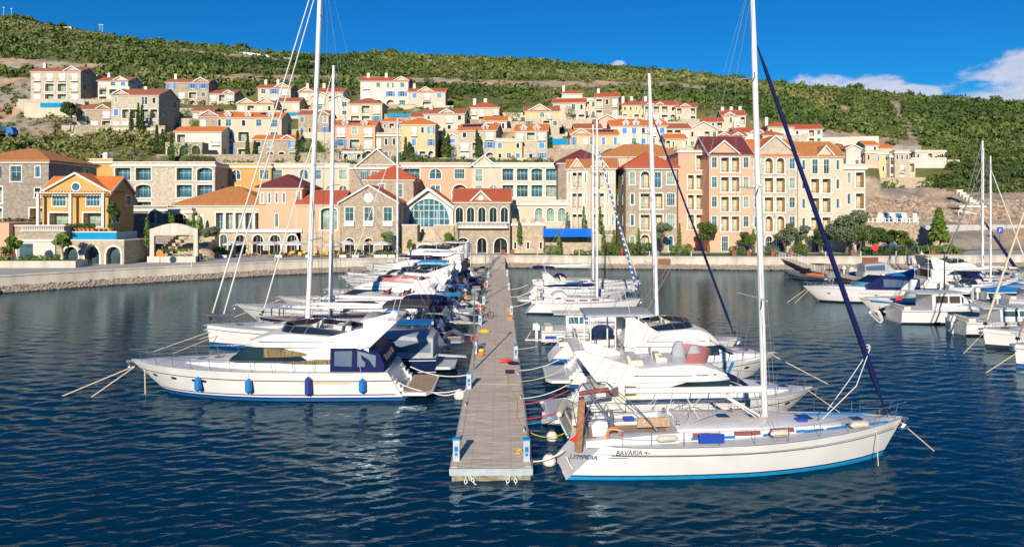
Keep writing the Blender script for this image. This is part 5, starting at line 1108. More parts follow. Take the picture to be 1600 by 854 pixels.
def canopy(root, x0, x1, z, hw, drop, m, name='bimini', frames=3, th=.03, h0=None, arch=.12, base=None, crown=.1):
    mb = MB(); secs = []; n = 8
    for i in range(n + 1):
        x = x0 + (x1 - x0) * i / n; e = 1 - abs(2 * i / n - 1) ** 3; zz = z + crown * e - crown
        secs.append([(x, hw, zz - drop), (x, hw * .96, zz), (x, hw * .5, zz + arch * .8), (x, 0, zz + arch), (x, -hw * .5, zz + arch * .8), (x, -hw * .96, zz), (x, -hw, zz - drop)])
    mb.loft(secs); mb.loft([[(a, b, c - th) for a, b, c in q] for q in secs]); o = mb.build(name, m, root)
    if base is not None:
        f = MB()
        for i in range(frames):
            x = x0 + (x1 - x0) * i / max(1, frames - 1); xb = (x0 + x1) / 2 + (x - (x0 + x1) / 2) * .35
            for sg in (1, -1): f.tube([(xb, sg * hw, base), (x, sg * hw, z - drop)], .014, 5)
        f.build('canopy_frame', 'steel', o)
    return o
def dome(root, x, y, z, r=.25, m='gelcoat', name='radar_dome'):
    mb = MB(); mb.lathe([(r * .55, -.25), (r * .6, -.1), (r * .95, 0), (r, r * .4), (r * .85, r * .95), (r * .4, r * 1.2), (.01, r * 1.26)], (x, y, z), 12); return mb.build(name, m, root)
def seats(root, L, m='gelcoat_cream'):
    mb = MB()
    for (x, y, z, w, d) in L:
        mb.prism([(x - w / 2, z), (x + w / 2, z), (x + w / 2, z + .28), (x + w / 2 - .08, z + .36), (x - w / 2 + .1, z + .34), (x - w / 2 - .02, z + .58), (x - w / 2 - .12, z + .56)], y - d / 2, y + d / 2, 'y')
    return mb.build('seat', m, root)
def boat(name, label, cat, X, D, rz, group=PG): return empty(name, label, cat, (X, D, 0), rz, group)
# ------------------------------------------------------------------ flybridge yachts
def flyyacht(label, X, D, rz, L=14, B=4.3, zs=1.3, zb=1.8, cols=('gelcoat', 'black', 'navy', 'antifoul', 'deck_white'), zw=2.55, zf=3.55, srk=.95, cab=(.10, .66), fly=(.14, .60), arch=(.12, .22), canvas=None, win='dark_window', screen='dark_window', hardtop=None, domes=2, fend=(), portl=(.9, .8, .7), plat=1.3, rub=.35, railz=.6, rz_name='motor_yacht', wa=.28, bimini=None, group=PG, hatch=True, swim='deck_white', seatm='gelcoat_cream', flat=False, stripe='dark_window', tinted=True, detail=True):
    root = boat('motor_yacht', label, 'motor yacht', X, D, rz, group)
    H = Hull(L, B, zs, zb, rake=L * .13, flare=.75, full=2.7, sternw=.9, dip=.02, wl=.9, srake=srk); H.build(root, cols, rub=rub, rubw=.05)
    hw = B / 2 - .42; x0, x1 = cab[0] * L, cab[1] * L; f0, f1 = fly[0] * L, fly[1] * L
    def dz(x): return H.sh(min(1, x / L)) + .0
    # foredeck trunk and main cabin in one body: low trunk, raked screen, roof
    trunk = min(.93, cab[1] + .17) * L; tz = dz(x1) + .35
    st = [(x0, dz(x0) - .3, zw, hw + .05, hw - .05), (x0 + .3, dz(x0) - .2, zw + .02, hw + .06, hw - .05), ((x0 + x1) * .5, dz((x0 + x1) / 2) - .1, zw + .03, hw + .06, hw - .05), (f1 - .2, dz(f1) - .1, zw, hw * .95, hw * .85), (x1, dz(x1) - .1, tz, hw * .86, hw * .7), ((x1 + trunk) / 2, dz(x1) - .1, tz - .08, hw * .72, hw * .55), (trunk, dz(trunk) - .1, dz(trunk) + .06, hw * .4, hw * .3)]
    cb = cabin(root, st, cols[0])
    # windows: long upper band sweeping to a point aft
    a, b = x0 + (x1 - x0) * wa, x1 - .15
    zt = zw - .06; zl = min(dz((a + b) / 2) + .42, zw - .62)
    n = 12; xs = []
    for i in range(n + 1):
        u = i / n; x = a + (f1 + .05 - a) * u; xs.append((x, zl + (1 - u) ** 2 * .12, zl + (zt - zl) * min(1, u * 2.3) ** .6 * (1 if u < .9 else 1)))
    for i in range(1, 6):
        u = i / 5; x = f1 + .05 + (b - f1 - .05) * u; xs.append((x, zl + .0, zt + (zl + .04 - zt) * u))
    band(cb, st, xs, win)
    # windshield across the raked front
    ws = MB(); q0, q1 = house_at(st, f1 - .15), house_at(st, x1 - .05); o_ = .03
    for (ya, yb) in ((-.97, -.34), (-.32, .32), (.34, .97)):
        ws.add([(f1 - .05, q0[4] * ya, zw + .05), (f1 - .05, q0[4] * yb, zw + .05), (x1 - .12, q1[4] * yb, tz + .12), (x1 - .12, q1[4] * ya, tz + .12), (f1 - .05, q0[4] * ya, zw + .02), (f1 - .05, q0[4] * yb, zw + .02), (x1 - .12, q1[4] * yb, tz + .09), (x1 - .12, q1[4] * ya, tz + .09)], [(0, 1, 2, 3), (4, 7, 6, 5), (0, 4, 5, 1), (1, 5, 6, 2), (2, 6, 7, 3), (3, 7, 4, 0)])
    ws.build('windshield', screen, cb)
    # lower hull-side window
    band(root, [(0, 0, 1, 0, 0)] * 2, [], win) if False else None
    # flybridge moulding
    fw = hw + .12; zb_ = zw + .0
    fs = [(f0, zb_, zb_ + .22, fw - .05, fw - .1), (f0 + .5, zb_ - .04, zf - .35, fw, fw - .12), (f0 + (f1 - f0) * .35, zb_ - .04, zf - .22, fw, fw - .16), (f0 + (f1 - f0) * .62, zb_ - .03, zf - .1, fw, fw - .25), (f0 + (f1 - f0) * .8, zb_ - .02, zf - .16, fw - .02, fw - .42), (f0 + (f1 - f0) * .93, zb_, zf - .42, fw - .1, fw - .6), (f1 + .12, zb_ + .02, zb_ + .14, fw - .3, fw - .75)]
    fb = cabin(root, fs, cols[0], 'flybridge', r=.12)
    band(fb, fs, [(f0 + .7 + (f1 - f0) * .8 * i / 8, zb_ + .24, zb_ + .27) for i in range(9)], stripe, 'stripe', off=.012)
    # wind deflector round the flybridge front
    if tinted:
        w_ = MB(); A = []
        for k in range(13):
            an = -pi * .5 + pi * k / 12; x = f0 + (f1 - f0) * .50 + cos(an) * (f1 - f0) * .27; y = sin(an) * (fw - .38); A.append([(x - .12, y * .96, zf + .26), (x + .10, y * 1.04, zf - .10)])
        for k in (-1, 1): pass
        A = [[(f0 + .9, -(fw - .38), zf - .02), (f0 + .9, -(fw - .33), zf - .26)]] + A + [[(f0 + .9, fw - .38, zf - .02), (f0 + .9, fw - .33, zf - .26)]]
        w_.loft(A); w_.build('wind_screen', screen if screen != 'clear_vinyl' else 'dark_window', fb)
        rr_ = MB(); rr_.tube([q[0] for q in A], .022, 5)
        for q in A[1::2]: rr_.tube([q[0], q[1]], .016, 4)
        rr_.build('screen_rail', 'steel', fb)
    seats(fb, [(f0 + (f1 - f0) * .5, .5, zf - .25, .5, .6), (f0 + (f1 - f0) * .5, -.5, zf - .25, .5, .6), (f0 + (f1 - f0) * .28, 0, zf - .32, .7, fw * 1.2)], seatm)
    # radar arch
    ax, az_ = arch[0] * L, zf + (.55 if arch else 0); mb = MB()
    for sg in (1, -1):
        pl = [(f0 + (f1 - f0) * .36, zf - .35), (ax - .2, zf + .62), (ax - .75, zf + .58), (f0 - .35, zw - .0), (f0 + .2, zw - .12)]
        y = sg * (fw - .06); mb.prism(pl, y - .06, y + .06, 'y')
    mb.prism([(ax - .75, zf + .50), (ax - .75, zf + .63), (ax - .2, zf + .66), (ax - .15, zf + .52)], -fw + .1, fw - .1, 'y'); mb.build('radar_arch', cols[0], root)
    for i in range(domes): dome(root, ax - .45, (.7 if i == 0 else -.7), zf + .75, .26 if i == 0 else .2)
    if detail:
        w_ = MB(); 
        for y in (-1.1, 1.25): w_.tube([(ax - .3, y, zf + .6), (ax - .75, y, zf + 2.3)], .014, 4)
        w_.build('antenna', 'white_spar', root)
    # cockpit canvas
    if canvas:
        st2 = [(1.15, zs - .15, zs + .4, B / 2 - .25, B / 2 - .35), (1.45, zs - .1, zw - .35, B / 2 - .25, B / 2 - .5), (x0 + .75, zs - .1, zw + .02, B / 2 - .3, hw - .0), (x0 + L * .13, zs, zw + .04, hw + .12, hw + .02)]
        cv = cabin(root, st2, canvas[0], 'cockpit_canvas')
        q = st2; band(cv, st2, [(1.62, zs + .28, zw - .5), (x0 + .6, zs + .3, zw - .22)], canvas[1], off=.02); band(cv, st2, [(x0 + .9, zs + .3, zw - .22), (x0 + L * .115, zs + .34, zw - .24)], canvas[1], off=.02)
        m_ = MB()
        for y0_, y1_ in ((-1.35, -.8), (-.6, -.08), (.08, .6), (.8, 1.35)):
            m_.add([(1.13, y0_ * .95, zs + .5), (1.13, y1_ * .95, zs + .5), (1.38, y1_ * .9, zw - .5), (1.38, y0_ * .9, zw - .5)], [(0, 1, 2, 3)])
        m_.build('pane', canvas[1], cv)
    else:
        m_ = MB(); m_.box(x0 - .05, x0 - .01, -hw * .8, hw * .8, zs - .2, zw - .1); m_.build('saloon_door', win, root)
        s_ = MB(); s_.box(1.0, 1.6, -B / 2 + .6, B / 2 - .6, zs - .25, zs + .25); s_.build('cockpit_sofa', seatm, root)
    # swim platform
    m_ = MB(); w_ = B / 2 - .25; m_.prism([(-plat, -w_ + .5), (-plat + .35, -w_), (.15, -w_), (.15, w_), (-plat + .35, w_), (-plat, w_ - .5)], .32, .5, 'z'); sp_ = m_.build('swim_platform', cols[0], root)
    m_ = MB(); m_.prism([(-plat + .12, -w_ + .55), (-plat + .4, -w_ + .15), (.0, -w_ + .15), (.0, w_ - .15), (-plat + .4, w_ - .15), (-plat + .12, w_ - .55)], .503, .512, 'z'); m_.build('platform_mat', swim, sp_)
    m_ = MB()
    for i in range(4):
        for sg in (1, -1): m_.box(.10 + i * .2, .95, sg * (w_ - .5) - .25, sg * (w_ - .5) + .25, .5 + i * .2, .7 + i * .2)
    m_.build('stern_steps', cols[0], root)
    rails(root, H, .30, .95, 9, railz, .016, lean=.12, mid=False)
    for t in portl: portlight(root, H, t, H.sh(t) * .62)
    for (t, m) in fend: fender(root, H, t, .55, m)
    if hardtop:
        cabin(root, [(ax - 1.2, zf + .72, zf + .82, fw - .1, fw - .15), (f0 + (f1 - f0) * .55, zf + .76, zf + .86, fw - .1, fw - .2)], hardtop, 'hardtop', r=.03, camber=.04)
        m_ = MB()
        for x in (ax - .9, f0 + (f1 - f0) * .5):
            for sg in (1, -1): m_.tube([(x, sg * (fw - .25), zf - .3 if x > f0 else zs), (x, sg * (fw - .25), zf + .75)], .035, 6)
        m_.build('hardtop_post', 'white_spar', root)
    if bimini: canopy(root, f0 - .2, f0 + (f1 - f0) * .45, zf + 1.0, fw - .15, .2, bimini, base=zf - .3)
    # anchor roller
    m_ = MB(); m_.box(L - .25, L + .28, -.09, .09, zb - .12, zb - .02); m_.tube([(L + .25, 0, zb - .05), (L + .1, 0, zb - .4)], .04, 6); m_.tube([(L + .12, -.2, zb - .4), (L + .12, .2, zb - .4)], .03, 5); m_.build('anchor', 'steel', root)
    if hatch:
        m_ = MB(); 
        for x in (x1 + .9, x1 + 1.9):
            if x < L * .93: q = house_at(st, x); m_.box(x - .25, x + .25, -.25, .25, q[2] + .05, q[2] + .085)
        m_.build('deck_hatch', 'dark_window', root)
    return root, H
# ------------------------------------------------------------------ sailing yachts
def sailboat(label, X, D, rz, L=12, B=3.9, zs=1.0, zb=1.4, mast=18, mx=.58, cols=('gelcoat', 'navy', 'navy', 'antifoul', 'deck_white'), genoa='navy', gtop=.9, gr=.075, cover='canvas_white', boomz=1.35, boomL=.42, spray='navy', bimini=None, cwin='dark_window', srake=1.1, rake=.9, stripes=None, rig=.009, spr=2, fend=(), mastr=.10, group=PG, furl2=None, gbase=.985, gr0=.05, wheel=1, stripe=(.26, .18), rub=.0, rubm=None, mainm=None, rake_m=.012, portl=(), solent=None, teak=True, stan=7):
    root = boat('sailing_yacht', label, 'sailing yacht', X, D, rz, group)
    H = Hull(L, B, zs, zb, rake=rake, srake=srake, flare=.25, full=2.05, sternw=.74, dip=.06, wl=.84, keel=.6, maxt=.44); H.build(root, cols, rub=.28, rubw=.045, stripe=stripe)
    def dz(x): return H.sh(min(1, max(0, x / L)))
    # toe rail
    m_ = MB()
    for sg in (1, -1): m_.tube([(lambda p: (p[0], sg * (p[1] - .02), p[2] + .03))(H.pt(i / 20, H.sh(i / 20))) for i in range(1, 21)], .03, 4)
    m_.build('toe_rail', 'alu', root)
    c0, c1 = L * .30, L * .80; hw = B * .31
    st = [(c0, dz(c0) - .05, dz(c0) + .50, hw + .12, hw), (c0 + .6, dz(c0) - .05, dz(c0) + .52, hw + .14, hw), (L * .5, dz(L * .5) - .05, dz(L * .5) + .44, hw + .14, hw - .03), (L * .63, dz(L * .63) - .05, dz(L * .63) + .34, hw, hw * .84), (L * .72, dz(L * .7) - .05, dz(L * .72) + .2, hw * .75, hw * .62), (c1, dz(c1) - .05, dz(c1) + .05, hw * .5, hw * .4)]
    cb = cabin(root, st, cols[0], 'coachroof', r=.1, camber=.08)
    for (ua, ub) in ((.34, .42), (.455, .53), (.56, .63)): band(cb, st, [(L * ua, dz(L * ua) + .17, dz(L * ua) + .33), (L * (ua + ub) / 2, dz(L * ua) + .16, dz(L * ua) + .33), (L * ub, dz(L * ub) + .15, dz(L * ub) + .29)], cwin)
    m_ = MB()
    for x, w_ in ((L * .46, .25), (L * .55, .18), (L * .70, .28), (L * .86, .2)):
        q = house_at(st, x) if x < c1 else [0, 0, dz(x) + .03, 0, 0]; m_.box(x - w_, x + w_, -w_, w_, q[2] + .075, q[2] + .11)
    m_.build('deck_hatch', 'dark_window', cb)
    m_ = MB()
    for y in (-.22, .22): m_.tube([(c0 + .3, y * 1.5, dz(c0) + .63), (L * .62, y * 1.5, dz(L * .62) + .46)], .02, 4)
    m_.build('grab_rail', 'teak', cb)
    # cockpit well: coamings, benches, wheel
    z = dz(L * .15)
    for sg in (1, -1): m_ = MB(); m_.prism([(L * .05, z - .05), (L * .05, z + .22), (c0, z + .42), (c0, z - .05)], min(sg * (B * .30), sg * (B * .36)), max(sg * (B * .30), sg * (B * .36)), 'y'); m_.build('coaming', cols[0], root)
    m_ = MB(); m_.box(L * .06, c0 - .02, -B * .29, B * .29, z - .02, z + .065); m_.build('cockpit_sole', 'teak' if teak else 'deck_grey', root)
    m_ = MB()
    for sg in (1, -1): m_.box(L * .09, c0 - .1, min(sg * B * .17, sg * B * .285), max(sg * B * .17, sg * B * .285), z + .07, z + .22)
    m_.build('bench', 'deck_white', root)
    for k in range(wheel):
        m_ = MB(); yy = 0 if wheel == 1 else (k * 2 - 1) * B * .2; rr_ = .42 if wheel == 1 else .35; m_.tube([(L * .13, yy + rr_ * cos(a * pi / 8), z + .75 + rr_ * sin(a * pi / 8)) for a in range(17)], .018, 5)
        for a in range(3): m_.tube([(L * .13, yy - rr_ * cos(a * pi / 3), z + .75 - rr_ * sin(a * pi / 3)), (L * .13, yy + rr_ * cos(a * pi / 3), z + .75 + rr_ * sin(a * pi / 3))], .008, 4)
        m_.box(L * .13 + .03, L * .13 + .25, yy - .1, yy + .1, z, z + .95); m_.build('steering_wheel', 'steel', root)
    if spray: canopy(root, c0 - .9, c0 + .7, dz(c0) + 1.02, hw + .05, .45, spray, 'sprayhood', frames=2, crown=.45, base=dz(c0) + .4)
    if bimini: canopy(root, L * .05, L * .24, z + 2.0, B * .36, .14, bimini, 'bimini', frames=3, base=z + .2)
    # mast, spreaders, boom
    X0 = L * mx; zb_ = house_at(st, X0)[2]; top = Vector((X0 - mast * rake_m, 0, mast)); base = Vector((X0, 0, zb_))
    m_ = MB(); m_.tube([base, base.lerp(top, .5), base.lerp(top, .85), top], [mastr, mastr, mastr * .9, mastr * .6], 10); ms = m_.build('mast', 'white_spar' if mainm is None else mainm, root)
    m_ = MB(); sps = []
    for k in range(spr):
        f = (k + 1) / (spr + 1) + .02; p = base.lerp(top, f); w_ = B * .33 * (1 - k * .18)
        for sg in (1, -1): m_.tube([p, (p.x - .45, sg * w_, p.z + .1)], .028, 5)
        sps.append((p.x - .45, w_, p.z + .1))
    m_.build('spreader', 'alu', ms)
    m_ = MB(); m_.lathe([(.03, 0), (.12, .05), (.02, .1)], (top.x, 0, top.z), 8); m_.tube([(top.x, 0, top.z), (top.x, .0, top.z + .7)], .01, 4); m_.tube([(top.x, 0, top.z + .05), (top.x - .5, 0, top.z + .2)], .01, 4); m_.build('masthead_gear', 'black', ms)
    zbm = zb_ + boomz - .35; bl = L * boomL; m_ = MB(); m_.tube([(X0 - .1, 0, zbm), (X0 - bl, 0, zbm + .05)], [.085, .075], 8); bm = m_.build('boom', 'alu', root)
    if cover:
        m_ = MB(); n = 9; m_.tube([(X0 - .15 - (bl - .4) * i / n, 0, zbm + .16 + .14 * (1 - i / n) + .02 * sin(i * 2.1)) for i in range(n + 1)], [.05] + [.19 - .06 * i / n for i in range(1, n)] + [.05], 8); m_.build('sail_cover', cover, bm)
    # standing rigging
    m_ = MB(); fx, fy, fz = L * gbase, 0, dz(L * gbase) + .08; ft = base.lerp(top, gtop)
    bx_, by_ = X0 - .35, H.b(mx) - .1
    for sg in (1, -1):
        pts = [(bx_, sg * by_, dz(bx_))] + [(a, sg * b, c) for a, b, c in sps] + [tuple(base.lerp(top, .97))]; m_.tube(pts, rig, 4)
        m_.tube([(bx_ - .2, sg * by_, dz(bx_)), tuple(base.lerp(top, .36))], rig, 4)
        m_.tube([(.15, sg * B * .3, dz(0)), tuple(base.lerp(top, .42) + Vector((-3.0, 0, 0))), tuple(top)], rig, 4)
    m_.tube([(X0 - bl + .1, 0, zbm + .1), tuple(top)], rig * .7, 4); m_.tube([(X0 - .5, 0, zbm), (X0 - .12, 0, zb_)], .025, 5); m_.build('rigging', 'wire', root)
    if genoa:
        a = Vector((fx, 0, fz)); b = Vector(ft); m_ = MB(); n = 14; m_.tube([a.lerp(b, .03 + .95 * i / n) for i in range(n + 1)], [gr0] + [gr * (1.0 - .45 * i / n) for i in range(1, n)] + [.02], 8); fo = m_.build('furled_sail', genoa, root)
        m_ = MB(); m_.lathe([(.1, 0), (.14, .04), (.14, .16), (.1, .2)], tuple(a.lerp(b, .012)), 10); m_.tube([a, a.lerp(b, .04)], .02, 5); m_.tube([b, a.lerp(b, .97)], .015, 4); m_.build('furler_drum', 'black', fo)
        if furl2:
            a = Vector((fx - .9, 0, fz - .05)); b = Vector(ft) + Vector((-.02, 0, -1.0)); m_ = MB(); m_.tube([a.lerp(b, .03 + .95 * i / n) for i in range(n + 1)], [gr0] + [gr * .9 * (1.0 - .45 * i / n) for i in range(1, n)] + [.02], 8); m_.build('furled_sail', furl2, root)
    # pulpit, stanchions, pushpit
    m_ = MB(); tp = {1: [], -1: []}
    for sg in (1, -1):
        for i in range(stan + 1):
            t = .10 + .78 * i / stan; x, y, zz = H.pt(t, H.sh(t)); y = y - .06; m_.tube([(x, sg * y, zz), (x, sg * y, zz + .62)], .013, 4); tp[sg].append((x, sg * y, zz + .61))
        m_.tube(tp[sg], .006, 4); m_.tube([(a, b, c - .3) for a, b, c in tp[sg]], .006, 4)
    m_.build('guard_rail', 'steel', root)
    m_ = MB(); x, y, zz = H.pt(.9, H.sh(.9)); x2, y2, z2 = H.pt(.965, H.sh(.965))
    m_.tube([(x, y - .05, zz), (x, y - .05, zz + .66), (L + .12, .14, zb + .72), (L + .12, -.14, zb + .72), (x, -y + .05, zz + .66), (x, -y + .05, zz)], .016, 5)
    for sg in (1, -1): m_.tube([(x2, sg * (y2 - .03), z2), (x2 + .2, sg * .18, zb + .71)], .014, 5); m_.tube([(x, sg * (y - .05), zz + .33), (x2 + .1, sg * .2, zb + .36)], .012, 5)
    m_.build('pulpit', 'steel', root)
    m_ = MB(); x, y, zz = H.pt(.1, H.sh(.1)); xs_, ys_, zs_ = H.pt(.02, H.sh(.02))
    for sg in (1, -1): m_.tube([(x, sg * (y - .06), zz), (x, sg * (y - .06), zz + .64), (xs_ + .1, sg * (ys_ - .1), zs_ + .66), (xs_ + .05, sg * .35, zs_ + .66), (xs_ + .05, sg * .35, zs_)], .015, 5); m_.tube([(x, sg * (y - .06), zz + .33), (xs_ + .1, sg * (ys_ - .1), zs_ + .35)], .012, 4)
    m_.build('pushpit', 'steel', root)
    m_ = MB(); m_.box(L - .2, L + .25, -.07, .07, zb - .08, zb + .02); m_.tube([(L + .22, 0, zb - .03), (L - .05, 0, zb - .4)], .03, 5); m_.prism([(L - .12, zb - .5), (L + .22, zb - .42), (L + .1, zb - .26)], -.14, .14, 'y'); m_.build('anchor', 'steel', root)
    if stripes: hullband(root, H, .04, .985, .70, .725, stripes, frac=True)
    for (t, m) in fend: fender(root, H, t, .62, m, r=.1, l=.5)
    for t in portl: portlight(root, H, t, H.sh(t) * .68, .4, .12)
    return root, H
# ------------------------------------------------------------------ small power boats
def sportboat(label, X, D, rz, L=8, B=2.7, zs=.95, zb=1.35, cols=('gelcoat', 'black', 'gelcoat', 'antifoul_dark', 'deck_white'), top=None, kind='open', screen='glass_teal', engine=1, group=PG, canopy_m=None, rad=None, cover=None, side=None, portl=(), fend=(), hz=1.0, seatm='gelcoat_cream', wrap=None):
    root = boat('motor_boat', label, 'motor boat', X, D, rz, group)
    H = Hull(L, B, zs, zb, rake=L * .15, flare=.7, full=2.6, sternw=.88, dip=.02, wl=.88, keel=.35); H.build(root, cols, rub=.12, rubw=.05, stripe=(.2, .15))
    def dz(x): return H.sh(min(1, x / L))
    hw = B / 2 - .3
    if kind == 'cabin':
        zc = zs + 1.05 * hz; st = [(L * .28, dz(0) - .1, zc, hw, hw - .1), (L * .55, dz(L * .5) - .1, zc + .04, hw, hw - .12), (L * .66, dz(L * .6) - .1, zs + .5, hw * .95, hw * .8), (L * .9, dz(L * .9) - .1, dz(L * .9) + .08, hw * .4, hw * .3)]
        cb = cabin(root, st, cols[0], 'cabin'); zl = zs + .48 * hz
        for a, b in ((.31, .42), (.435, .53)): band(cb, st, [(L * a, zl, zc - .12), (L * b, zl, zc - .12)], screen)
        band(cb, st, [(L * .545, zl, zc - .14), (L * .625, zl, zl + .08)], screen)
        m_ = MB(); q = house_at(st, L * .55); 
        for ya, yb in ((-.95, -.05), (.05, .95)): m_.add([(L * .56, q[4] * ya, zc - .02), (L * .56, q[4] * yb, zc - .02), (L * .655, q[4] * yb * .9, zs + .6), (L * .655, q[4] * ya * .9, zs + .6)], [(0, 1, 2, 3)])
        m_.build('windshield', screen, cb)
        m_ = MB(); m_.box(L * .14, L * .62, -hw + .0, hw - .0, zc + .08, zc + .14); m_.build('roof', cols[0], cb)
        m_ = MB(); m_.box(.3, .9, -hw + .1, hw - .1, zs - .1, zs + .3); m_.build('seat', seatm, root)
    elif kind in ('open', 'cruiser'):
        zc = dz(L * .6) + .25; st = [(L * .40, dz(L * .4) - .1, zc - .05, hw, hw - .1), (L * .55, dz(L * .55) - .1, zc, hw, hw - .15), (L * .75, dz(L * .75) - .1, zc - .02, hw * .75, hw * .6), (L * .93, dz(L * .93) - .1, dz(L * .93) + .05, hw * .35, hw * .25)]
        cb = cabin(root, st, cols[0], 'cuddy'); m_ = MB(); A = []
        for k in range(11):
            an = -pi / 2 + pi * k / 10; x = L * .44 + cos(an) * L * .13; y = sin(an) * (hw - .08); A.append([(x - .35, y * .9, zc + .5), (x, y, zc - .02)])
        A = [[(L * .34, -(hw - .1), zc + .12), (L * .34, -(hw - .08), zc - .05)]] + A + [[(L * .34, hw - .1, zc + .12), (L * .34, hw - .08, zc - .05)]]
        m_.loft(A); w_ = m_.build('windshield', screen, root); m_ = MB(); m_.tube([q[0] for q in A], .02, 5); m_.build('screen_frame', 'steel', w_)
        seats(root, [(L * .33, .5, zs - .1, .5, .5), (L * .33, -.5, zs - .1, .5, .5)], seatm); m_ = MB(); m_.box(.25, .8, -hw + .1, hw - .1, zs - .1, zs + .28); m_.build('rear_bench', seatm, root)
    if top: canopy(root, L * .12, L * .48, zs + 1.5, hw, .15, top, 'bimini', frames=3, base=zs)
    if cover:
        st = [(.3, zs - .02, zs + .25, B / 2 - .1, B / 2 - .5), (L * .3, dz(L * .3), zs + .55, B / 2 - .06, .4), (L * .45, dz(L * .45), zs + 1.0, B / 2 - .08, .35), (L * .62, dz(L * .62), zs + .6, B / 2 - .2, .4), (L * .8, dz(L * .8), dz(L * .8) + .18, B * .25, .2)]; cabin(root, st, cover, 'boat_cover')
    if wrap:
        st = [(.2, zs - .05, zs + 1.25, hw, hw - .15), (L * .36, zs - .02, zs + 1.5, hw, hw - .2), (L * .5, zs, zs + .5, hw, hw - .1)]; cv = cabin(root, st, wrap, 'cockpit_canvas'); band(cv, st, [(.35, zs + .35, zs + 1.0), (L * .34, zs + .35, zs + 1.25)], 'clear_vinyl')
    if rad:
        m_ = MB()
        for sg in (1, -1): m_.prism([(L * .2, zs + .05), (L * .1, zs + 1.2), (L * .04, zs + 1.2), (L * .08, zs)], sg * hw - .05, sg * hw + .05, 'y')
        m_.box(L * .04, L * .1, -hw, hw, zs + 1.12, zs + 1.22); m_.build('radar_arch', cols[0], root)
    for k in range(engine):
        y = 0 if engine == 1 else (k - .5) * .8; m_ = MB(); m_.prism([(-.65, zs - .1), (-.6, zs + .38), (-.25, zs + .45), (-.05, zs + .2), (-.08, zs - .12)], y - .2, y + .2, 'y'); m_.box(-.42, -.22, y - .07, y + .07, -.3, zs - .1); m_.build('outboard_engine', 'black' if engine > 1 else 'gelcoat', root)
    if side: hullband(root, H, .04, .93, side[0], side[1], side[2], frac=True)
    rails(root, H, .5, .95, 5, .45, .014, mid=False)
    for t in portl: portlight(root, H, t, H.sh(t) * .62, .34, .15)
    for (t, m) in fend: fender(root, H, t, .5, m, r=.1, l=.5)
    return root, H
def rib(label, X, D, rz, L=8, group=PG2):
    root = boat('inflatable_boat', label, 'inflatable boat', X, D, rz, group); m_ = MB()
    P = [(0, 1.15, .45), (L * .5, 1.2, .48), (L * .75, 1.0, .6), (L * .92, .5, .78), (L, 0, .85), (L * .92, -.5, .78), (L * .75, -1.0, .6), (L * .5, -1.2, .48), (0, -1.15, .45)]
    m_.tube(P, [.18] + [.3] * 7 + [.18], 10); m_.build('inflatable_tube', 'rubber_grey', root); m_ = MB(); m_.prism([(.1, -1), (.1, 1), (L * .7, .9), (L * .9, .3), (L * .9, -.3), (L * .7, -.9)], .15, .42, 'z'); m_.build('floor', 'deck_grey', root)
    m_ = MB(); m_.box(L * .2, L * .28, -.8, .8, .4, .85); m_.box(L * .36, L * .44, -.8, .8, .4, .85); m_.box(L * .60, L * .8, -.5, .5, .42, .7); m_.build('seat', 'orange', root)
    m_ = MB(); m_.prism([(L * .46, .4), (L * .46, 1.5), (L * .52, 1.6), (L * .6, 1.0), (L * .6, .4)], -.5, .5, 'y'); m_.build('console', 'black', root)
    m_ = MB()
    for sg in (1, -1): m_.tube([(L * .1, sg * .9, .7), (L * .08, sg * .85, 2.3), (L * .3, sg * .8, 2.35)], .04, 6)
    m_.box(L * .06, L * .34, -.9, .9, 2.35, 2.41); m_.build('roll_bar', 'black', root)
    for y in (-.4, .4): m_ = MB(); m_.prism([(-.65, .5), (-.6, 1.15), (-.2, 1.2), (.0, .9), (-.05, .5)], y - .22, y + .22, 'y'); m_.box(-.4, -.2, y - .07, y + .07, -.3, .5); m_.build('outboard_engine', 'silver', root)
    return root
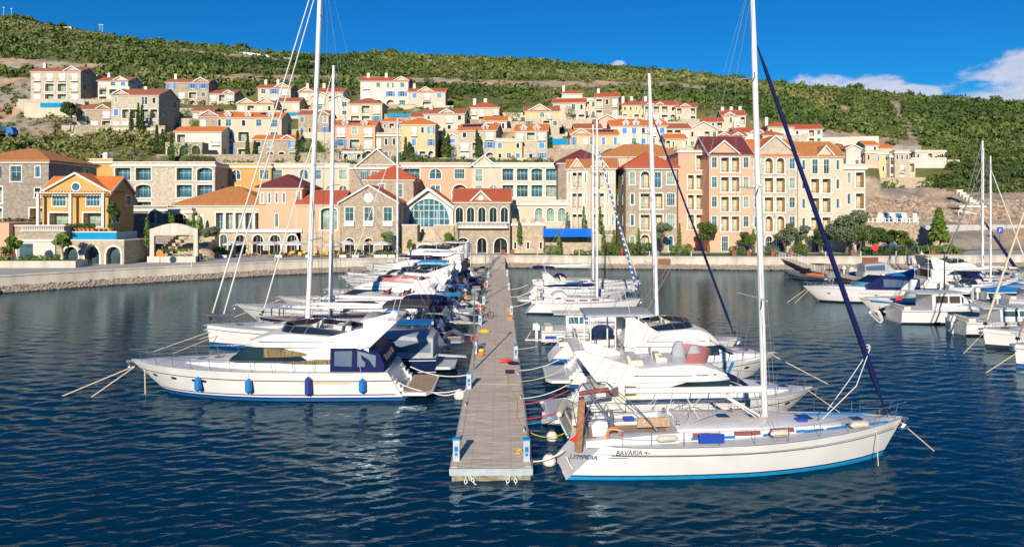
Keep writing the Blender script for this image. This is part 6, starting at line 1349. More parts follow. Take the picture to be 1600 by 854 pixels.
# ================================================================== PIER
PA = radians(.97); PO = (-.82, 26.9)
def pier_pt(u, v, z): c, s = cos(PA), sin(PA); return (PO[0] + u * c - v * s, PO[1] + u * s + v * c, z)
def pierv(D): return D - PO[1]
def plankmat():
    m = bpy.data.materials.new('pier_planks'); m.use_nodes = True; MATS['pier_planks'] = m; t = m.node_tree; b = t.nodes['Principled BSDF']; b.inputs['Roughness'].default_value = .85
    co = t.nodes.new('ShaderNodeTexCoord'); br = t.nodes.new('ShaderNodeTexBrick'); t.links.new(co.outputs['Object'], br.inputs[0])
    br.inputs['Color1'].default_value = (.69, .595, .46, 1); br.inputs['Color2'].default_value = (.58, .495, .38, 1); br.inputs['Mortar'].default_value = (.20, .16, .12, 1)
    br.inputs['Scale'].default_value = 1; br.inputs['Brick Width'].default_value = 1.6; br.inputs['Row Height'].default_value = .145; br.inputs['Mortar Size'].default_value = .009; br.inputs['Bias'].default_value = 0
    n = t.nodes.new('ShaderNodeTexNoise'); mp = t.nodes.new('ShaderNodeMapping'); mp.inputs['Scale'].default_value = (1.2, 9, 1); t.links.new(co.outputs['Object'], mp.inputs[0]); t.links.new(mp.outputs[0], n.inputs[0]); n.inputs['Scale'].default_value = 1.0; n.inputs['Detail'].default_value = 7
    r = t.nodes.new('ShaderNodeMapRange'); r.inputs[1].default_value = .3; r.inputs[2].default_value = .7; r.inputs[3].default_value = .72; r.inputs[4].default_value = 1.22; t.links.new(n.outputs[0], r.inputs[0])
    x = t.nodes.new('ShaderNodeVectorMath'); x.operation = 'SCALE'; t.links.new(br.outputs[0], x.inputs[0]); t.links.new(r.outputs[0], x.inputs['Scale']); t.links.new(x.outputs[0], b.inputs['Base Color'])
    bp = t.nodes.new('ShaderNodeBump'); bp.inputs['Strength'].default_value = .5; bp.inputs['Distance'].default_value = .01; bp.invert = True; t.links.new(br.outputs[1], bp.inputs['Height']); t.links.new(bp.outputs[0], b.inputs['Normal'])
plankmat()
mat('galv', (.46, .52, .56), .45, .35, var=.15, vscale=3); mat('float_concrete', (.36, .33, .26), .9, col2=(.14, .13, .05), vscale=3, bump=.4)
pier = empty('pier', 'long floating pier of weathered grey planks running straight to the shore', 'pier', (PO[0], PO[1], 0), PA)
PL = 89.0; hwp = 1.6
m_ = MB(); m_.box(-hwp, hwp, 0, PL, .42, .5); m_.build('deck_planks', 'pier_planks', pier)
m_ = MB()
for sg in (1, -1): m_.box(min(sg * 1.35, sg * 1.58), max(sg * 1.35, sg * 1.58), .1, PL, .504, .525)
m_.build('edge_board', 'pier_planks', pier)
m_ = MB(); m_.box(-hwp - .03, hwp + .03, -.05, -.003, .22, .49); m_.box(-hwp - .05, -hwp - .003, 0, PL, .25, .47); m_.box(hwp + .003, hwp + .05, 0, PL, .25, .47); m_.build('steel_beam', 'galv', pier)
for k in range(7):
    m_ = MB(); a = .02 + k * 12.8; m_.box(-hwp + .05, hwp - .05, a, a + 12.0, -.6, .24); m_.build('float', 'float_concrete', pier)
def chain(pts, r=.05, name='chain', parent=None):
    m_ = MB(); P = [Vector(p) for p in pts]; d = (P[-1] - P[0]); n = max(3, int(d.length / (r * 2.3)))
    for i in range(n):
        c = P[0].lerp(P[-1], (i + .5) / n); u = d.normalized(); s_ = u.cross(Vector((0, 1, 0))) if i % 2 else Vector((0, 1, 0)); s_.normalize()
        m_.tube([c + u * r * 1.5 * cos(a * pi / 4) + s_ * r * sin(a * pi / 4) for a in range(9)], r * .38, 4, cap=False)
    return m_.build(name, 'rope_white', parent)
for a, b in (((-.98, -.08, .24), (-1.0, -.5, -.35)), ((-.8, -.08, .24), (-.45, -.5, -.3)), ((.95, -.08, .24), (.98, -.5, -.3)), ((.75, -.08, .24), (.45, -.5, -.3))): chain([a, b], .055, parent=pier)
# cleats, pedestals, lamps
cl = MB(); cl.box(-.16, .16, -.05, .05, 0, .03); cl.tube([(-.22, 0, .13), (.22, 0, .13)], .03, 6); cl.box(-.09, -.05, -.03, .03, .03, .12); cl.box(.05, .09, -.03, .03, .03, .12); clm = cl.mesh('cleat', 'galv')
for i in range(16):
    for sg in (1, -1): o = inst('cleat', clm, pier, (sg * 1.45, 3.2 + i * 5.4 + (1.2 if sg > 0 else 0), .53), pi / 2)
def pedestal(v, sg, label):
    x, y, z = pier_pt(sg * 1.42, v, .5); r = empty('service_pedestal', label, 'pedestal', (x, y, z), PA, 'service pedestals on the pier')
    m_ = MB(); m_.box(-.13, .13, -.11, .11, 0, .86); m_.build('body', 'galv', r); m_ = MB(); m_.prism([(-.15, .863), (.15, .863), (.15, .93), (-.15, .93)], -.13, .13, 'y'); m_.build('cap', 'cyan_blue', r)
    m_ = MB(); m_.box(-.07, .07, -.135, -.113, .42, .62); m_.box(-.05, .05, -.135, -.113, .25, .36); m_.build('socket_cover', 'boat_blue', r)
for v, sg, w_ in [(.8, -1, 'at the near left corner of the pier'), (.7, 1, 'at the near right corner of the pier'), (11.8, -1, 'on the left edge beside the big motor yacht stern'), (21.2, -1, 'just past the nearest lamp post on the left edge'), (19.6, 1, 'on the right edge beside the red and navy fenders'), (33, -1, 'left edge near the bicycle'), (39, 1, 'right edge beside the two orange boxes'), (46, -1, 'left edge just before the second lamp post'), (59, 1, 'right edge opposite the middle boats'), (62, -1, 'left edge between second and third lamp posts'), (77, 1, 'right edge closest to the gangway'), (74, -1, 'left edge closest to the gangway')]: pedestal(v, sg, 'grey power pedestal with blue cap ' + w_)
def lamppost(loc, h, label, arm=True, group='lamp posts', r=.055, rz=0):
    o = empty('lamp_post', label, 'lamp post', loc, rz, group); m_ = MB(); m_.box(-.2, .2, -.2, .2, 0, .03); m_.tube([(0, 0, .02), (0, 0, h)], [r * 1.1, r * .75], 8); m_.build('pole', 'steel' if r < .07 else 'iron', o)
    m_ = MB(); m_.lathe([(.04, 0), (.18, .06), (.2, .12), (.12, .18), (.02, .2)], (0, 0, h), 10); m_.build('lamp_head', 'alu', o); return o
for v, n_ in ((16.5, 'nearest'), (50.1, 'middle'), (82, 'farthest')): x, y, z = pier_pt(-1.3, v, .5); lamppost((x, y, z), 4.9, 'slim steel lamp post on the left edge of the pier, %s of three' % n_)
def small(name, m, label, cat, build, loc, rz=0, group=None):
    m_ = MB(); build(m_); o = m_.build(name, m, None, loc, (0, 0, rz)); return tag(o, label, cat, group)
def P3(u, v, z=.53): return pier_pt(u, v, z)
small('deck_hatch', 'canvas_dark', 'dark square hatch cover set in the pier planks', 'hatch', lambda b: (b.box(-.28, .28, -.5, .5, 0, .03), b.box(-.22, .22, -.42, .42, .033, .045)), P3(.95, 15.8, .503), PA)
small('fender', 'red', 'red fender lying on the right edge of the pier', 'fender', lambda b: b.tube([(-.55, 0, .12), (-.4, 0, .13), (.3, .05, .13), (.5, .06, .12)], [.03, .12, .12, .03], 8), P3(.75, 18.3, .5), .2)
small('fender', 'navy', 'navy fender lying next to the red fender on the pier', 'fender', lambda b: b.tube([(-.4, 0, .11), (-.25, 0, .12), (.3, .05, .12), (.42, .06, .11)], [.03, .11, .11, .03], 8), P3(1.2, 17.7, .5), -.3)
small('bag', 'yellow', 'yellow bag on the pier between the nearest and middle lamp posts', 'bag', lambda b: b.lathe([(.05, 0), (.32, .05), (.36, .16), (.2, .26), (.02, .28)], (0, 0, 0), 10, 0, (1.3, .7)), P3(-.95, 29.5, .5))
small('buoy', 'yellow', 'small yellow float beside the nearest left pedestal pair', 'buoy', lambda b: b.ell((0, 0, .15), (.22, .16, .15)), P3(-1.0, 21.6, .5))
small('buoy', 'orange', 'small orange float beside the small yellow float', 'buoy', lambda b: b.ell((0, 0, .14), (.24, .15, .14)), P3(-1.0, 20.5, .5))
for k, v in enumerate((41.5, 36)): small('box', 'orange', 'orange plastic box on the right pier edge, %s of two' % ('farther', 'nearer')[k], 'box', lambda b: (b.box(-.22, .22, -.2, .2, 0, .25), b.box(-.24, .24, -.22, .22, .253, .3)), P3(1.25, v, .5), 0, 'orange boxes')
def lifebuoy(u, v, label):
    r = empty('lifebuoy_post', label, 'lifebuoy', P3(u, v, .5), 0, 'lifebuoys on the pier'); m_ = MB(); m_.box(-.05, .05, -.03, .03, 0, 1.3); m_.build('post', 'galv', r); m_ = MB(); m_.tube([(.0, -.12 + 0, .95) if False else (.23 * cos(a * pi / 8), -.1, .95 + .23 * sin(a * pi / 8)) for a in range(17)], .05, 6); m_.build('ring', 'red', r)
lifebuoy(-1.5, 21.9, 'red lifebuoy on a post beside the small floats'); lifebuoy(-1.5, 36.5, 'red lifebuoy on a post just before the bicycle'); lifebuoy(-1.5, 56, 'red lifebuoy on a post beyond the middle lamp post')
def bicycle(loc, rz):
    r = empty('bicycle', 'dark bicycle parked on the left edge of the pier', 'bicycle', loc, rz)
    for x in (-.52, .52): m_ = MB(); m_.tube([(x + .33 * cos(a * pi / 10), 0, .34 + .33 * sin(a * pi / 10)) for a in range(21)], .022, 5); [m_.tube([(x, 0, .34), (x + .32 * cos(k * pi / 4), 0, .34 + .32 * sin(k * pi / 4))], .004, 3) for k in range(8)]; m_.build('wheel', 'black', r)
    m_ = MB(); [m_.tube(p, .018, 5) for p in ([(-.52, 0, .34), (-.05, 0, .32), (.38, 0, .75), (-.2, 0, .82), (-.05, 0, .32)], [(-.52, 0, .34), (-.2, 0, .82)], [(.52, 0, .34), (.36, 0, .95)])]; m_.build('frame', 'navy', r)
    m_ = MB(); m_.box(-.32, -.08, -.06, .06, .86, .92); m_.tube([(-.2, 0, .8), (-.2, 0, .88)], .015, 5); m_.build('saddle', 'black', r); m_ = MB(); m_.tube([(.3, -.28, 1.0), (.38, 0, .96), (.3, .28, 1.0)], .015, 5); m_.build('handlebar', 'black', r)
bicycle(P3(-1.0, 36.2, .5), .5)
# gangway from the pier up to the quay
gp = pier_pt(0, PL - .2, .5); g = empty('gangway', 'sloping gangway with hoop rails joining the pier to the quay', 'gangway', (gp[0], gp[1], 0), PA); m_ = MB(); Lg = 126 - gp[1]
m_.add([(-1.15, 0, .52), (1.15, 0, .52), (1.15, Lg, ZQ + .07), (-1.15, Lg, ZQ + .07), (-1.15, 0, .40), (1.15, 0, .40), (1.15, Lg, ZQ - .05), (-1.15, Lg, ZQ - .05)], [(0, 1, 2, 3), (7, 6, 5, 4), (0, 4, 5, 1), (1, 5, 6, 2), (2, 6, 7, 3), (3, 7, 4, 0)]); m_.build('ramp', 'pier_planks', g)
m_ = MB()
for sg in (1, -1):
    m_.tube([(sg * 1.2, 0, .5), (sg * 1.2, .3, 1.5), (sg * 1.2, Lg, ZQ + 1.05), (sg * 1.2, Lg, ZQ)], .03, 5)
    for k in range(1, 6): m_.tube([(sg * 1.2, Lg * k / 6, .5 + (ZQ - .45) * k / 6), (sg * 1.2, Lg * k / 6, 1.5 + (ZQ - .45) * k / 6)], .018, 4)
m_.build('handrail', 'steel', g)
# ================================================================== BOATS ALONG THE PIER
def text(parent, s, size, loc, rot, m, name='lettering', shear=0.0):
    cu = bpy.data.curves.new('t', 'FONT'); cu.body = s; cu.size = size; cu.extrude = .004; cu.shear = shear; cu.align_x = 'CENTER'; o = bpy.data.objects.new('t', cu); COL.objects.link(o)
    bpy.context.view_layer.update(); me = bpy.data.meshes.new_from_object(o.evaluated_get(bpy.context.evaluated_depsgraph_get())); bpy.data.objects.remove(o); me.name = name; me.materials.clear(); me.materials.append(MATS[m])
    q = bpy.data.objects.new(name, me); COL.objects.link(q); q.parent = parent; q.location = loc; q.rotation_euler = rot; return q
def rope(label, pts, m='rope_white', r=.02, sag=0.0, name='mooring_rope', group='mooring ropes'):
    P = [Vector(p) for p in pts]; m_ = MB(); Q = []
    for a, b in zip(P[:-1], P[1:]):
        for i in range(9): u = i / 8; q = a.lerp(b, u); q.z -= sag * 4 * u * (1 - u); Q.append(q)
    m_.tube(Q, r, 5); return tag(m_.build(name, m), label, 'rope', group)
def W(root, x, y, z):
    c, s = cos(root.rotation_euler.z), sin(root.rotation_euler.z); return (root.location.x + x * c - y * s, root.location.y + x * s + y * c, z)
# --- big motor yacht, left foreground
L1, H1 = flyyacht('long white motor yacht with navy cockpit canvas and four blue fenders, nearest on the left', -5.98, 40, pi, L=16.3, B=4.6, zs=1.62, zb=1.86, zw=3.0, zf=3.8, cab=(.125, .625), fly=(.14, .545), arch=(.075,), canvas=('navy', 'clear_vinyl'), win='dark_window', portl=(.93, .83, .735, .70), wa=.41, rub=.45, plat=1.55, swim='teak', domes=1)
for (t, m) in ((.72, 'fender_blue'), (.527, 'fender_blue'), (.32, 'fender_navy'), (.128, 'fender_blue')): fender(L1, H1, t, .92, m, r=.19, l=.72 if m == 'fender_blue' else .95)
hullband(L1, H1, .02, .97, .34, .40, 'royal_blue'); hullband(L1, H1, .16, .36, .98, 1.10, 'canvas_beige', taper=True, name='vent_trim')
band(L1, [(2.0, 1.4, 3.0, 1.94, 1.83), (8.5, 1.4, 3.0, 1.94, 1.83)], [(3.2, 2.05, 2.08), (3.6, 2.03, 2.28), (5.0, 2.02, 2.30), (6.2, 2.04, 2.16), (6.9, 2.08, 2.11)], 'brown_window', off=.03)
band(L1, [(2.0, 1.4, 3.0, 1.97, 1.86), (7.6, 1.4, 3.0, 1.97, 1.86), (9.0, 1.4, 3.0, 1.80, 1.62)], [(5.5, 2.50, 2.62), (6.1, 2.46, 2.76), (7.0, 2.42, 2.88), (7.9, 2.40, 2.92)], 'brown_window', off=.0, name='curtain')
small_r = MB(); small_r.tube([(3.3, .55, 3.75), (4.3, .55, 3.78)], .2, 10); small_r.build('life_raft', 'gelcoat', L1)
# navy sport cruiser behind it
s2, H2 = sportboat('navy hulled sport cruiser with grey cockpit canopy just behind the long white yacht', -4.9, 45.6, pi, L=12.5, B=3.9, zs=1.1, zb=1.6, cols=('navy_hull', 'gelcoat', 'gelcoat', 'antifoul_dark', 'deck_white'), kind='open', wrap='canvas_grey', engine=0, rad=None, hz=1.2)
m_ = MB(); m_.prism([(-1.2, -1.2), (-.9, -1.6), (.2, -1.6), (.2, 1.6), (-.9, 1.6), (-1.2, 1.2)], .35, .52, 'z'); m_.build('swim_platform', 'deck_white', s2)
# tall sloop with plumb bow, left
sailboat('tallest white sloop on the left with plumb bow and twin furled headsails', -5.4, 53.5, pi, L=18.5, B=5.0, zs=1.45, zb=1.62, mast=31, mx=.573, genoa='canvas_white', furl2='canvas_white', gtop=.97, gr=.078, boomL=.44, boomz=1.45, cover='canvas_white', rake=.25, srake=1.2, mastr=.2, bimini='canvas_dark', spray='canvas_grey', spr=4, rig=.014, rake_m=-.0 + .035, gbase=.99, wheel=2, cwin='dark_window')
sailboat('navy hulled sloop with slender white mast right of the tallest left mast', -5.2, 57.8, pi, L=16.2, B=4.5, zs=1.3, zb=1.55, mast=22.8, mx=.628, cols=('navy_hull', 'gelcoat', 'gelcoat', 'antifoul', 'teak'), genoa='canvas_white', gtop=.985, gr=.068, boomL=.44, boomz=1.6, cover='canvas_white', rake=.8, spray='boat_blue', spr=3, rig=.013, rake_m=.012, mastr=.18, bimini='navy')
L4, H4 = flyyacht('low white open yacht with three dark portlights behind the navy hulled sloop', -5.3, 62.6, pi, L=20, B=4.9, zs=1.55, zb=1.95, zw=2.55, zf=3.05, cab=(.1, .62), fly=(.12, .5), arch=(.12,), portl=(.9, .68, .5), hatch=False, screen='cyan_blue', tinted=False, domes=0, seatm='canvas_maroon')
L5, H5 = flyyacht('white flybridge yacht with pink tinted screen and blue windshield cover, fifth hull on the left', -5.2, 69.3, pi, L=18.5, B=4.8, zs=1.4, zb=1.8, zw=2.75, zf=3.6, cab=(.08, .66), fly=(.12, .56), arch=(.10,), screen='pink_vinyl', win='dark_window', portl=(.85, .7), domes=2, canvas=('boat_blue', 'clear_vinyl'))
m_ = MB(); q = 18.5; m_.add([(q * .565, -1.4, 2.82), (q * .565, 1.4, 2.82), (q * .65, 1.25, 2.1), (q * .65, -1.25, 2.1)], [(0, 1, 2, 3)]); m_.build('windshield_cover', 'cyan_blue', L5, (0.05, 0, .06))
flyyacht('white yacht under a bright blue curved bimini, left side beyond the pink screened yacht', -5.2, 76, pi, L=15.5, B=4.6, zs=1.4, zb=1.8, zw=2.8, zf=3.9, fly=(.14, .56), arch=(.12,), bimini='cyan_blue', domes=2, canvas=('navy', 'clear_vinyl'), screen='dark_window')
flyyacht('white yacht with two big satellite domes on its arch, left side of the pier', -5.3, 82.5, pi, L=14.5, B=4.4, zs=1.4, zb=1.8, zw=2.8, zf=3.9, fly=(.1, .56), arch=(.10,), domes=2, canvas=('boat_blue', 'clear_vinyl'), seatm='teak')
flyyacht('white yacht with teak coloured flybridge seats left of the twin dome yacht', -5.3, 88.8, pi, L=17, B=4.8, zs=1.6, zb=2.0, zw=3.0, zf=4.3, fly=(.1, .58), arch=(.12,), domes=2, seatm='orange', hardtop='gelcoat')
sailboat('white sloop with navy boom cover, third mast from the left', -6.5, 97, pi, L=17, B=4.7, zs=1.4, zb=1.7, mast=23.6, mx=.575, genoa='canvas_white', gtop=.86, gr=.08, boomL=.42, boomz=2.2, cover='navy', rig=.016, mastr=.14, spr=3, bimini='navy', rake_m=.0)
flyyacht('tall white yacht with black windows closest to the quay on the left', -5.4, 104.5, pi, L=17.5, B=5.0, zs=1.9, zb=2.4, zw=3.4, zf=4.8, fly=(.08, .6), arch=(.10,), domes=2, hardtop='gelcoat', canvas=('canvas_dark', 'dark_window'))
sportboat('small white cruiser with blue canopy tucked between the left yachts near the quay', -5.6, 110.5, pi, L=10, B=3.2, kind='cruiser', top='boat_blue', engine=0)
sportboat('small white cruiser lying beside the sloop with navy boom cover', -6, 92.8, pi, L=9.5, B=3.0, kind='cruiser', wrap='navy', engine=0)
# --- right foreground sloop
R1, HR1 = sailboat('large white sloop with blue waterline stripe, nearest boat on the right', 2.0, 28.3, radians(5.7), L=15.1, B=4.3, zs=1.38, zb=1.60, mast=20.6, mx=.586, genoa='navy', gtop=.865, gr=.135, boomL=.40, boomz=1.55, cover=None, spray=None, bimini=None, srake=1.4, rake=1.0, rig=.008, mastr=.13, cols=('gelcoat', 'alu', 'navy', 'cyan_blue', 'deck_white'), gbase=.955, gr0=.04, rake_m=.028, stripe=(.21, .16), cwin='canvas_maroon', spr=3, stan=8)
MATS['navy']  # furled sail cloth
hullband(R1, HR1, .075, .985, .74, .765, 'navy', frac=True); hullband(R1, HR1, .06, .14, .68, .70, 'navy', frac=True, taper=True)
dzz = HR1.sh(.3)
for ua, ub in ((.335, .42), (.425, .455), (.535, .56), (.635, .72), (.735, .93)):
    hb_ = MB(); A = []
    for i in range(9):
        x = 15.1 * (ua + (ub - ua) * i / 8); y = 4.3 * .31 + .155 - max(0, x - 8.0) * .145; z = HR1.sh(x / 15.1) + (.1 if x < 10 else .07 - .01 * (x - 10)); A.append([(x, -y, z), (x, -y + .012, z + .10)])
    hb_.loft(A); hb_.loft([[(a, -b, c) for a, b, c in q] for q in A]); hb_.build('blue_stripe', 'boat_blue', R1)
text(R1, 'BAVARIA 44', .26, (2.55, -(HR1.pt(.17, 1.15)[1] + .012), 1.10), (radians(90), 0, radians(-2)), 'navy', shear=.2)
x_, y_, z_ = HR1.pt(.03, .9); text(R1, 'LYMPIDIA', .25, (.62, -(HR1.pt(.05, .9)[1] + .02), .92), (radians(90), 0, radians(-16)), 'navy', shear=.3)
mb_ = MB(); zb1 = HR1.sh(.59) + .38; mb_.tube([(8.7, 0, zb1 + 1.22), (2.75, 0, zb1 + 1.30)], [.15, .13], 10); mb_.build('sail_bag', 'white_spar', R1)
mb_ = MB(); [mb_.tube([(x, 0, zb1 + 1.1), (x + dx, dy, 1.9)], .011, 4) for x, dx, dy in ((4.2, -.9, -.7), (4.25, -.8, .7), (4.8, -.5, -.5), (5.3, .5, -.5), (5.35, .6, .4), (6.2, -.8, .3))]; mb_.tube([(6.9, 0, zb1 + 1.1), (8.6, 0, zb1 + .1)], .05, 6); mb_.tube([(7.0, -.1, zb1 + 1.0), (8.5, -.3, zb1 + .0)], .025, 5); mb_.build('boom_vang', 'rope_white', R1)
# stern clutter: boarding plank, stern arch, outboard, dinghy cushion, flag, rolled fenders, life ring
mb_ = MB(); mb_.prism([(.35, 1.1), (.62, 1.1), (.78, 3.15), (.52, 3.15)], -1.35, -1.27, 'y'); mb_.build('boarding_plank', 'wood', R1)
mb_ = MB()
for sg in (1, -1): mb_.tube([(.9, sg * 1.25, 1.4), (.75, sg * 1.25, 2.3), (1.15, sg * 1.15, 3.15), (2.2, sg * 1.1, 3.2), (3.4, sg * 1.15, 2.2), (3.9, sg * 1.2, 1.6)], .022, 5); mb_.tube([(1.2, sg * 1.15, 3.15), (2.4, sg * 1.2, 1.5)], .018, 5); mb_.tube([(.8, sg * 1.22, 2.3), (2.0, sg * 1.22, 2.35)], .018, 5)
mb_.tube([(1.15, -1.15, 3.15), (1.15, 1.15, 3.15)], .022, 5); mb_.tube([(2.2, -1.1, 3.2), (2.2, 1.1, 3.2)], .022, 5); mb_.tube([(3.4, -1.15, 2.2), (3.4, 1.15, 2.2)], .02, 5); mb_.build('stern_arch', 'steel', R1)
mb_ = MB(); mb_.tube([(1.0, 1.0, 2.75), (2.3, 1.0, 2.9)], .1, 7); mb_.tube([(1.0, .6, 2.7), (1.3, .6, 1.7)], .12, 7); mb_.build('rolled_canvas', 'canvas_maroon', R1)
mb_ = MB(); mb_.prism([(1.15, 1.55), (1.1, 2.0), (1.35, 2.2), (1.75, 2.12), (1.8, 1.7), (1.6, 1.55)], -.98, -.6, 'y'); mb_.box(1.35, 1.5, -.84, -.74, 1.0, 1.55); mb_.build('spare_outboard', 'gelcoat', R1)
mb_ = MB(); mb_.tube([(1.9 + .26 * cos(a * pi / 8), -1.45, 1.75 + .28 * sin(a * pi / 8)) for a in range(13)], .06, 6); mb_.build('life_ring', 'orange', R1)
mb_ = MB(); mb_.box(3.1, 4.5, -.95, -.88, 1.78, 2.18); mb_.build('teak_panel', 'wood', R1, None, (radians(-12), 0, 0)) if False else None
mb_ = MB(); mb_.prism([(3.1, 1.72), (4.5, 1.72), (4.45, 2.1), (3.15, 2.1)], -.55, -.48, 'y'); mb_.build('cockpit_table', 'orange' if False else 'teak', R1)
mb_ = MB(); mb_.prism([(5.2, 1.5), (6.2, 1.48), (6.2, 1.84), (5.2, 1.88)], -2.03, -2.0, 'y'); mb_.build('weather_cloth', 'royal_blue', R1)
mb_ = MB(); mb_.prism([(.1, 1.6), (.32, 1.75), (.5, 1.95), (.35, 1.5)], -1.45, -1.43, 'y'); mb_.build('flag', 'red', R1)
for k, (x, y) in enumerate(((3.9, -2.0), (8.6, -1.85), (12.4, -1.15))): mb_ = MB(); mb_.tube([(x - .42, y, 1.72), (x - .3, y, 1.73), (x + .3, y + .03, 1.73), (x + .42, y + .03, 1.72)], [.04, .14, .14, .04], 8); mb_.build('fender', 'gelcoat_cream', R1)
mb_ = MB()
for x, y in ((10.2, -.5), (3.0, .4)): mb_.box(x - .22, x + .22, y - .15, y + .15, 1.76, 1.87)
mb_.build('deck_bag', 'royal_blue', R1)
mb_ = MB(); mb_.tube([(13.6, 0, 4.6), (12.6, -.6, 3.2), (10.8, -1.1, 2.0)], .018, 5); mb_.tube([(13.6, 0, 4.6), (13.0, .5, 3.2), (12.2, .9, 1.75)], .018, 5); mb_.tube([(13.52 + .1 * cos(a), .1 * sin(a), 4.6 + .02 * a) for a in range(12)], .025, 4); mb_.build('headsail_sheet', 'rope_white', R1)
mb_ = MB(); mb_.tube([(5.2, -1.0, 2.0), (6.3, -1.0, 2.35), (6.6, 0, 2.55), (6.3, 1.0, 2.35), (5.2, 1.0, 2.0)], .02, 5); mb_.tube([(4.9, -1.05, 1.9), (5.2, -1.0, 2.3), (5.5, 0, 2.5), (5.2, 1.0, 2.3), (4.9, 1.05, 1.9)], .02, 5); mb_.build('sprayhood_frame', 'steel', R1)
for x, y in ((4.7, -.9), (4.7, .9), (7.6, .6)): mb_ = MB(); mb_.lathe([(.09, 0), (.1, .06), (.06, .1), (.08, .2), (.02, .22)], (x, y, 1.85), 10); mb_.build('winch', 'steel', R1)
# --- right motor yachts
R2, HR2 = flyyacht('white flybridge yacht with brown tinted screen and covered helm seats behind the nearest sloop', 2.9, 34.9, radians(1.5), L=12.6, B=4.2, zs=1.3, zb=1.5, zw=2.3, zf=3.15, cab=(.13, .72), fly=(.12, .61), arch=(.065,), screen='navy', tinted=False, canvas=('gelcoat_cream', 'wood_dark'), win='dark_window', portl=(.9,), domes=0, wa=.34, rub=.4, plat=1.2, swim='deck_grey')
for y in (.5, -.5): mb_ = MB(); mb_.lathe([(.28, 0), (.36, .15), (.33, .5), (.15, .85), (.02, .9)], (6.3 - .5 * (y > 0), y, 2.95), 9, 0, (1.1, .8)); mb_.build('seat_cover', 'canvas_grey', R2)
mb_ = MB(); A = []
for k in range(13): an = -pi / 2 + pi * k / 12; x = 5.7 + cos(an) * 1.5; A.append([(x + .05, sin(an) * 1.35, 3.55), (x - .1, sin(an) * 1.3, 3.0)])
mb_.loft(A); mb_.build('wind_screen', 'pink_vinyl', R2)
R3, HR3 = flyyacht('white flybridge yacht with grey hardtop and a blue fender shadow painted on its bow', 3.3, 42.6, radians(1.0), L=13.2, B=4.4, zs=1.35, zb=1.7, zw=2.5, zf=3.55, cab=(.26, .78), fly=(.28, .69), arch=(.32,), win='dark_window', portl=(.86,), domes=0, wa=.35, rub=.35, stripe='canvas_maroon')
cabin(R3, [(1.1, 4.2, 4.3, 1.65, 1.6), (5.2, 4.25, 4.37, 1.7, 1.65)], 'canvas_grey', 'hardtop', r=.03, camber=.05); mb_ = MB(); [mb_.tube([(x, sg * 1.55, 1.4), (x, sg * 1.55, 4.2)], .05, 6) for x in (1.4, 2.9, 4.3) for sg in (1, -1)]; mb_.build('hardtop_post', 'white_spar', R3)
hullband(R3, HR3, .745, .765, .45, 1.5, 'cyan_blue', name='fender_shadow')  # blue strip paints the shadow of a fender on the hull
sailboat('white sloop with slim furled navy headsail, third boat outwards on the right', 2.6, 49, 0, L=13.6, B=4.1, zs=1.2, zb=1.45, mast=20.4, mx=.575, genoa='navy', gtop=.855, gr=.10, boomL=.38, cover='canvas_white', spray='canvas_grey', spr=3, rig=.012, mastr=.17, rake_m=.028, cols=('gelcoat', 'alu', 'boat_blue', 'antifoul', 'deck_white'))
sportboat('small white fishing cruiser with royal blue hull band on the right side', 2.3, 55.2, radians(2), L=7.0, B=2.7, zs=1.05, zb=1.45, kind='cabin', screen='glass_teal', side=(.25, .62, 'royal_blue'), hz=1.1)
sailboat('white sloop with navy boom cover and blue and white striped furled headsail', 1.4, 70.6, 0, L=11.9, B=3.7, zs=1.15, zb=1.4, mast=20.0, mx=.62, genoa='striped_cloth', gtop=.86, gr=.12, boomL=.48, cover='navy', spray='canvas_white', rig=.014, mastr=.15, fend=((.25, 'buoy_white'), (.5, 'fender_navy'), (.6, 'buoy_white')), cwin='canvas_maroon', rake_m=0, cols=('gelcoat', 'gelcoat', 'gelcoat', 'antifoul_dark', 'deck_white'))
flyyacht('white pilothouse boat with long dark blue windows behind the striped furled headsail', 1.9, 78, 0, L=11.5, B=3.6, zs=1.2, zb=1.5, zw=2.5, zf=2.75, cab=(.15, .62), fly=(.18, .5), win='glass_teal', screen='cyan_blue', tinted=False, domes=0, portl=(.8,), arch=(.2,), hatch=False)
sailboat('white sloop with white boom cover and navy bimini, farthest sloop on the right', 1.9, 86, 0, L=14.2, B=4.2, zs=1.45, zb=1.7, mast=21.3, mx=.585, genoa='canvas_beige', gtop=.85, gr=.09, boomL=.5, boomz=1.8, cover='canvas_white', spray='navy', bimini='navy', rig=.014, mastr=.16, rake_m=0, stripes='navy')
def dinghy(label, X, D, z, rz, L=2.7, m='canvas_grey', tilt=0, group='dinghies'):
    r = empty('dinghy', label, 'dinghy', (X, D, z), rz, group); r.rotation_euler = (tilt, 0, rz); m_ = MB(); m_.tube([(0, .62, .2), (L * .55, .65, .22), (L * .85, .4, .32), (L, 0, .42), (L * .85, -.4, .32), (L * .55, -.65, .22), (0, -.62, .2)], [.12, .2, .2, .2, .2, .2, .12], 9); m_.build('inflatable_tube', m, r)
    m_ = MB(); m_.prism([(.05, -.5), (.05, .5), (L * .7, .45), (L * .9, 0), (L * .7, -.45)], .05, .12, 'z'); m_.build('floor', 'deck_grey', r); m_ = MB(); m_.box(L * .4, L * .5, -.5, .5, .22, .3); m_.build('seat', 'teak', r); return r
dinghy('pale inflatable dinghy floating at the stern of the brown screened yacht', 1.6, 36.4, 0, radians(8), m='deck_white'); dinghy('grey inflatable dinghy next to the pale one at the right pier edge', 1.5, 34.4, 0, radians(-4))
dinghy('dinghy hanging upright at the stern of the nearest sloop', 2.2, 30.4, .9, radians(80), m='gelcoat_cream', tilt=1.1)
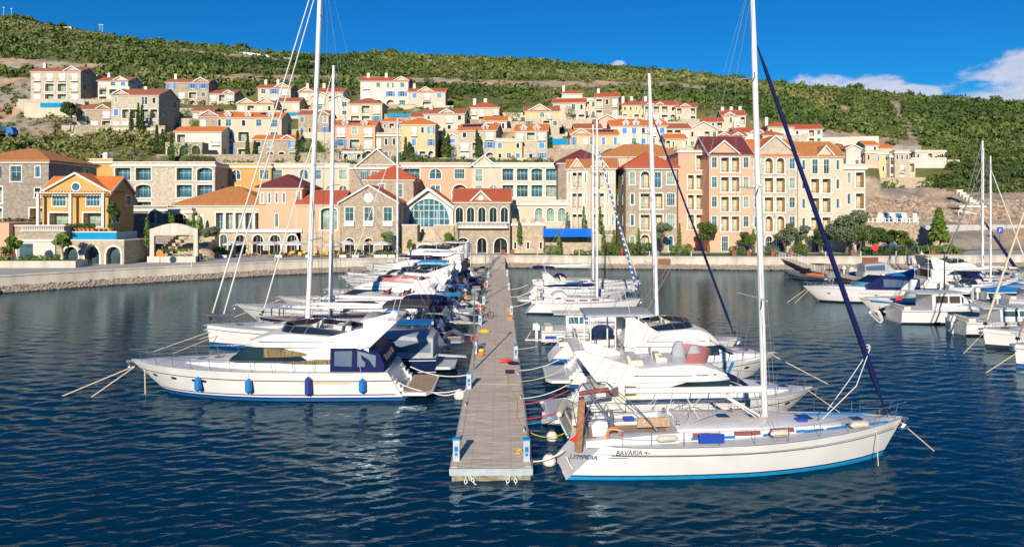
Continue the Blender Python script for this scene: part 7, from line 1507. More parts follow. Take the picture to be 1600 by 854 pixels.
dinghy('grey dinghy carried at the stern of a left yacht near the bicycle', -4.3, 59.5, .5, radians(100)); dinghy('pale dinghy stowed behind the pink screened yacht', -4.0, 69.3, .5, radians(90), m='gelcoat')
# clothes line of bright towels / floats between left yachts
for k, (m, y) in enumerate((('red', 0), ('yellow', .6), ('orange', 1.1), ('leaf_bright', 1.6), ('pink_vinyl', 2.1))): small('drying_towel', m, '%s towel drying on the rail of a left yacht' % ('red', 'yellow', 'orange', 'green', 'pink')[k], 'towel', lambda b: b.prism([(-.13, 0), (.13, 0), (.12, .42), (-.12, .42)], -.02, .02, 'y'), (-5.4 + y * .9, 66.5 - .6 * k * .2, 1.9), .2, 'drying towels')
# passerelles
for k, (X, D, a, ln) in enumerate([(-5.6, 45, 12, 2.6), (-5.9, 53, 8, 2.9), (-5.6, 58, 18, 2.8), (-5.4, 62.6, 10, 2.4), (-5.4, 70, 6, 2.4), (-5.4, 76.3, 14, 2.4), (-5.5, 83, 8, 2.4), (-5.6, 98, 8, 2.4)]):
    m_ = MB(); m_.box(0, ln, -.2, .2, 0, .05); m_.tube([(0, -.2, .03), (ln, -.2, .03)], .03, 5); m_.tube([(0, .2, .03), (ln, .2, .03)], .03, 5); o = m_.build('boarding_plank', 'alu' if k % 2 else 'gelcoat', None, (X, D, 1.1), (0, radians(6), radians(a)))
    tag(o, 'light boarding plank reaching from %s to the pier' % ['the navy sport cruiser', 'the tallest left sloop', 'the navy hulled sloop', 'the low open yacht', 'the pink screened yacht', 'the blue bimini yacht', 'the twin dome yacht', 'the navy boom cover sloop'][k], 'boarding plank', 'boarding planks')
small('boarding_plank', 'gelcoat', 'long white boarding pole sticking out over the water at the right pier edge', 'boarding plank', lambda b: (b.box(0, 2.6, -.12, .12, 0, .06), b.tube([(.1, 0, .05), (.4, 0, .6)], .02, 5)), (.9, 47.8, 1.5), radians(4), 'boarding planks')
for k, (X, D, z, rz, m) in enumerate([(-4.2, 49.6, .9, 95, 'rubber_grey'), (-4.4, 73, 1.0, 88, 'canvas_grey'), (-4.2, 80, 1.2, 92, 'navy'), (-4.6, 101, 1.4, 85, 'black')]):
    dinghy(['grey tender slung behind the tallest left sloop', 'grey tender between the pink screened and blue bimini yachts', 'navy tender on the stern of the blue bimini yacht', 'black tender near the tall yacht with black windows'][k], X, D, z, radians(rz), m=m)
for k, (X, D, z, L_, m) in enumerate([(-9.5, 51, 2.35, 3.6, 'boat_blue'), (-8.5, 60.2, 2.5, 3.4, 'navy'), (-8.5, 66.2, 2.5, 3.6, 'cyan_blue'), (-8.2, 72.6, 2.6, 3.2, 'boat_blue'), (-8.6, 86, 2.9, 3.4, 'navy')]):
    r = empty('sun_awning', ['blue', 'navy', 'turquoise', 'bright blue', 'deep navy'][k] + ' sun awning on thin poles among the left boats, ' + ['nearest', 'second', 'third', 'fourth', 'farthest'][k] + ' of five', 'awning', (X, D, 0), 0, 'sun awnings among the left boats'); b_ = MB(); b_.loft([[(x, -1.3, z - .12), (x, -.6, z + .03), (x, 0, z + .06), (x, .6, z + .03), (x, 1.3, z - .12)] for x in (0, L_ * .33, L_ * .66, L_)]); b_.build('cloth', m, r); b_ = MB()
    for x in (.1, L_ * .5, L_ - .1):
        for y in (-1.28, 1.28): b_.tube([(x * .8 + L_ * .1, y, 1.2), (x, y, z - .12)], .02, 5)
    b_.build('pole', 'steel', r)
# buoys, ropes
for nm, X, D, r_ in (('between the long white yacht and the left pier edge', -2.95, 38.6, .34), ('below the tilted dinghy at the right pier edge', 1.85, 31.6, .27), ('touching the stern of the nearest sloop', 1.55, 28.6, .29)):
    m_ = MB(); m_.ell((0, 0, .16), (r_, r_, r_), 14); b_ = m_.build('buoy', 'buoy_white', None, (X, D, 0)); tag(b_, 'round off-white mooring buoy ' + nm, 'buoy', 'mooring buoys'); m_ = MB(); m_.tube([(.08 * cos(a), .08 * sin(a) , .16 + r_) for a in (0, 1, 2, 3, 4, 5, 6.3)], .02, 4); m_.build('eye', 'steel', b_)
rope('bow rope of the long white yacht, left of two, running into the water', [(-22.1, 40, 1.5), (-26.2, 39.0, -.2)], 'rope', .035); rope('bow rope of the long white yacht, right of two, shorter', [(-22.0, 39.8, 1.5), (-24.2, 38.8, -.2)], 'rope', .035); rope('vertical rope dropping from the bow of the long white yacht', [(-21.3, 39.6, 1.4), (-21.2, 39.5, -.3)], 'rope', .035)
rope('upper rope slanting from the plumb bow of the tallest left sloop', [(-23.3, 53.5, 1.2), (-27.5, 51, -.2)], 'rope', .03); rope('lower rope slanting from the plumb bow of the tallest left sloop', [(-22.8, 53.2, .9), (-25.6, 50, -.2)], 'rope', .03)
rope('rope slanting down from the bow of the navy hulled sloop', [(-21.0, 57.8, 1.2), (-26.5, 56, -.2)], 'rope', .03); rope('rope slanting down from the bow of the pink screened yacht', [(-23.5, 69.3, 1.5), (-28, 67.5, -.2)], 'rope', .035)
rope('slack stern rope from the long white yacht to the near left pedestal', [(-6.4, 38.2, 1.0), (-2.9, 38.4, .55)], sag=.35, r=.03); rope('second stern rope from the long white yacht looping to the pier', [(-6.2, 41.6, 1.1), (-2.7, 41.8, .55)], sag=.3, r=.03)
rope('knotted rope between the off-white buoy and the left pier edge', [(-4.4, 38.0, .5), (-3.3, 38.4, .3), (-2.6, 38.6, .5)], sag=.12, r=.035)
rope('yellow stern rope from the nearest sloop to the pier corner', [(2.2, 28.9, 1.2), (.85, 31.0, .55)], 'yellow', .022, sag=.18); rope('chain like rope from the nearest sloop to the right pier corner', [(2.1, 28.0, .8), (.85, 27.6, .5)], 'rope_white', .03, sag=.12)
rope('white loop hanging from the stern of the nearest sloop', [(2.2, 27.6, .7), (2.6, 27.2, .15), (3.0, 27.0, .8)], 'rope_white', .022, sag=.1)
for k, (D, m, w_) in enumerate([(32.8, 'cyan_blue', 'turquoise'), (33.6, 'red', 'lower red'), (36.2, 'red', 'upper red'), (37.2, 'rope_white', 'white'), (40.8, 'rope', 'thick tan'), (43.5, 'rope_white', 'slack white'), (50, 'rope', 'thin tan'), (71.5, 'rope_white', 'far white'), (79, 'rope_white', 'farther white'), (86.5, 'rope_white', 'farthest white')]):
    rope('%s rope between a stern and the right pier edge' % w_, [(3.0 if D < 60 else 2.0, D, 1.1), (.75 - (D - 27) * .017, D - .6, .55)], m, .022 if D < 60 else .03, sag=.15)
rope('tan bow rope of the nearest sloop running into the water ahead', [(16.9, 29.8, 1.45), (18.9, 30.2, -.2)], 'rope', .025); rope('vertical rope at the bow of the nearest sloop', [(15.4, 28.9, 1.5), (15.3, 28.5, -.2)], 'rope', .022)
rope('bow rope of the brown screened yacht running forward', [(15.2, 35.2, 1.4), (17.0, 34.3, .1)], 'rope', .022); rope('bow rope of the hardtop yacht running forward past the main mast', [(16.2, 42.9, 1.6), (19.5, 41.8, -.1)], 'rope', .03)
rope('thin yellow rope lying along the right side of the pier planks', [P3(.75, 16.4, .53), P3(.85, 12.5, .53), P3(1.25, 9.0, .53), P3(1.15, 6.5, .53), P3(1.4, 4.6, .53)], 'yellow', .014); rope('short yellow coil of rope beside the near right pedestal', [P3(1.1 + .2 * cos(a), 1.6 + .25 * sin(a), .53 + .01 * a) for a in range(10)], 'yellow', .016); rope('thin tan rope lying across the full width of the pier', [P3(-1.5, 12.9, .53), P3(1.5, 12.6, .53)], 'rope', .012)
# ================================================================== FAR PONTOON AND ITS BOATS
fp = empty('far_pontoon', 'second floating pontoon with plank deck running along the right edge', 'pier', (50.2, 40, 0), radians(-.4)); m_ = MB(); m_.box(-1.4, 1.4, 0, 74, .4, .5); m_.build('deck_planks', 'pier_planks', fp); m_ = MB(); m_.box(-1.3, 1.3, .1, 73.9, -.5, .398); m_.build('float', 'float_concrete', fp)
g = empty('gangway', 'white railed gangway from the quay down to the far pontoon', 'gangway', (51.0, 113.2, 0), radians(17)); m_ = MB(); m_.add([(-1, 0, .55), (1, 0, .55), (1, 9.5, ZQ + .1), (-1, 9.5, ZQ + .1), (-1, 0, .42), (1, 0, .42), (1, 9.5, ZQ - .02), (-1, 9.5, ZQ - .02)], [(0, 1, 2, 3), (7, 6, 5, 4), (0, 4, 5, 1), (1, 5, 6, 2), (2, 6, 7, 3), (3, 7, 4, 0)]); m_.build('ramp', 'pier_planks', g)
m_ = MB()
for sg in (1, -1):
    m_.tube([(sg, 0, .5), (sg, 0, 1.6), (sg, 9.5, ZQ + 1.1), (sg, 9.5, ZQ)], .035, 5)
    for k in range(1, 12): z = .5 + (ZQ - .45) * k / 12; m_.tube([(sg, 9.5 * k / 12, z), (sg, 9.5 * k / 12, z + 1.08)], .02, 4)
m_.build('handrail', 'white_spar', g)
flyb = sportboat('white express cruiser with navy cover and arch beside the far pontoon', 46.6, 79.2, pi, L=12.8, B=3.9, zs=1.45, zb=1.75, kind='cruiser', engine=0, rad=1, cols=('gelcoat', 'canvas_beige', 'canvas_beige', 'antifoul_dark', 'deck_white'), portl=(.83, .68, .42), group=PG2, cover=None, wrap='navy')
sportboat('white cruiser with green tinted windscreen half hidden behind the grey windowed cabin boat', 46.5, 70, pi, L=11, B=3.6, zs=1.3, zb=1.6, kind='cruiser', engine=0, screen='glass_green', side=(.78, .9, 'boat_blue'), group=PG2)
b3, _ = sportboat('white cabin boat with long grey windows and a small red flag', 36.2, 64.8, radians(-1), L=10.2, B=3.4, zs=1.3, zb=1.5, kind='cabin', screen='canvas_dark', hz=1.35, group=PG2, engine=0, fend=((.3, 'canvas_dark'),)); m_ = MB(); m_.prism([(.2, 2.3), (.9, 2.5), (.85, 2.15), (.3, 2.0)], -.01, .01, 'y'); m_.tube([(.1, 0, 1.2), (.35, 0, 2.6)], .02, 4); m_.build('flag', 'red', b3)
dinghy('pale dinghy leaning at the stern of the grey windowed cabin boat', 34.2, 64.6, .3, radians(60), m='canvas_white', tilt=.8)
sportboat('white cruiser with navy cockpit cover at the right edge of the picture', 38.2, 58.8, radians(0), L=10.5, B=3.3, zs=1.15, zb=1.5, kind='cabin', screen='glass', group=PG2, engine=1)
sailboat('blue shaded sloop with plumb bow, farther of two at the right edge', 49.0, 52.6, pi, L=12.8, B=4.0, zs=1.3, zb=1.5, mast=19, mx=.58, genoa='canvas_beige', gtop=.9, gr=.09, group=PG2, rake=.3, rig=.013, srake=.8, cols=('gelcoat', 'alu', 'navy', 'antifoul_dark', 'deck_white'))
sailboat('white sloop with plumb bow, nearer of two at the right edge', 47.0, 46, pi, L=13.2, B=4.1, zs=1.4, zb=1.6, mast=20, mx=.58, genoa='wood', gtop=.9, gr=.07, group=PG2, rake=.2, rig=.013, srake=.8)
rib('grey inflatable with orange seats and two silver engines beside the far gangway', 47.2, 101.5, radians(118))
sportboat('white cruiser under a grey camper canopy beside the brown quay plate', 53.5, 105, 0, L=9.5, B=3.1, kind='cruiser', wrap='canvas_grey', engine=0, group=PG2)
sportboat('motor boat under a dark blue pitched cover, right of the far pontoon', 53.8, 98.5, radians(2), L=9, B=3.0, kind='cover', cover='boat_blue', engine=1, group=PG2)
flyyacht('white flybridge yacht with beige curved hardtop, right of the far pontoon', 54.0, 91.6, 0, L=13, B=4.1, zs=1.4, zb=1.8, zw=2.7, zf=3.7, arch=(.14,), hardtop='canvas_beige', domes=1, group=PG2, portl=())
sportboat('white boat with teal cockpit and black outboard right of the curved hardtop yacht', 54, 85.6, 0, L=7.5, kind='open', screen='dark_window', engine=1, group=PG2, cols=('gelcoat', 'cyan_blue', 'cyan_blue', 'antifoul', 'cyan_blue'))
sportboat('low boat under a long royal blue tarpaulin near the two right masts', 55.5, 81, 0, L=9.5, B=2.9, kind='cover', cover='boat_blue', engine=1, group=PG2)
sportboat('grey sided cruiser with clear camper windows at the right edge', 53.6, 75, 0, L=9.8, B=3.2, kind='cabin', screen='clear_vinyl', engine=1, group=PG2, cols=('deck_white', 'navy', 'navy', 'antifoul', 'deck_white'))
sportboat('open white boat with yellow float on deck behind the pontoon at right', 53.4, 69.5, 0, L=8, B=2.8, kind='open', screen='dark_window', engine=2, group=PG2)
sportboat('small white runabout nearest the quay beside the far lamp post', 54.5, 111.5, 0, L=7.5, kind='open', engine=1, group=PG2)
sportboat('white runabout with teal cover seen between two canopied cruisers', 63.5, 107, radians(8), L=7.5, kind='open', engine=1, group=PG2, top='cyan_blue')
sportboat('beige covered launch beside the quay rocks at right', 66, 112.5, 0, L=9, kind='cover', cover='canvas_beige', group=PG2)
sportboat('white launch with beige pitched cover at the foot of the thicker right mast', 68, 101.5, 0, L=9, kind='cover', cover='canvas_beige', group=PG2)
sailboat('white sloop with the thicker of the two close masts at right', 59.5, 97.5, 0, L=13, B=4, mast=20.4, mx=.59, zs=1.4, zb=1.6, genoa='navy', gtop=.4, gr=.25, cover='canvas_beige', mastr=.2, group=PG2, rig=.015, rake_m=-.0, spray=None)
sailboat('white sloop with the thinner of the two close masts at right', 56.5, 89, 0, L=11.5, B=3.6, mast=17.6, mx=.51, zs=1.2, zb=1.4, genoa='canvas_white', gtop=.9, gr=.09, cover='canvas_white', mastr=.13, group=PG2, rig=.015, rake_m=-.0)
sailboat('white sloop cut by the right edge with a dark furled headsail', 70, 93, pi, L=12, B=3.8, mast=19, mx=.5, genoa='black', gtop=.9, gr=.12, cover='canvas_white', group=PG2, rig=.015)
for k, (x, y, w_) in enumerate([(49.2, 103, 'behind the inflatable'), (49.4, 96, 'halfway along the far pontoon'), (51.2, 76, 'near the cabin boats on the far pontoon')]):
    r = empty('service_pedestal', 'white service post with yellow foot ' + w_, 'pedestal', (x, y, .5), 0, 'service posts on the far pontoon'); m_ = MB(); m_.box(-.13, .13, -.1, .1, .08, 1.05); m_.build('body', 'galv', r); m_ = MB(); m_.box(-.3, .3, -.25, .25, 0, .078); m_.build('foot', 'yellow', r)
lamppost((53.2, 84, .5), 5.0, 'dark lamp post with two heads standing among the boats of the far pontoon', r=.08)
rope('left bow rope of the white express cruiser at the far pontoon', [(34.0, 79, 1.4), (31.3, 78, -.1)], 'rope', .03); rope('right bow rope of the white express cruiser at the far pontoon', [(34.4, 79, 1.4), (32.0, 77.5, -.1)], 'rope', .03)
rope('upper slanting rope at the plumb bows on the right edge', [(36.2, 52.4, 1.2), (33.2, 50.4, -.1)], 'rope', .03); rope('lower slanting rope at the plumb bows on the right edge', [(34.0, 46, 1.0), (30.8, 44.6, -.1)], 'rope', .03)
# ================================================================== SHORE DETAILS
def simplebox(name, label, cat, px0, px1, D, yT, z0, dep, m, group=None, cap=None): 
    x0, x1 = PX(px0, D), PX(px1, D); z1 = PZ(yT, D); b = MB(); b.box(x0, x1, D, D + dep, z0, z1); o = b.build(name, m); tag(o, label, cat, group)
    if cap: b = MB(); b.box(x0 - .1, x1 + .1, D - .1, D + .35, z1 + .003, z1 + .12); b.build('coping', cap, o)
    return o
simplebox('raised_planter', 'long pale concrete planter wall along the promenade at far left', 'planter', -60, 117, 98.5, 412, ZQ, 3.5, 'concrete', cap='concrete') if False else None
b = MB(); X0, X1 = PX(-80, 99.5), PX(118, 99.5); b.box(X0, X1, 99.5, 102.5, ZQ, ZQ + 1.0); o = b.build('raised_planter', 'concrete'); tag(o, 'long pale concrete planter along the promenade at far left', 'planter'); b = MB(); b.box(X0 + .2, X1 - .2, 99.75, 102.3, ZQ + 1.003, ZQ + 1.03); b.build('soil', 'grass', o)
# white arch with raised stage steps
ag = empty('garden_arch', 'wide white garden arch on two posts with climbing vines', 'arch', (PX(235, 110.5), 110.5, ZQ), 0); Wd = PX(310, 110.5) - PX(235, 110.5); n = 16
b = MB(); top = [(Wd * i / n, 5.3 + .95 * max(0, sin(pi * i / n)) ** 1.2) for i in range(n + 1)]
for i in range(n): (a, c), (d, e) = top[i], top[i + 1]; b.add([(a, -.25, 4.0 if a < .7 or a > Wd - .8 else 4.35), (d, -.25, 4.0 if d < .7 or d > Wd - .7 else 4.35), (d, -.25, e), (a, -.25, c), (a, .25, 4.35), (d, .25, 4.35), (d, .25, e), (a, .25, c)], [(0, 1, 2, 3), (7, 6, 5, 4), (3, 2, 6, 7), (0, 4, 5, 1)])
b.build('lintel', 'concrete', ag)
for x in (.35, Wd - .35): b = MB(); b.box(x - .35, x + .35, -.24, .24, 0, 4.34); b.build('post', 'concrete', ag)
b = MB(); b.box(.0, Wd, -1.0, .9, 0, .95); b.build('planter', 'concrete', ag)
stairs('steps', 'broad pale amphitheatre steps behind the white garden arch', 232, 306, 113.5, 372, 7, 'stone_gold', z0=ZQ, depth=1.2)
stairs('steps', 'steps with shade painted in grey, climbing between the golden arcade and the white arch', 196, 232, 111, 366, 12, 'stone_grey', z0=ZQ, depth=.9)  # steps coloured darker to stand for stone in shade
b = MB(); b.ell((0, 0, .6), (1.8, 1.5, 1.5), 8); tag(b.build('boulder_mound', 'stone_rough', None, (PX(320, 117), 117, ZQ - .2)), 'rough stone mound under the squat olive tree', 'rock')
for k, px in enumerate((95, 102, 109, 116, 122, 129, 136, 164)):
    D = 108.8; r = empty('flower_pot', 'terracotta pot with green plant, %s in the row on the turquoise pool wall' % ('first', 'second', 'third', 'fourth', 'fifth', 'sixth', 'seventh', 'last and apart')[k], 'flower pot', (PX(px, D), 110.3, PZ(363, 109.5) + .05), 0, 'terracotta pots'); b = MB(); b.lathe([(.22, 0), (.32, .5), (.36, .52), (.36, .6), (.28, .6)], (0, 0, 0), 12); b.build('pot', 'terracotta', r)
    o = bpy.data.objects.new('plant', quadmesh('plant', leafcloud(np.array([[0, 0, .95]]), np.array([[.42, .42, .5]]), 160, .1, rng, shell=.2), ['leaf_a'])); COL.objects.link(o); o.parent = r
def post_sign(label, px, D, h, m, r_, kind='round', z=ZQ):
    o = empty('sign', label, 'sign', (PX(px, D), D, z)); b = MB(); b.tube([(0, 0, 0), (0, 0, h)], .04, 6); b.build('post', 'iron', o); b = MB()
    if kind == 'round': b.lathe([(.01, -.03), (r_, -.03), (r_, .03), (.01, .03)], (0, 0, 0), 20); q = b.build('sign_panel', m, o, (0, -.07, h - r_), (radians(90), 0, 0))
    else: b.box(-r_, r_, -.04, .04, 0, r_ * 2.2); q = b.build('sign_panel', m, o, (0, -.09, h - r_ * 2.2))
    return o
post_sign('round orange sign on a thin post on the promenade near the white arch', 250, 106.5, 2.2, 'orange', .55); post_sign('round red sign on the lawn before the dark pair of trees', 1367, 127, 2.0, 'red', .62)
b = post_sign('blue parking board with white P on a post before the grey concrete wall', 1562, 148, 4.6, 'royal_blue', .62, 'square'); text(b, 'P', 1.2, (0, -.14, 3.45), (radians(90), 0, 0), 'trim')
for k, (px, D) in enumerate([(123, 103.5), (786, 127.5), (801, 127.5), (1146, 125), (1169, 125), (1207, 124.5), (1236, 124.5), (1331, 126.5), (1456, 128)]):
    b = MB(); b.box(-.35, .35, -.35, .35, 0, .95); b.box(-.38, .38, -.38, .38, .953, 1.0); tag(b.build('litter_bin', 'rust' if k else 'orange', None, (PX(px, D), D, ZQ)), 'rusty square litter bin ' + ['by the golden arcade at left', 'left of the gangway head', 'right of the gangway head', 'left of the main mast', 'right behind the main mast', 'left of the far gangway rails', 'right of the far gangway rails', 'on the lawn under the biggest olive', 'at the right end of the dark hedge'][k], 'litter bin', 'litter bins on the quay')
b = MB(); b.lathe([(.14, 0), (.17, .1), (.13, .14), (.13, .7), (.17, .74), (.1, .9), (.02, .95)], (0, 0, 0), 10); tag(b.build('hydrant', 'red', None, (PX(128, 102.5), 102.5, ZQ)), 'small red hydrant beside the leftmost litter bin', 'hydrant')
b = MB(); b.lathe([(.16, 0), (.18, .1), (.14, .14), (.14, .9), (.2, .95), (.1, 1.25), (.02, 1.3)], (0, 0, 0), 10); tag(b.build('hydrant', 'red', None, (PX(972, 125), 125, ZQ)), 'red hydrant in front of the tall wild bushes', 'hydrant')
for k, px in enumerate((300, 430, 560, 690, 840, 905, 1015, 1080, 1290, 1345, 1400, 1440)):
    D = interp(PX(px, 118), [q[0] for q in QL], [q[1] for q in QL]) + 1.4; b = MB(); b.lathe([(.09, 0), (.09, .7), (.12, .74), (.1, .85), (.02, .9)], (0, 0, 0), 8); tag(b.build('bollard', 'trim', None, (PX(px, D), D, ZQ)), 'small white bollard standing on the quay edge', 'bollard', 'quay bollards')
b = MB(); b.box(-1.1, 1.1, -.14, -.004, .5, 1.75); tag(b.build('access_plate', 'rust', None, (27.3, 122.45, 0), (0, 0, radians(-6.3))), 'brown steel plate on the quay wall behind the third mast', 'plate', 'brown quay plates'); b = MB(); b.box(-1.5, 1.5, -.14, -.004, .7, 2.0); tag(b.build('access_plate', 'rust', None, (64.5, 123.0, 0), (0, 0, radians(7))), 'brown steel plate on the quay wall above the grey canopied cruiser', 'plate', 'brown quay plates')
# cafe terrace
def parasol(px, D, label, m='canvas_beige', h=2.9, r_=1.7, sq=False):
    o = empty('parasol', label, 'parasol', (PX(px, D), D, ZQ), 0, 'cafe parasols'); b = MB(); b.tube([(0, 0, 0), (0, 0, h)], .04, 6); b.lathe([(.35, 0), (.35, .1), (.05, .12)], (0, 0, 0), 10); b.build('pole', 'wood', o)
    b = MB(); n = 4 if sq else 8; b.lathe([(r_, h - .75), (r_, h - .6), (r_ * .5, h - .25), (.03, h)], (0, 0, 0), n); b.build('canopy', m, o, ang=5)
for k, (px, m, sq) in enumerate([(366, 'canvas_white', 1), (388, 'canvas_beige', 0), (420, 'canvas_white', 1), (441, 'canvas_white', 1), (462, 'canvas_white', 1), (503, 'canvas_beige', 0), (521, 'canvas_beige', 0), (541, 'canvas_white', 0), (565, 'canvas_beige', 0), (583, 'canvas_beige', 0), (597, 'canvas_white', 0)]):
    parasol(px, 122.5 + (k % 2) * 1.6, '%s cafe parasol standing on the terrace before the arcade' % ('square pale' if sq else 'octagonal beige' if m == 'canvas_beige' else 'octagonal pale'), m, r_=2.1 if sq else 1.75)
tset = empty('cafe_table', 'small square wooden table on the cafe terrace', 'table', (PX(350, 121), 121.5, ZQ), 0, 'cafe tables'); b = MB(); b.box(-.4, .4, -.4, .4, .72, .76); b.build('tabletop', 'wood', tset); b = MB(); b.tube([(0, 0, 0), (0, 0, .72)], .04, 6); b.box(-.22, .22, -.22, .22, 0, .03); b.build('leg', 'iron', tset)
chr_ = empty('cafe_chair', 'wicker chair with yellow backrest on the cafe terrace', 'chair', (PX(346, 121), 121.4, ZQ), 0, 'cafe chairs'); b = MB(); b.box(-.28, .28, -.28, .28, .35, .48); b.build('seat', 'teak', chr_); b = MB(); b.prism([(.2, .45), (.28, .45), (.36, .95), (.28, .95)], -.28, .28, 'y'); b.build('backrest', 'yellow', chr_)
for sx in (-1, 1):
    for sy in (-1, 1): b = MB(); b.box(sx * .24 - .025, sx * .24 + .025, sy * .24 - .025, sy * .24 + .025, 0, .35); b.build('leg', 'wood_dark', chr_)
ct = 1; cc = 1
for k, px in enumerate([376, 398, 430, 446, 452, 472, 490, 508, 525, 545, 560, 575, 592, 606]):
    D = 121.2 + (k * 37 % 10) * .22; x = PX(px, D); ct += 1; dup(tset, (x, D, ZQ), .3 * k, 'small square wooden table on the cafe terrace')
    for s_ in (0, pi): cc += 1; a = .3 * k + s_; dup(chr_, (x + .75 * cos(a), D + .75 * sin(a), ZQ), a, 'wicker chair with yellow backrest on the cafe terrace')
for k, px in enumerate([436, 483, 536, 556, 590, 600, 612, 350]):
    D = 120.5; r = empty('planter_box', 'grey planter box with leafy shrub along the cafe edge', 'planter', (PX(px, D), D, ZQ), 0, 'cafe planters'); b = MB(); b.box(-.6, .6, -.25, .25, 0, .5); b.build('box', 'galv', r); o = bpy.data.objects.new('shrub', quadmesh('shrub', leafcloud(np.array([[-.3, 0, .7], [.3, 0, .75]]), np.array([[.45, .3, .35]] * 2), 260, .09, rng, shell=.2), ['leaf_bright' if k % 2 else 'leaf_a'])); COL.objects.link(o); o.parent = r
def person(label, loc, rz, pose, top, legs='navy', hair='black'):
    z0 = 0
    J = {'pel': (0, 0, .92), 'ch': (0, .0, 1.28), 'nk': (0, 0, 1.46), 'hd': (0, -.02, 1.62), 'ht': (0, -.01, 1.74), 'hl': (.1, 0, .88), 'kl': (.12, -.04, .48), 'al': (.13, .02, .07), 'tl': (.14, -.14, .03), 'hr': (-.1, 0, .88), 'kr': (-.12, -.1, .49), 'ar': (-.13, -.06, .07), 'tr': (-.14, -.22, .03), 'sl': (.18, 0, 1.4), 'el': (.25, .02, 1.13), 'wl': (.24, -.1, .9), 'fl': (.24, -.13, .8), 'sr': (-.18, 0, 1.4), 'er': (-.25, .02, 1.13), 'wr': (-.24, -.1, .9), 'fr': (-.24, -.13, .8)}
    if pose == 'sit':
        for k in ('pel', 'ch', 'nk', 'hd', 'ht', 'sl', 'el', 'sr', 'er', 'hl', 'hr'): J[k] = (J[k][0], J[k][1], J[k][2] - .42)
        J.update(kl=(.14, -.44, .5), al=(.14, -.46, .08), tl=(.14, -.6, .04), kr=(-.14, -.44, .5), ar=(-.14, -.42, .08), tr=(-.14, -.56, .04), wl=(.16, -.26, .62), fl=(.13, -.36, .58), wr=(-.16, -.26, .62), fr=(-.13, -.36, .58))
    E = [('pel', 'ch'), ('ch', 'nk'), ('nk', 'hd'), ('hd', 'ht'), ('pel', 'hl'), ('hl', 'kl'), ('kl', 'al'), ('al', 'tl'), ('pel', 'hr'), ('hr', 'kr'), ('kr', 'ar'), ('ar', 'tr'), ('ch', 'sl'), ('sl', 'el'), ('el', 'wl'), ('wl', 'fl'), ('ch', 'sr'), ('sr', 'er'), ('er', 'wr'), ('wr', 'fr')]
    RD = {'pel': .15, 'ch': .16, 'nk': .065, 'hd': .105, 'ht': .07, 'h': .1, 'k': .07, 'a': .05, 't': .045, 's': .07, 'e': .048, 'w': .035, 'f': .04}
    K = list(J); me = bpy.data.meshes.new('body'); me.from_pydata([J[k] for k in K], [(K.index(a), K.index(b)) for a, b in E], []); o = bpy.data.objects.new('body', me); COL.objects.link(o)
    sk = o.modifiers.new('s', 'SKIN'); ly = me.skin_vertices[0] if me.skin_vertices else None
    if ly is None:
        bpy.context.view_layer.objects.active = o; o.select_set(True); bpy.ops.object.modifier_remove(modifier='s'); bpy.ops.object.modifier_add(type='SKIN'); ly = me.skin_vertices[0]
    for i, k in enumerate(K): r_ = RD.get(k) or RD[k[0]]; ly.data[i].radius = (r_, r_); ly.data[i].use_root = (k == 'pel')
    sb_ = o.modifiers.new('b', 'SUBSURF'); sb_.levels = 1; bpy.context.view_layer.update(); m2 = bpy.data.meshes.new_from_object(o.evaluated_get(bpy.context.evaluated_depsgraph_get())); bpy.data.objects.remove(o); m2.name = 'body'
    for q in ('skin', top, legs, hair): m2.materials.append(MATS[q])
    dz = -.42 if pose == 'sit' else 0
    for p in m2.polygons:
        c = p.center; z = c.z; p.use_smooth = True
        if z > 1.68 + dz or (z > 1.55 + dz and c.y > .03): p.material_index = 3
        elif z > 1.42 + dz and abs(c.x) < .12: p.material_index = 0
        elif (z > .93 + dz and c.y > -.25) : p.material_index = 1 if abs(c.x) < .3 else 0
        elif abs(c.x) > .2 and z > .7 + dz and pose != 'sit': p.material_index = 0
        else: p.material_index = 2
    b = bpy.data.objects.new('person', m2); COL.objects.link(b); b.location = loc; b.rotation_euler = (0, 0, rz); tag(b, label, 'person')
person('person in purple shirt standing on a boat in front of the quay wall at right', (PX(1423, 112.5), 112.5, 1.2), .4, 'stand', 'shirt'); person('person in white sitting on the lawn edge right of the main mast', (PX(1172, 125.5), 125.5, ZQ), 0, 'sit', 'canvas_white'); person('person in blue top sitting among the cafe tables', (PX(566, 121.4), 121.4, ZQ), .3, 'sit', 'royal_blue'); person('person in red top standing by the cafe planters', (PX(497, 121.0), 121.0, ZQ), 2.6, 'stand', 'red'); person('person in dark clothes walking behind the cafe parasols', (PX(533, 125.5), 125.5, ZQ), 1.4, 'stand', 'black')
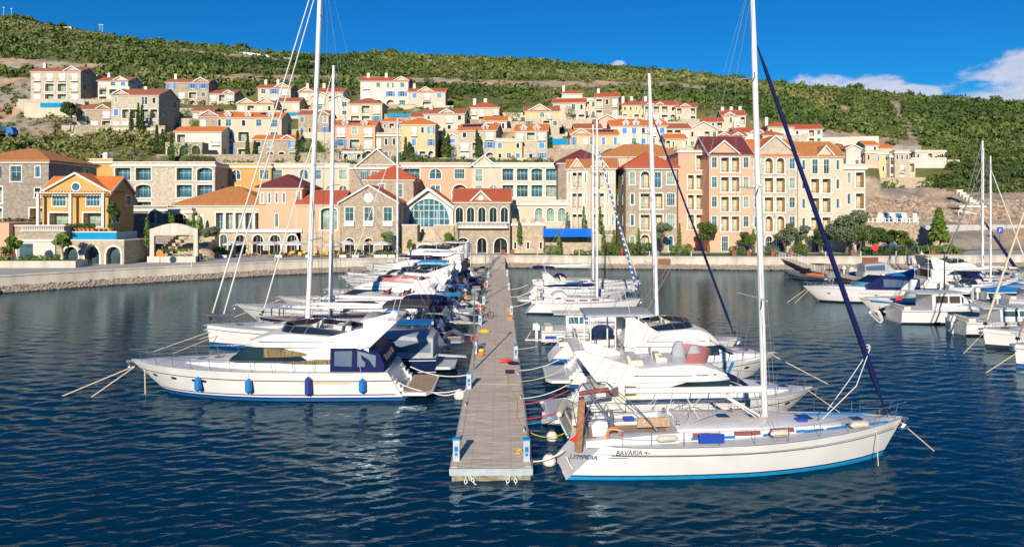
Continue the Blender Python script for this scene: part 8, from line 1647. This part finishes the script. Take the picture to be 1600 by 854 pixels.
# ---- right end: road, walls, cars, terrace
structure(polysheet('road', [(62, 137), (170, 150), (170, 160), (60, 150)], ZQ + .03, 'asphalt'))
def car(label, X, D, rz, m):
    r = empty('parked_car', label, 'car', (X, D, ZQ + .03), rz, 'parked cars'); b = MB(); P = [(-2.1, .35), (-2.15, .75), (-1.9, .9), (-1.5, .95), (-.9, 1.42), (.6, 1.45), (1.25, .98), (2.0, .85), (2.15, .6), (2.1, .3)]; b.loft([[(x * .97, -.86, z) for x, z in P], [(x, -.88, z * .98) for x, z in P], [(x * .99, 0, z * 1.03) for x, z in P], [(x, .88, z * .98) for x, z in P], [(x * .97, .86, z) for x, z in P]], cap0=True, cap1=True); b.build('body', m, r)
    b = MB()
    for sg in (1, -1): b.prism([(-1.3, .95), (-.85, 1.32), (.5, 1.34), (1.05, .97)], sg * .895 - .01, sg * .895 + .01, 'y')
    b.build('window', 'glass', r)
    for x in (-1.35, 1.35):
        for sg in (1, -1): b = MB(); b.lathe([(.05, -.1), (.33, -.1), (.33, .1), (.05, .1)], (0, 0, 0), 14); b.build('wheel', 'tyre', r, (x, sg * .85, .33), (radians(90), 0, 0))
car('bright blue car parked behind the dark hedge', PX(1390, 140), 140, radians(5), 'car_blue'); car('dark blue car parked right of the bright blue one', PX(1424, 139), 139.5, radians(-8), 'car_dark')
mat('wall_grey', (.47, .455, .43), .9, var=.1, vscale=.5)
def polywall(name, label, pts, zt, zb, m, th=.8, cat='wall', cap=None):
    r = MB()
    for (a, b), (z0, z1) in zip(zip(pts[:-1], pts[1:]), zip(zt[:-1], zt[1:])):
        r.add([(a[0], a[1], zb), (b[0], b[1], zb), (b[0], b[1], z1), (a[0], a[1], z0), (a[0], a[1] + th, zb), (b[0], b[1] + th, zb), (b[0], b[1] + th, z1), (a[0], a[1] + th, z0)], [(0, 1, 2, 3), (7, 6, 5, 4), (3, 2, 6, 7), (0, 3, 7, 4), (1, 5, 6, 2)])
    return tag(r.build(name, m), label, cat)
polywall('concrete_wall', 'tall smooth grey concrete wall beyond the road at the right edge', [(PX(1446, 152), 152), (PX(1500, 155), 155), (PX(1640, 158), 158), (PX(1900, 164), 164)], [PZ(352, 152), PZ(351, 155), PZ(351, 158), PZ(351, 164)], ZQ - .5, 'wall_grey', 1.0)
polywall('ramp_wall', 'rough brown stone ramp wall sloping down behind the conifer', [(PX(1340, 146), 146), (PX(1432, 146), 146), (PX(1480, 146), 146)], [PZ(347, 146), PZ(349, 146), PZ(377, 146)], ZQ - .5, 'stone_rough', 1.2)
b = MB(); D = 146; b.box(PX(1340, D), PX(1436, D), D + 1.2, D + 16, PZ(350, D) - .2, PZ(350, D)); o = b.build('sun_terrace', 'stone_pale'); tag(o, 'raised pale sun terrace above the rough stone ramp wall', 'terrace')
zt_ = PZ(349, 146); r = empty('terrace_railing', 'white post railing along the raised sun terrace', 'railing', (PX(1344, 146.5), 146.5, zt_)); b = MB(); Lr = PX(1434, 146) - PX(1344, 146)
for i in range(15): x = Lr * i / 14; b.box(x - .12, x + .12, -.12, .12, -.1, 1.25)
b.build('post', 'trim', r); b = MB(); b.box(0, Lr, -.05, .05, .95, 1.05); b.box(0, Lr, -.05, .05, .3, .4); b.build('rail', 'trim', r)
for k in range(14):
    D = 150 + (k % 3) * 2.2; x = PX(1372 + k * 4.6, D); b = MB(); b.box(-.35, .35, -.9, .3, .25, .33); b.prism([(.25, .3), (.35, .3), (1.0, 2.3), (.9, 2.3)], -.33, .33, 'x') ; b.box(-.33, -.27, -.85, -.79, 0, .25); b.box(.27, .33, -.85, -.79, 0, .25)
    o = b.build('lounge_chair', 'trim', None, (x, D, zt_ - .1), (0, 0, .5 * (k % 4) - .8)); tag(o, 'white lounger with raised back on the sun terrace', 'lounger', 'loungers on the sun terrace')
r = empty('kiosk', 'small blue kiosk among the white loungers on the sun terrace', 'kiosk', (PX(1387, 156), 156, zt_ - .1)); b = MB(); b.box(0, 3.2, 0, 2.4, 0, 2.2); b.build('body', 'cyan_blue', r); b = MB(); b.box(-.2, 3.4, -.3, 2.6, 2.203, 2.4); b.build('roof', 'deck_white', r); b = MB(); b.box(.4, 2.8, -.05, -.004, 1.0, 1.8); b.build('window', 'glass', r)
house(1500, 1538, 322, 336, 172, 'stone_rough', 'flat', '', ['v..v'], 'low stone hut built into the orange rocks at the right', dep=5, chim=0, parapet=.05, side=['.'], group='cliff structures', name='stone_hut', cat='hut', pad=False)
b = MB(); D = 186
for i in range(7): b.box(PX(1495, D) + i * .28, PX(1495, D) + i * .28 + 1.7, D - i * .9, D - i * .9 + 1.1, PZ(296 + i * 4, D - i * .9) - 1.2, PZ(296 + i * 4, D - i * .9))
tag(b.build('cliff_steps', 'plaster_white'), 'white concrete steps climbing the orange cliff', 'stairs')
r = empty('terrace_railing', 'white railing below the stone hut on the rocks', 'railing', (PX(1497, 168), 168, PZ(334, 168))); b = MB(); [b.box(i * .9, i * .9 + .15, -.1, .1, -i * .18 - .5, 1.0 - i * .18) for i in range(8)]; b.prism([(0, .7), (6.5, -.6), (6.5, -.3), (0, 1.0)], -.06, .06, 'y'); b.build('rail', 'trim', r)
r = empty('shelter', 'dark timber shelter on the rocks above the grey concrete wall', 'shelter', (PX(1560, 162), 162, PZ(351, 162))); b = MB(); [b.box(x, x + .2, y, y + .2, 0, 1.1) for x in (0, 1.6) for y in (0, 1.3)]; b.build('post', 'wood_dark', r); b = MB(); b.prism([(-.3, 1.1), (2.1, 1.1), (1.7, 1.7), (.1, 1.7)], -.2, 1.8, 'y'); b.build('roof', 'rust', r)
# ---- small things on the slope
b = MB(); D = 226; b.box(0, 2.9, 0, 2, 0, 2.6); o = b.build('utility_box', 'deck_white', None, (PX(90, D), D, PZ(223, D))); tag(o, 'white ribbed utility box on the bare slope', 'utility box'); b = MB(); b.box(.2, .9, -.06, -.004, .5, 2.1); b.build('vent', 'black', o)
r = empty('water_truck', 'dark tanker truck parked on the slope at the left edge', 'truck', (PX(-10, 196), 196, PZ(214, 196))); b = MB(); b.tube([(0, 0, 2.2), (4.2, 0, 2.2)], 1.0, 14); b.build('tank', 'glass', r); b = MB(); b.prism([(4.4, .6), (4.4, 2.7), (5.6, 2.8), (6.3, 1.8), (6.4, .6)], -1.1, 1.1, 'y'); b.build('cab', 'boat_blue', r)
for x in (.8, 2.2, 5.4): b = MB(); b.lathe([(.05, -1.1), (.5, -1.1), (.5, 1.1), (.05, 1.1)], (0, 0, 0), 12); b.build('wheel', 'tyre', r, (x, 0, .5), (radians(90), 0, 0))
def grail(label, pts):
    r = MB(); Q = []
    for px, py in pts:
        best = None
        for D in np.arange(300, 540, 3.0):
            X = PX(px, D); z = zterr(X, D); e = abs((YH - (z - HC) * F / D) - py)
            if best is None or e < best[0]: best = (e, X, D, z)
        Q.append(best[1:])
    for (a, b) in zip(Q[:-1], Q[1:]):
        r.add([(a[0], a[1], a[2] + .3), (b[0], b[1], b[2] + .3), (b[0], b[1], b[2] + 1.5), (a[0], a[1], a[2] + 1.5), (a[0], a[1] + .2, a[2] + .3), (b[0], b[1] + .2, b[2] + .3), (b[0], b[1] + .2, b[2] + 1.5), (a[0], a[1] + .2, a[2] + 1.5)], [(0, 1, 2, 3), (7, 6, 5, 4), (3, 2, 6, 7)])
        for q in (a, b): r.box(q[0] - .12, q[0] + .12, q[1] - .1, q[1], q[2] - .5, q[2] + 1.5)
    tag(r.build('guard_rail', 'galv'), label, 'guard rail', 'guard rails on the hill')
grail('lower blue grey guard rail across the hill road at left', [(268, 112 - 39 + 0), (300, 76), (340, 80), (380, 85), (420, 90), (452, 94)]); grail('upper blue grey guard rail on the hill road at left', [(100, 47), (140, 52), (190, 61), (240, 70), (268, 74)])
D = 524; b = MB(); zz = zterr(PX(108, D), D); b.box(-3, 3, -2, 2, -1, 3.2); tag(b.build('hilltop_hut', 'plaster_beige', None, (PX(108, D), D, zz)), 'tiny pale hut on the ridge at the upper left', 'hut')
for k, (px, dx) in enumerate([(6, 0), (18, 0), (156, 0), (160, 0)]):
    zz = zterr(PX(px, D), D); b = MB(); b.tube([(0, 0, -1), (0, 0, 9)], .18, 6); b.box(-.7, .7, -.15, .15, 8.6, 9.0); tag(b.build('lamp_mast', 'galv', None, (PX(px, D), D, zz)), 'thin mast on the ridge, %s at the upper left' % ('first', 'second', 'third', 'fourth')[k], 'mast', 'masts on the ridge')
# rocks scattered on the cliff
b = MB(); rr = random.Random(9)
for i in range(5200):
    px = rr.uniform(1340, 1700); D = rr.uniform(161, 193 if px < 1450 else 186); X = PX(px, D); z = zterr(X, D); r_ = .12 + .9 * rr.random() ** 4; P = [(X + cos(k * pi / 3) * r_ * rr.uniform(.6, 1.3), D + sin(k * pi / 3) * r_ * rr.uniform(.6, 1.3), z + rr.uniform(-.2, .3) * r_) for k in range(6)] + [(X, D, z + r_ * .75), (X, D, z - r_)]
    b.add(P, [(k, (k + 1) % 6, 6) for k in range(6)] + [((k + 1) % 6, k, 7) for k in range(6)], 0 if rr.random() < .55 else 1)
mat('rock_grey', (.42, .38, .32), .95, col2=(.28, .25, .21), vscale=.8); mat('rock_orange', (.54, .37, .25), .95, col2=(.42, .25, .15), vscale=.8)
tag(b.build('cliff_rocks', ['rock_grey', 'rock_orange'], ang=8), 'loose grey and orange rocks covering the cliff at the right', 'rocks', kind='stuff')
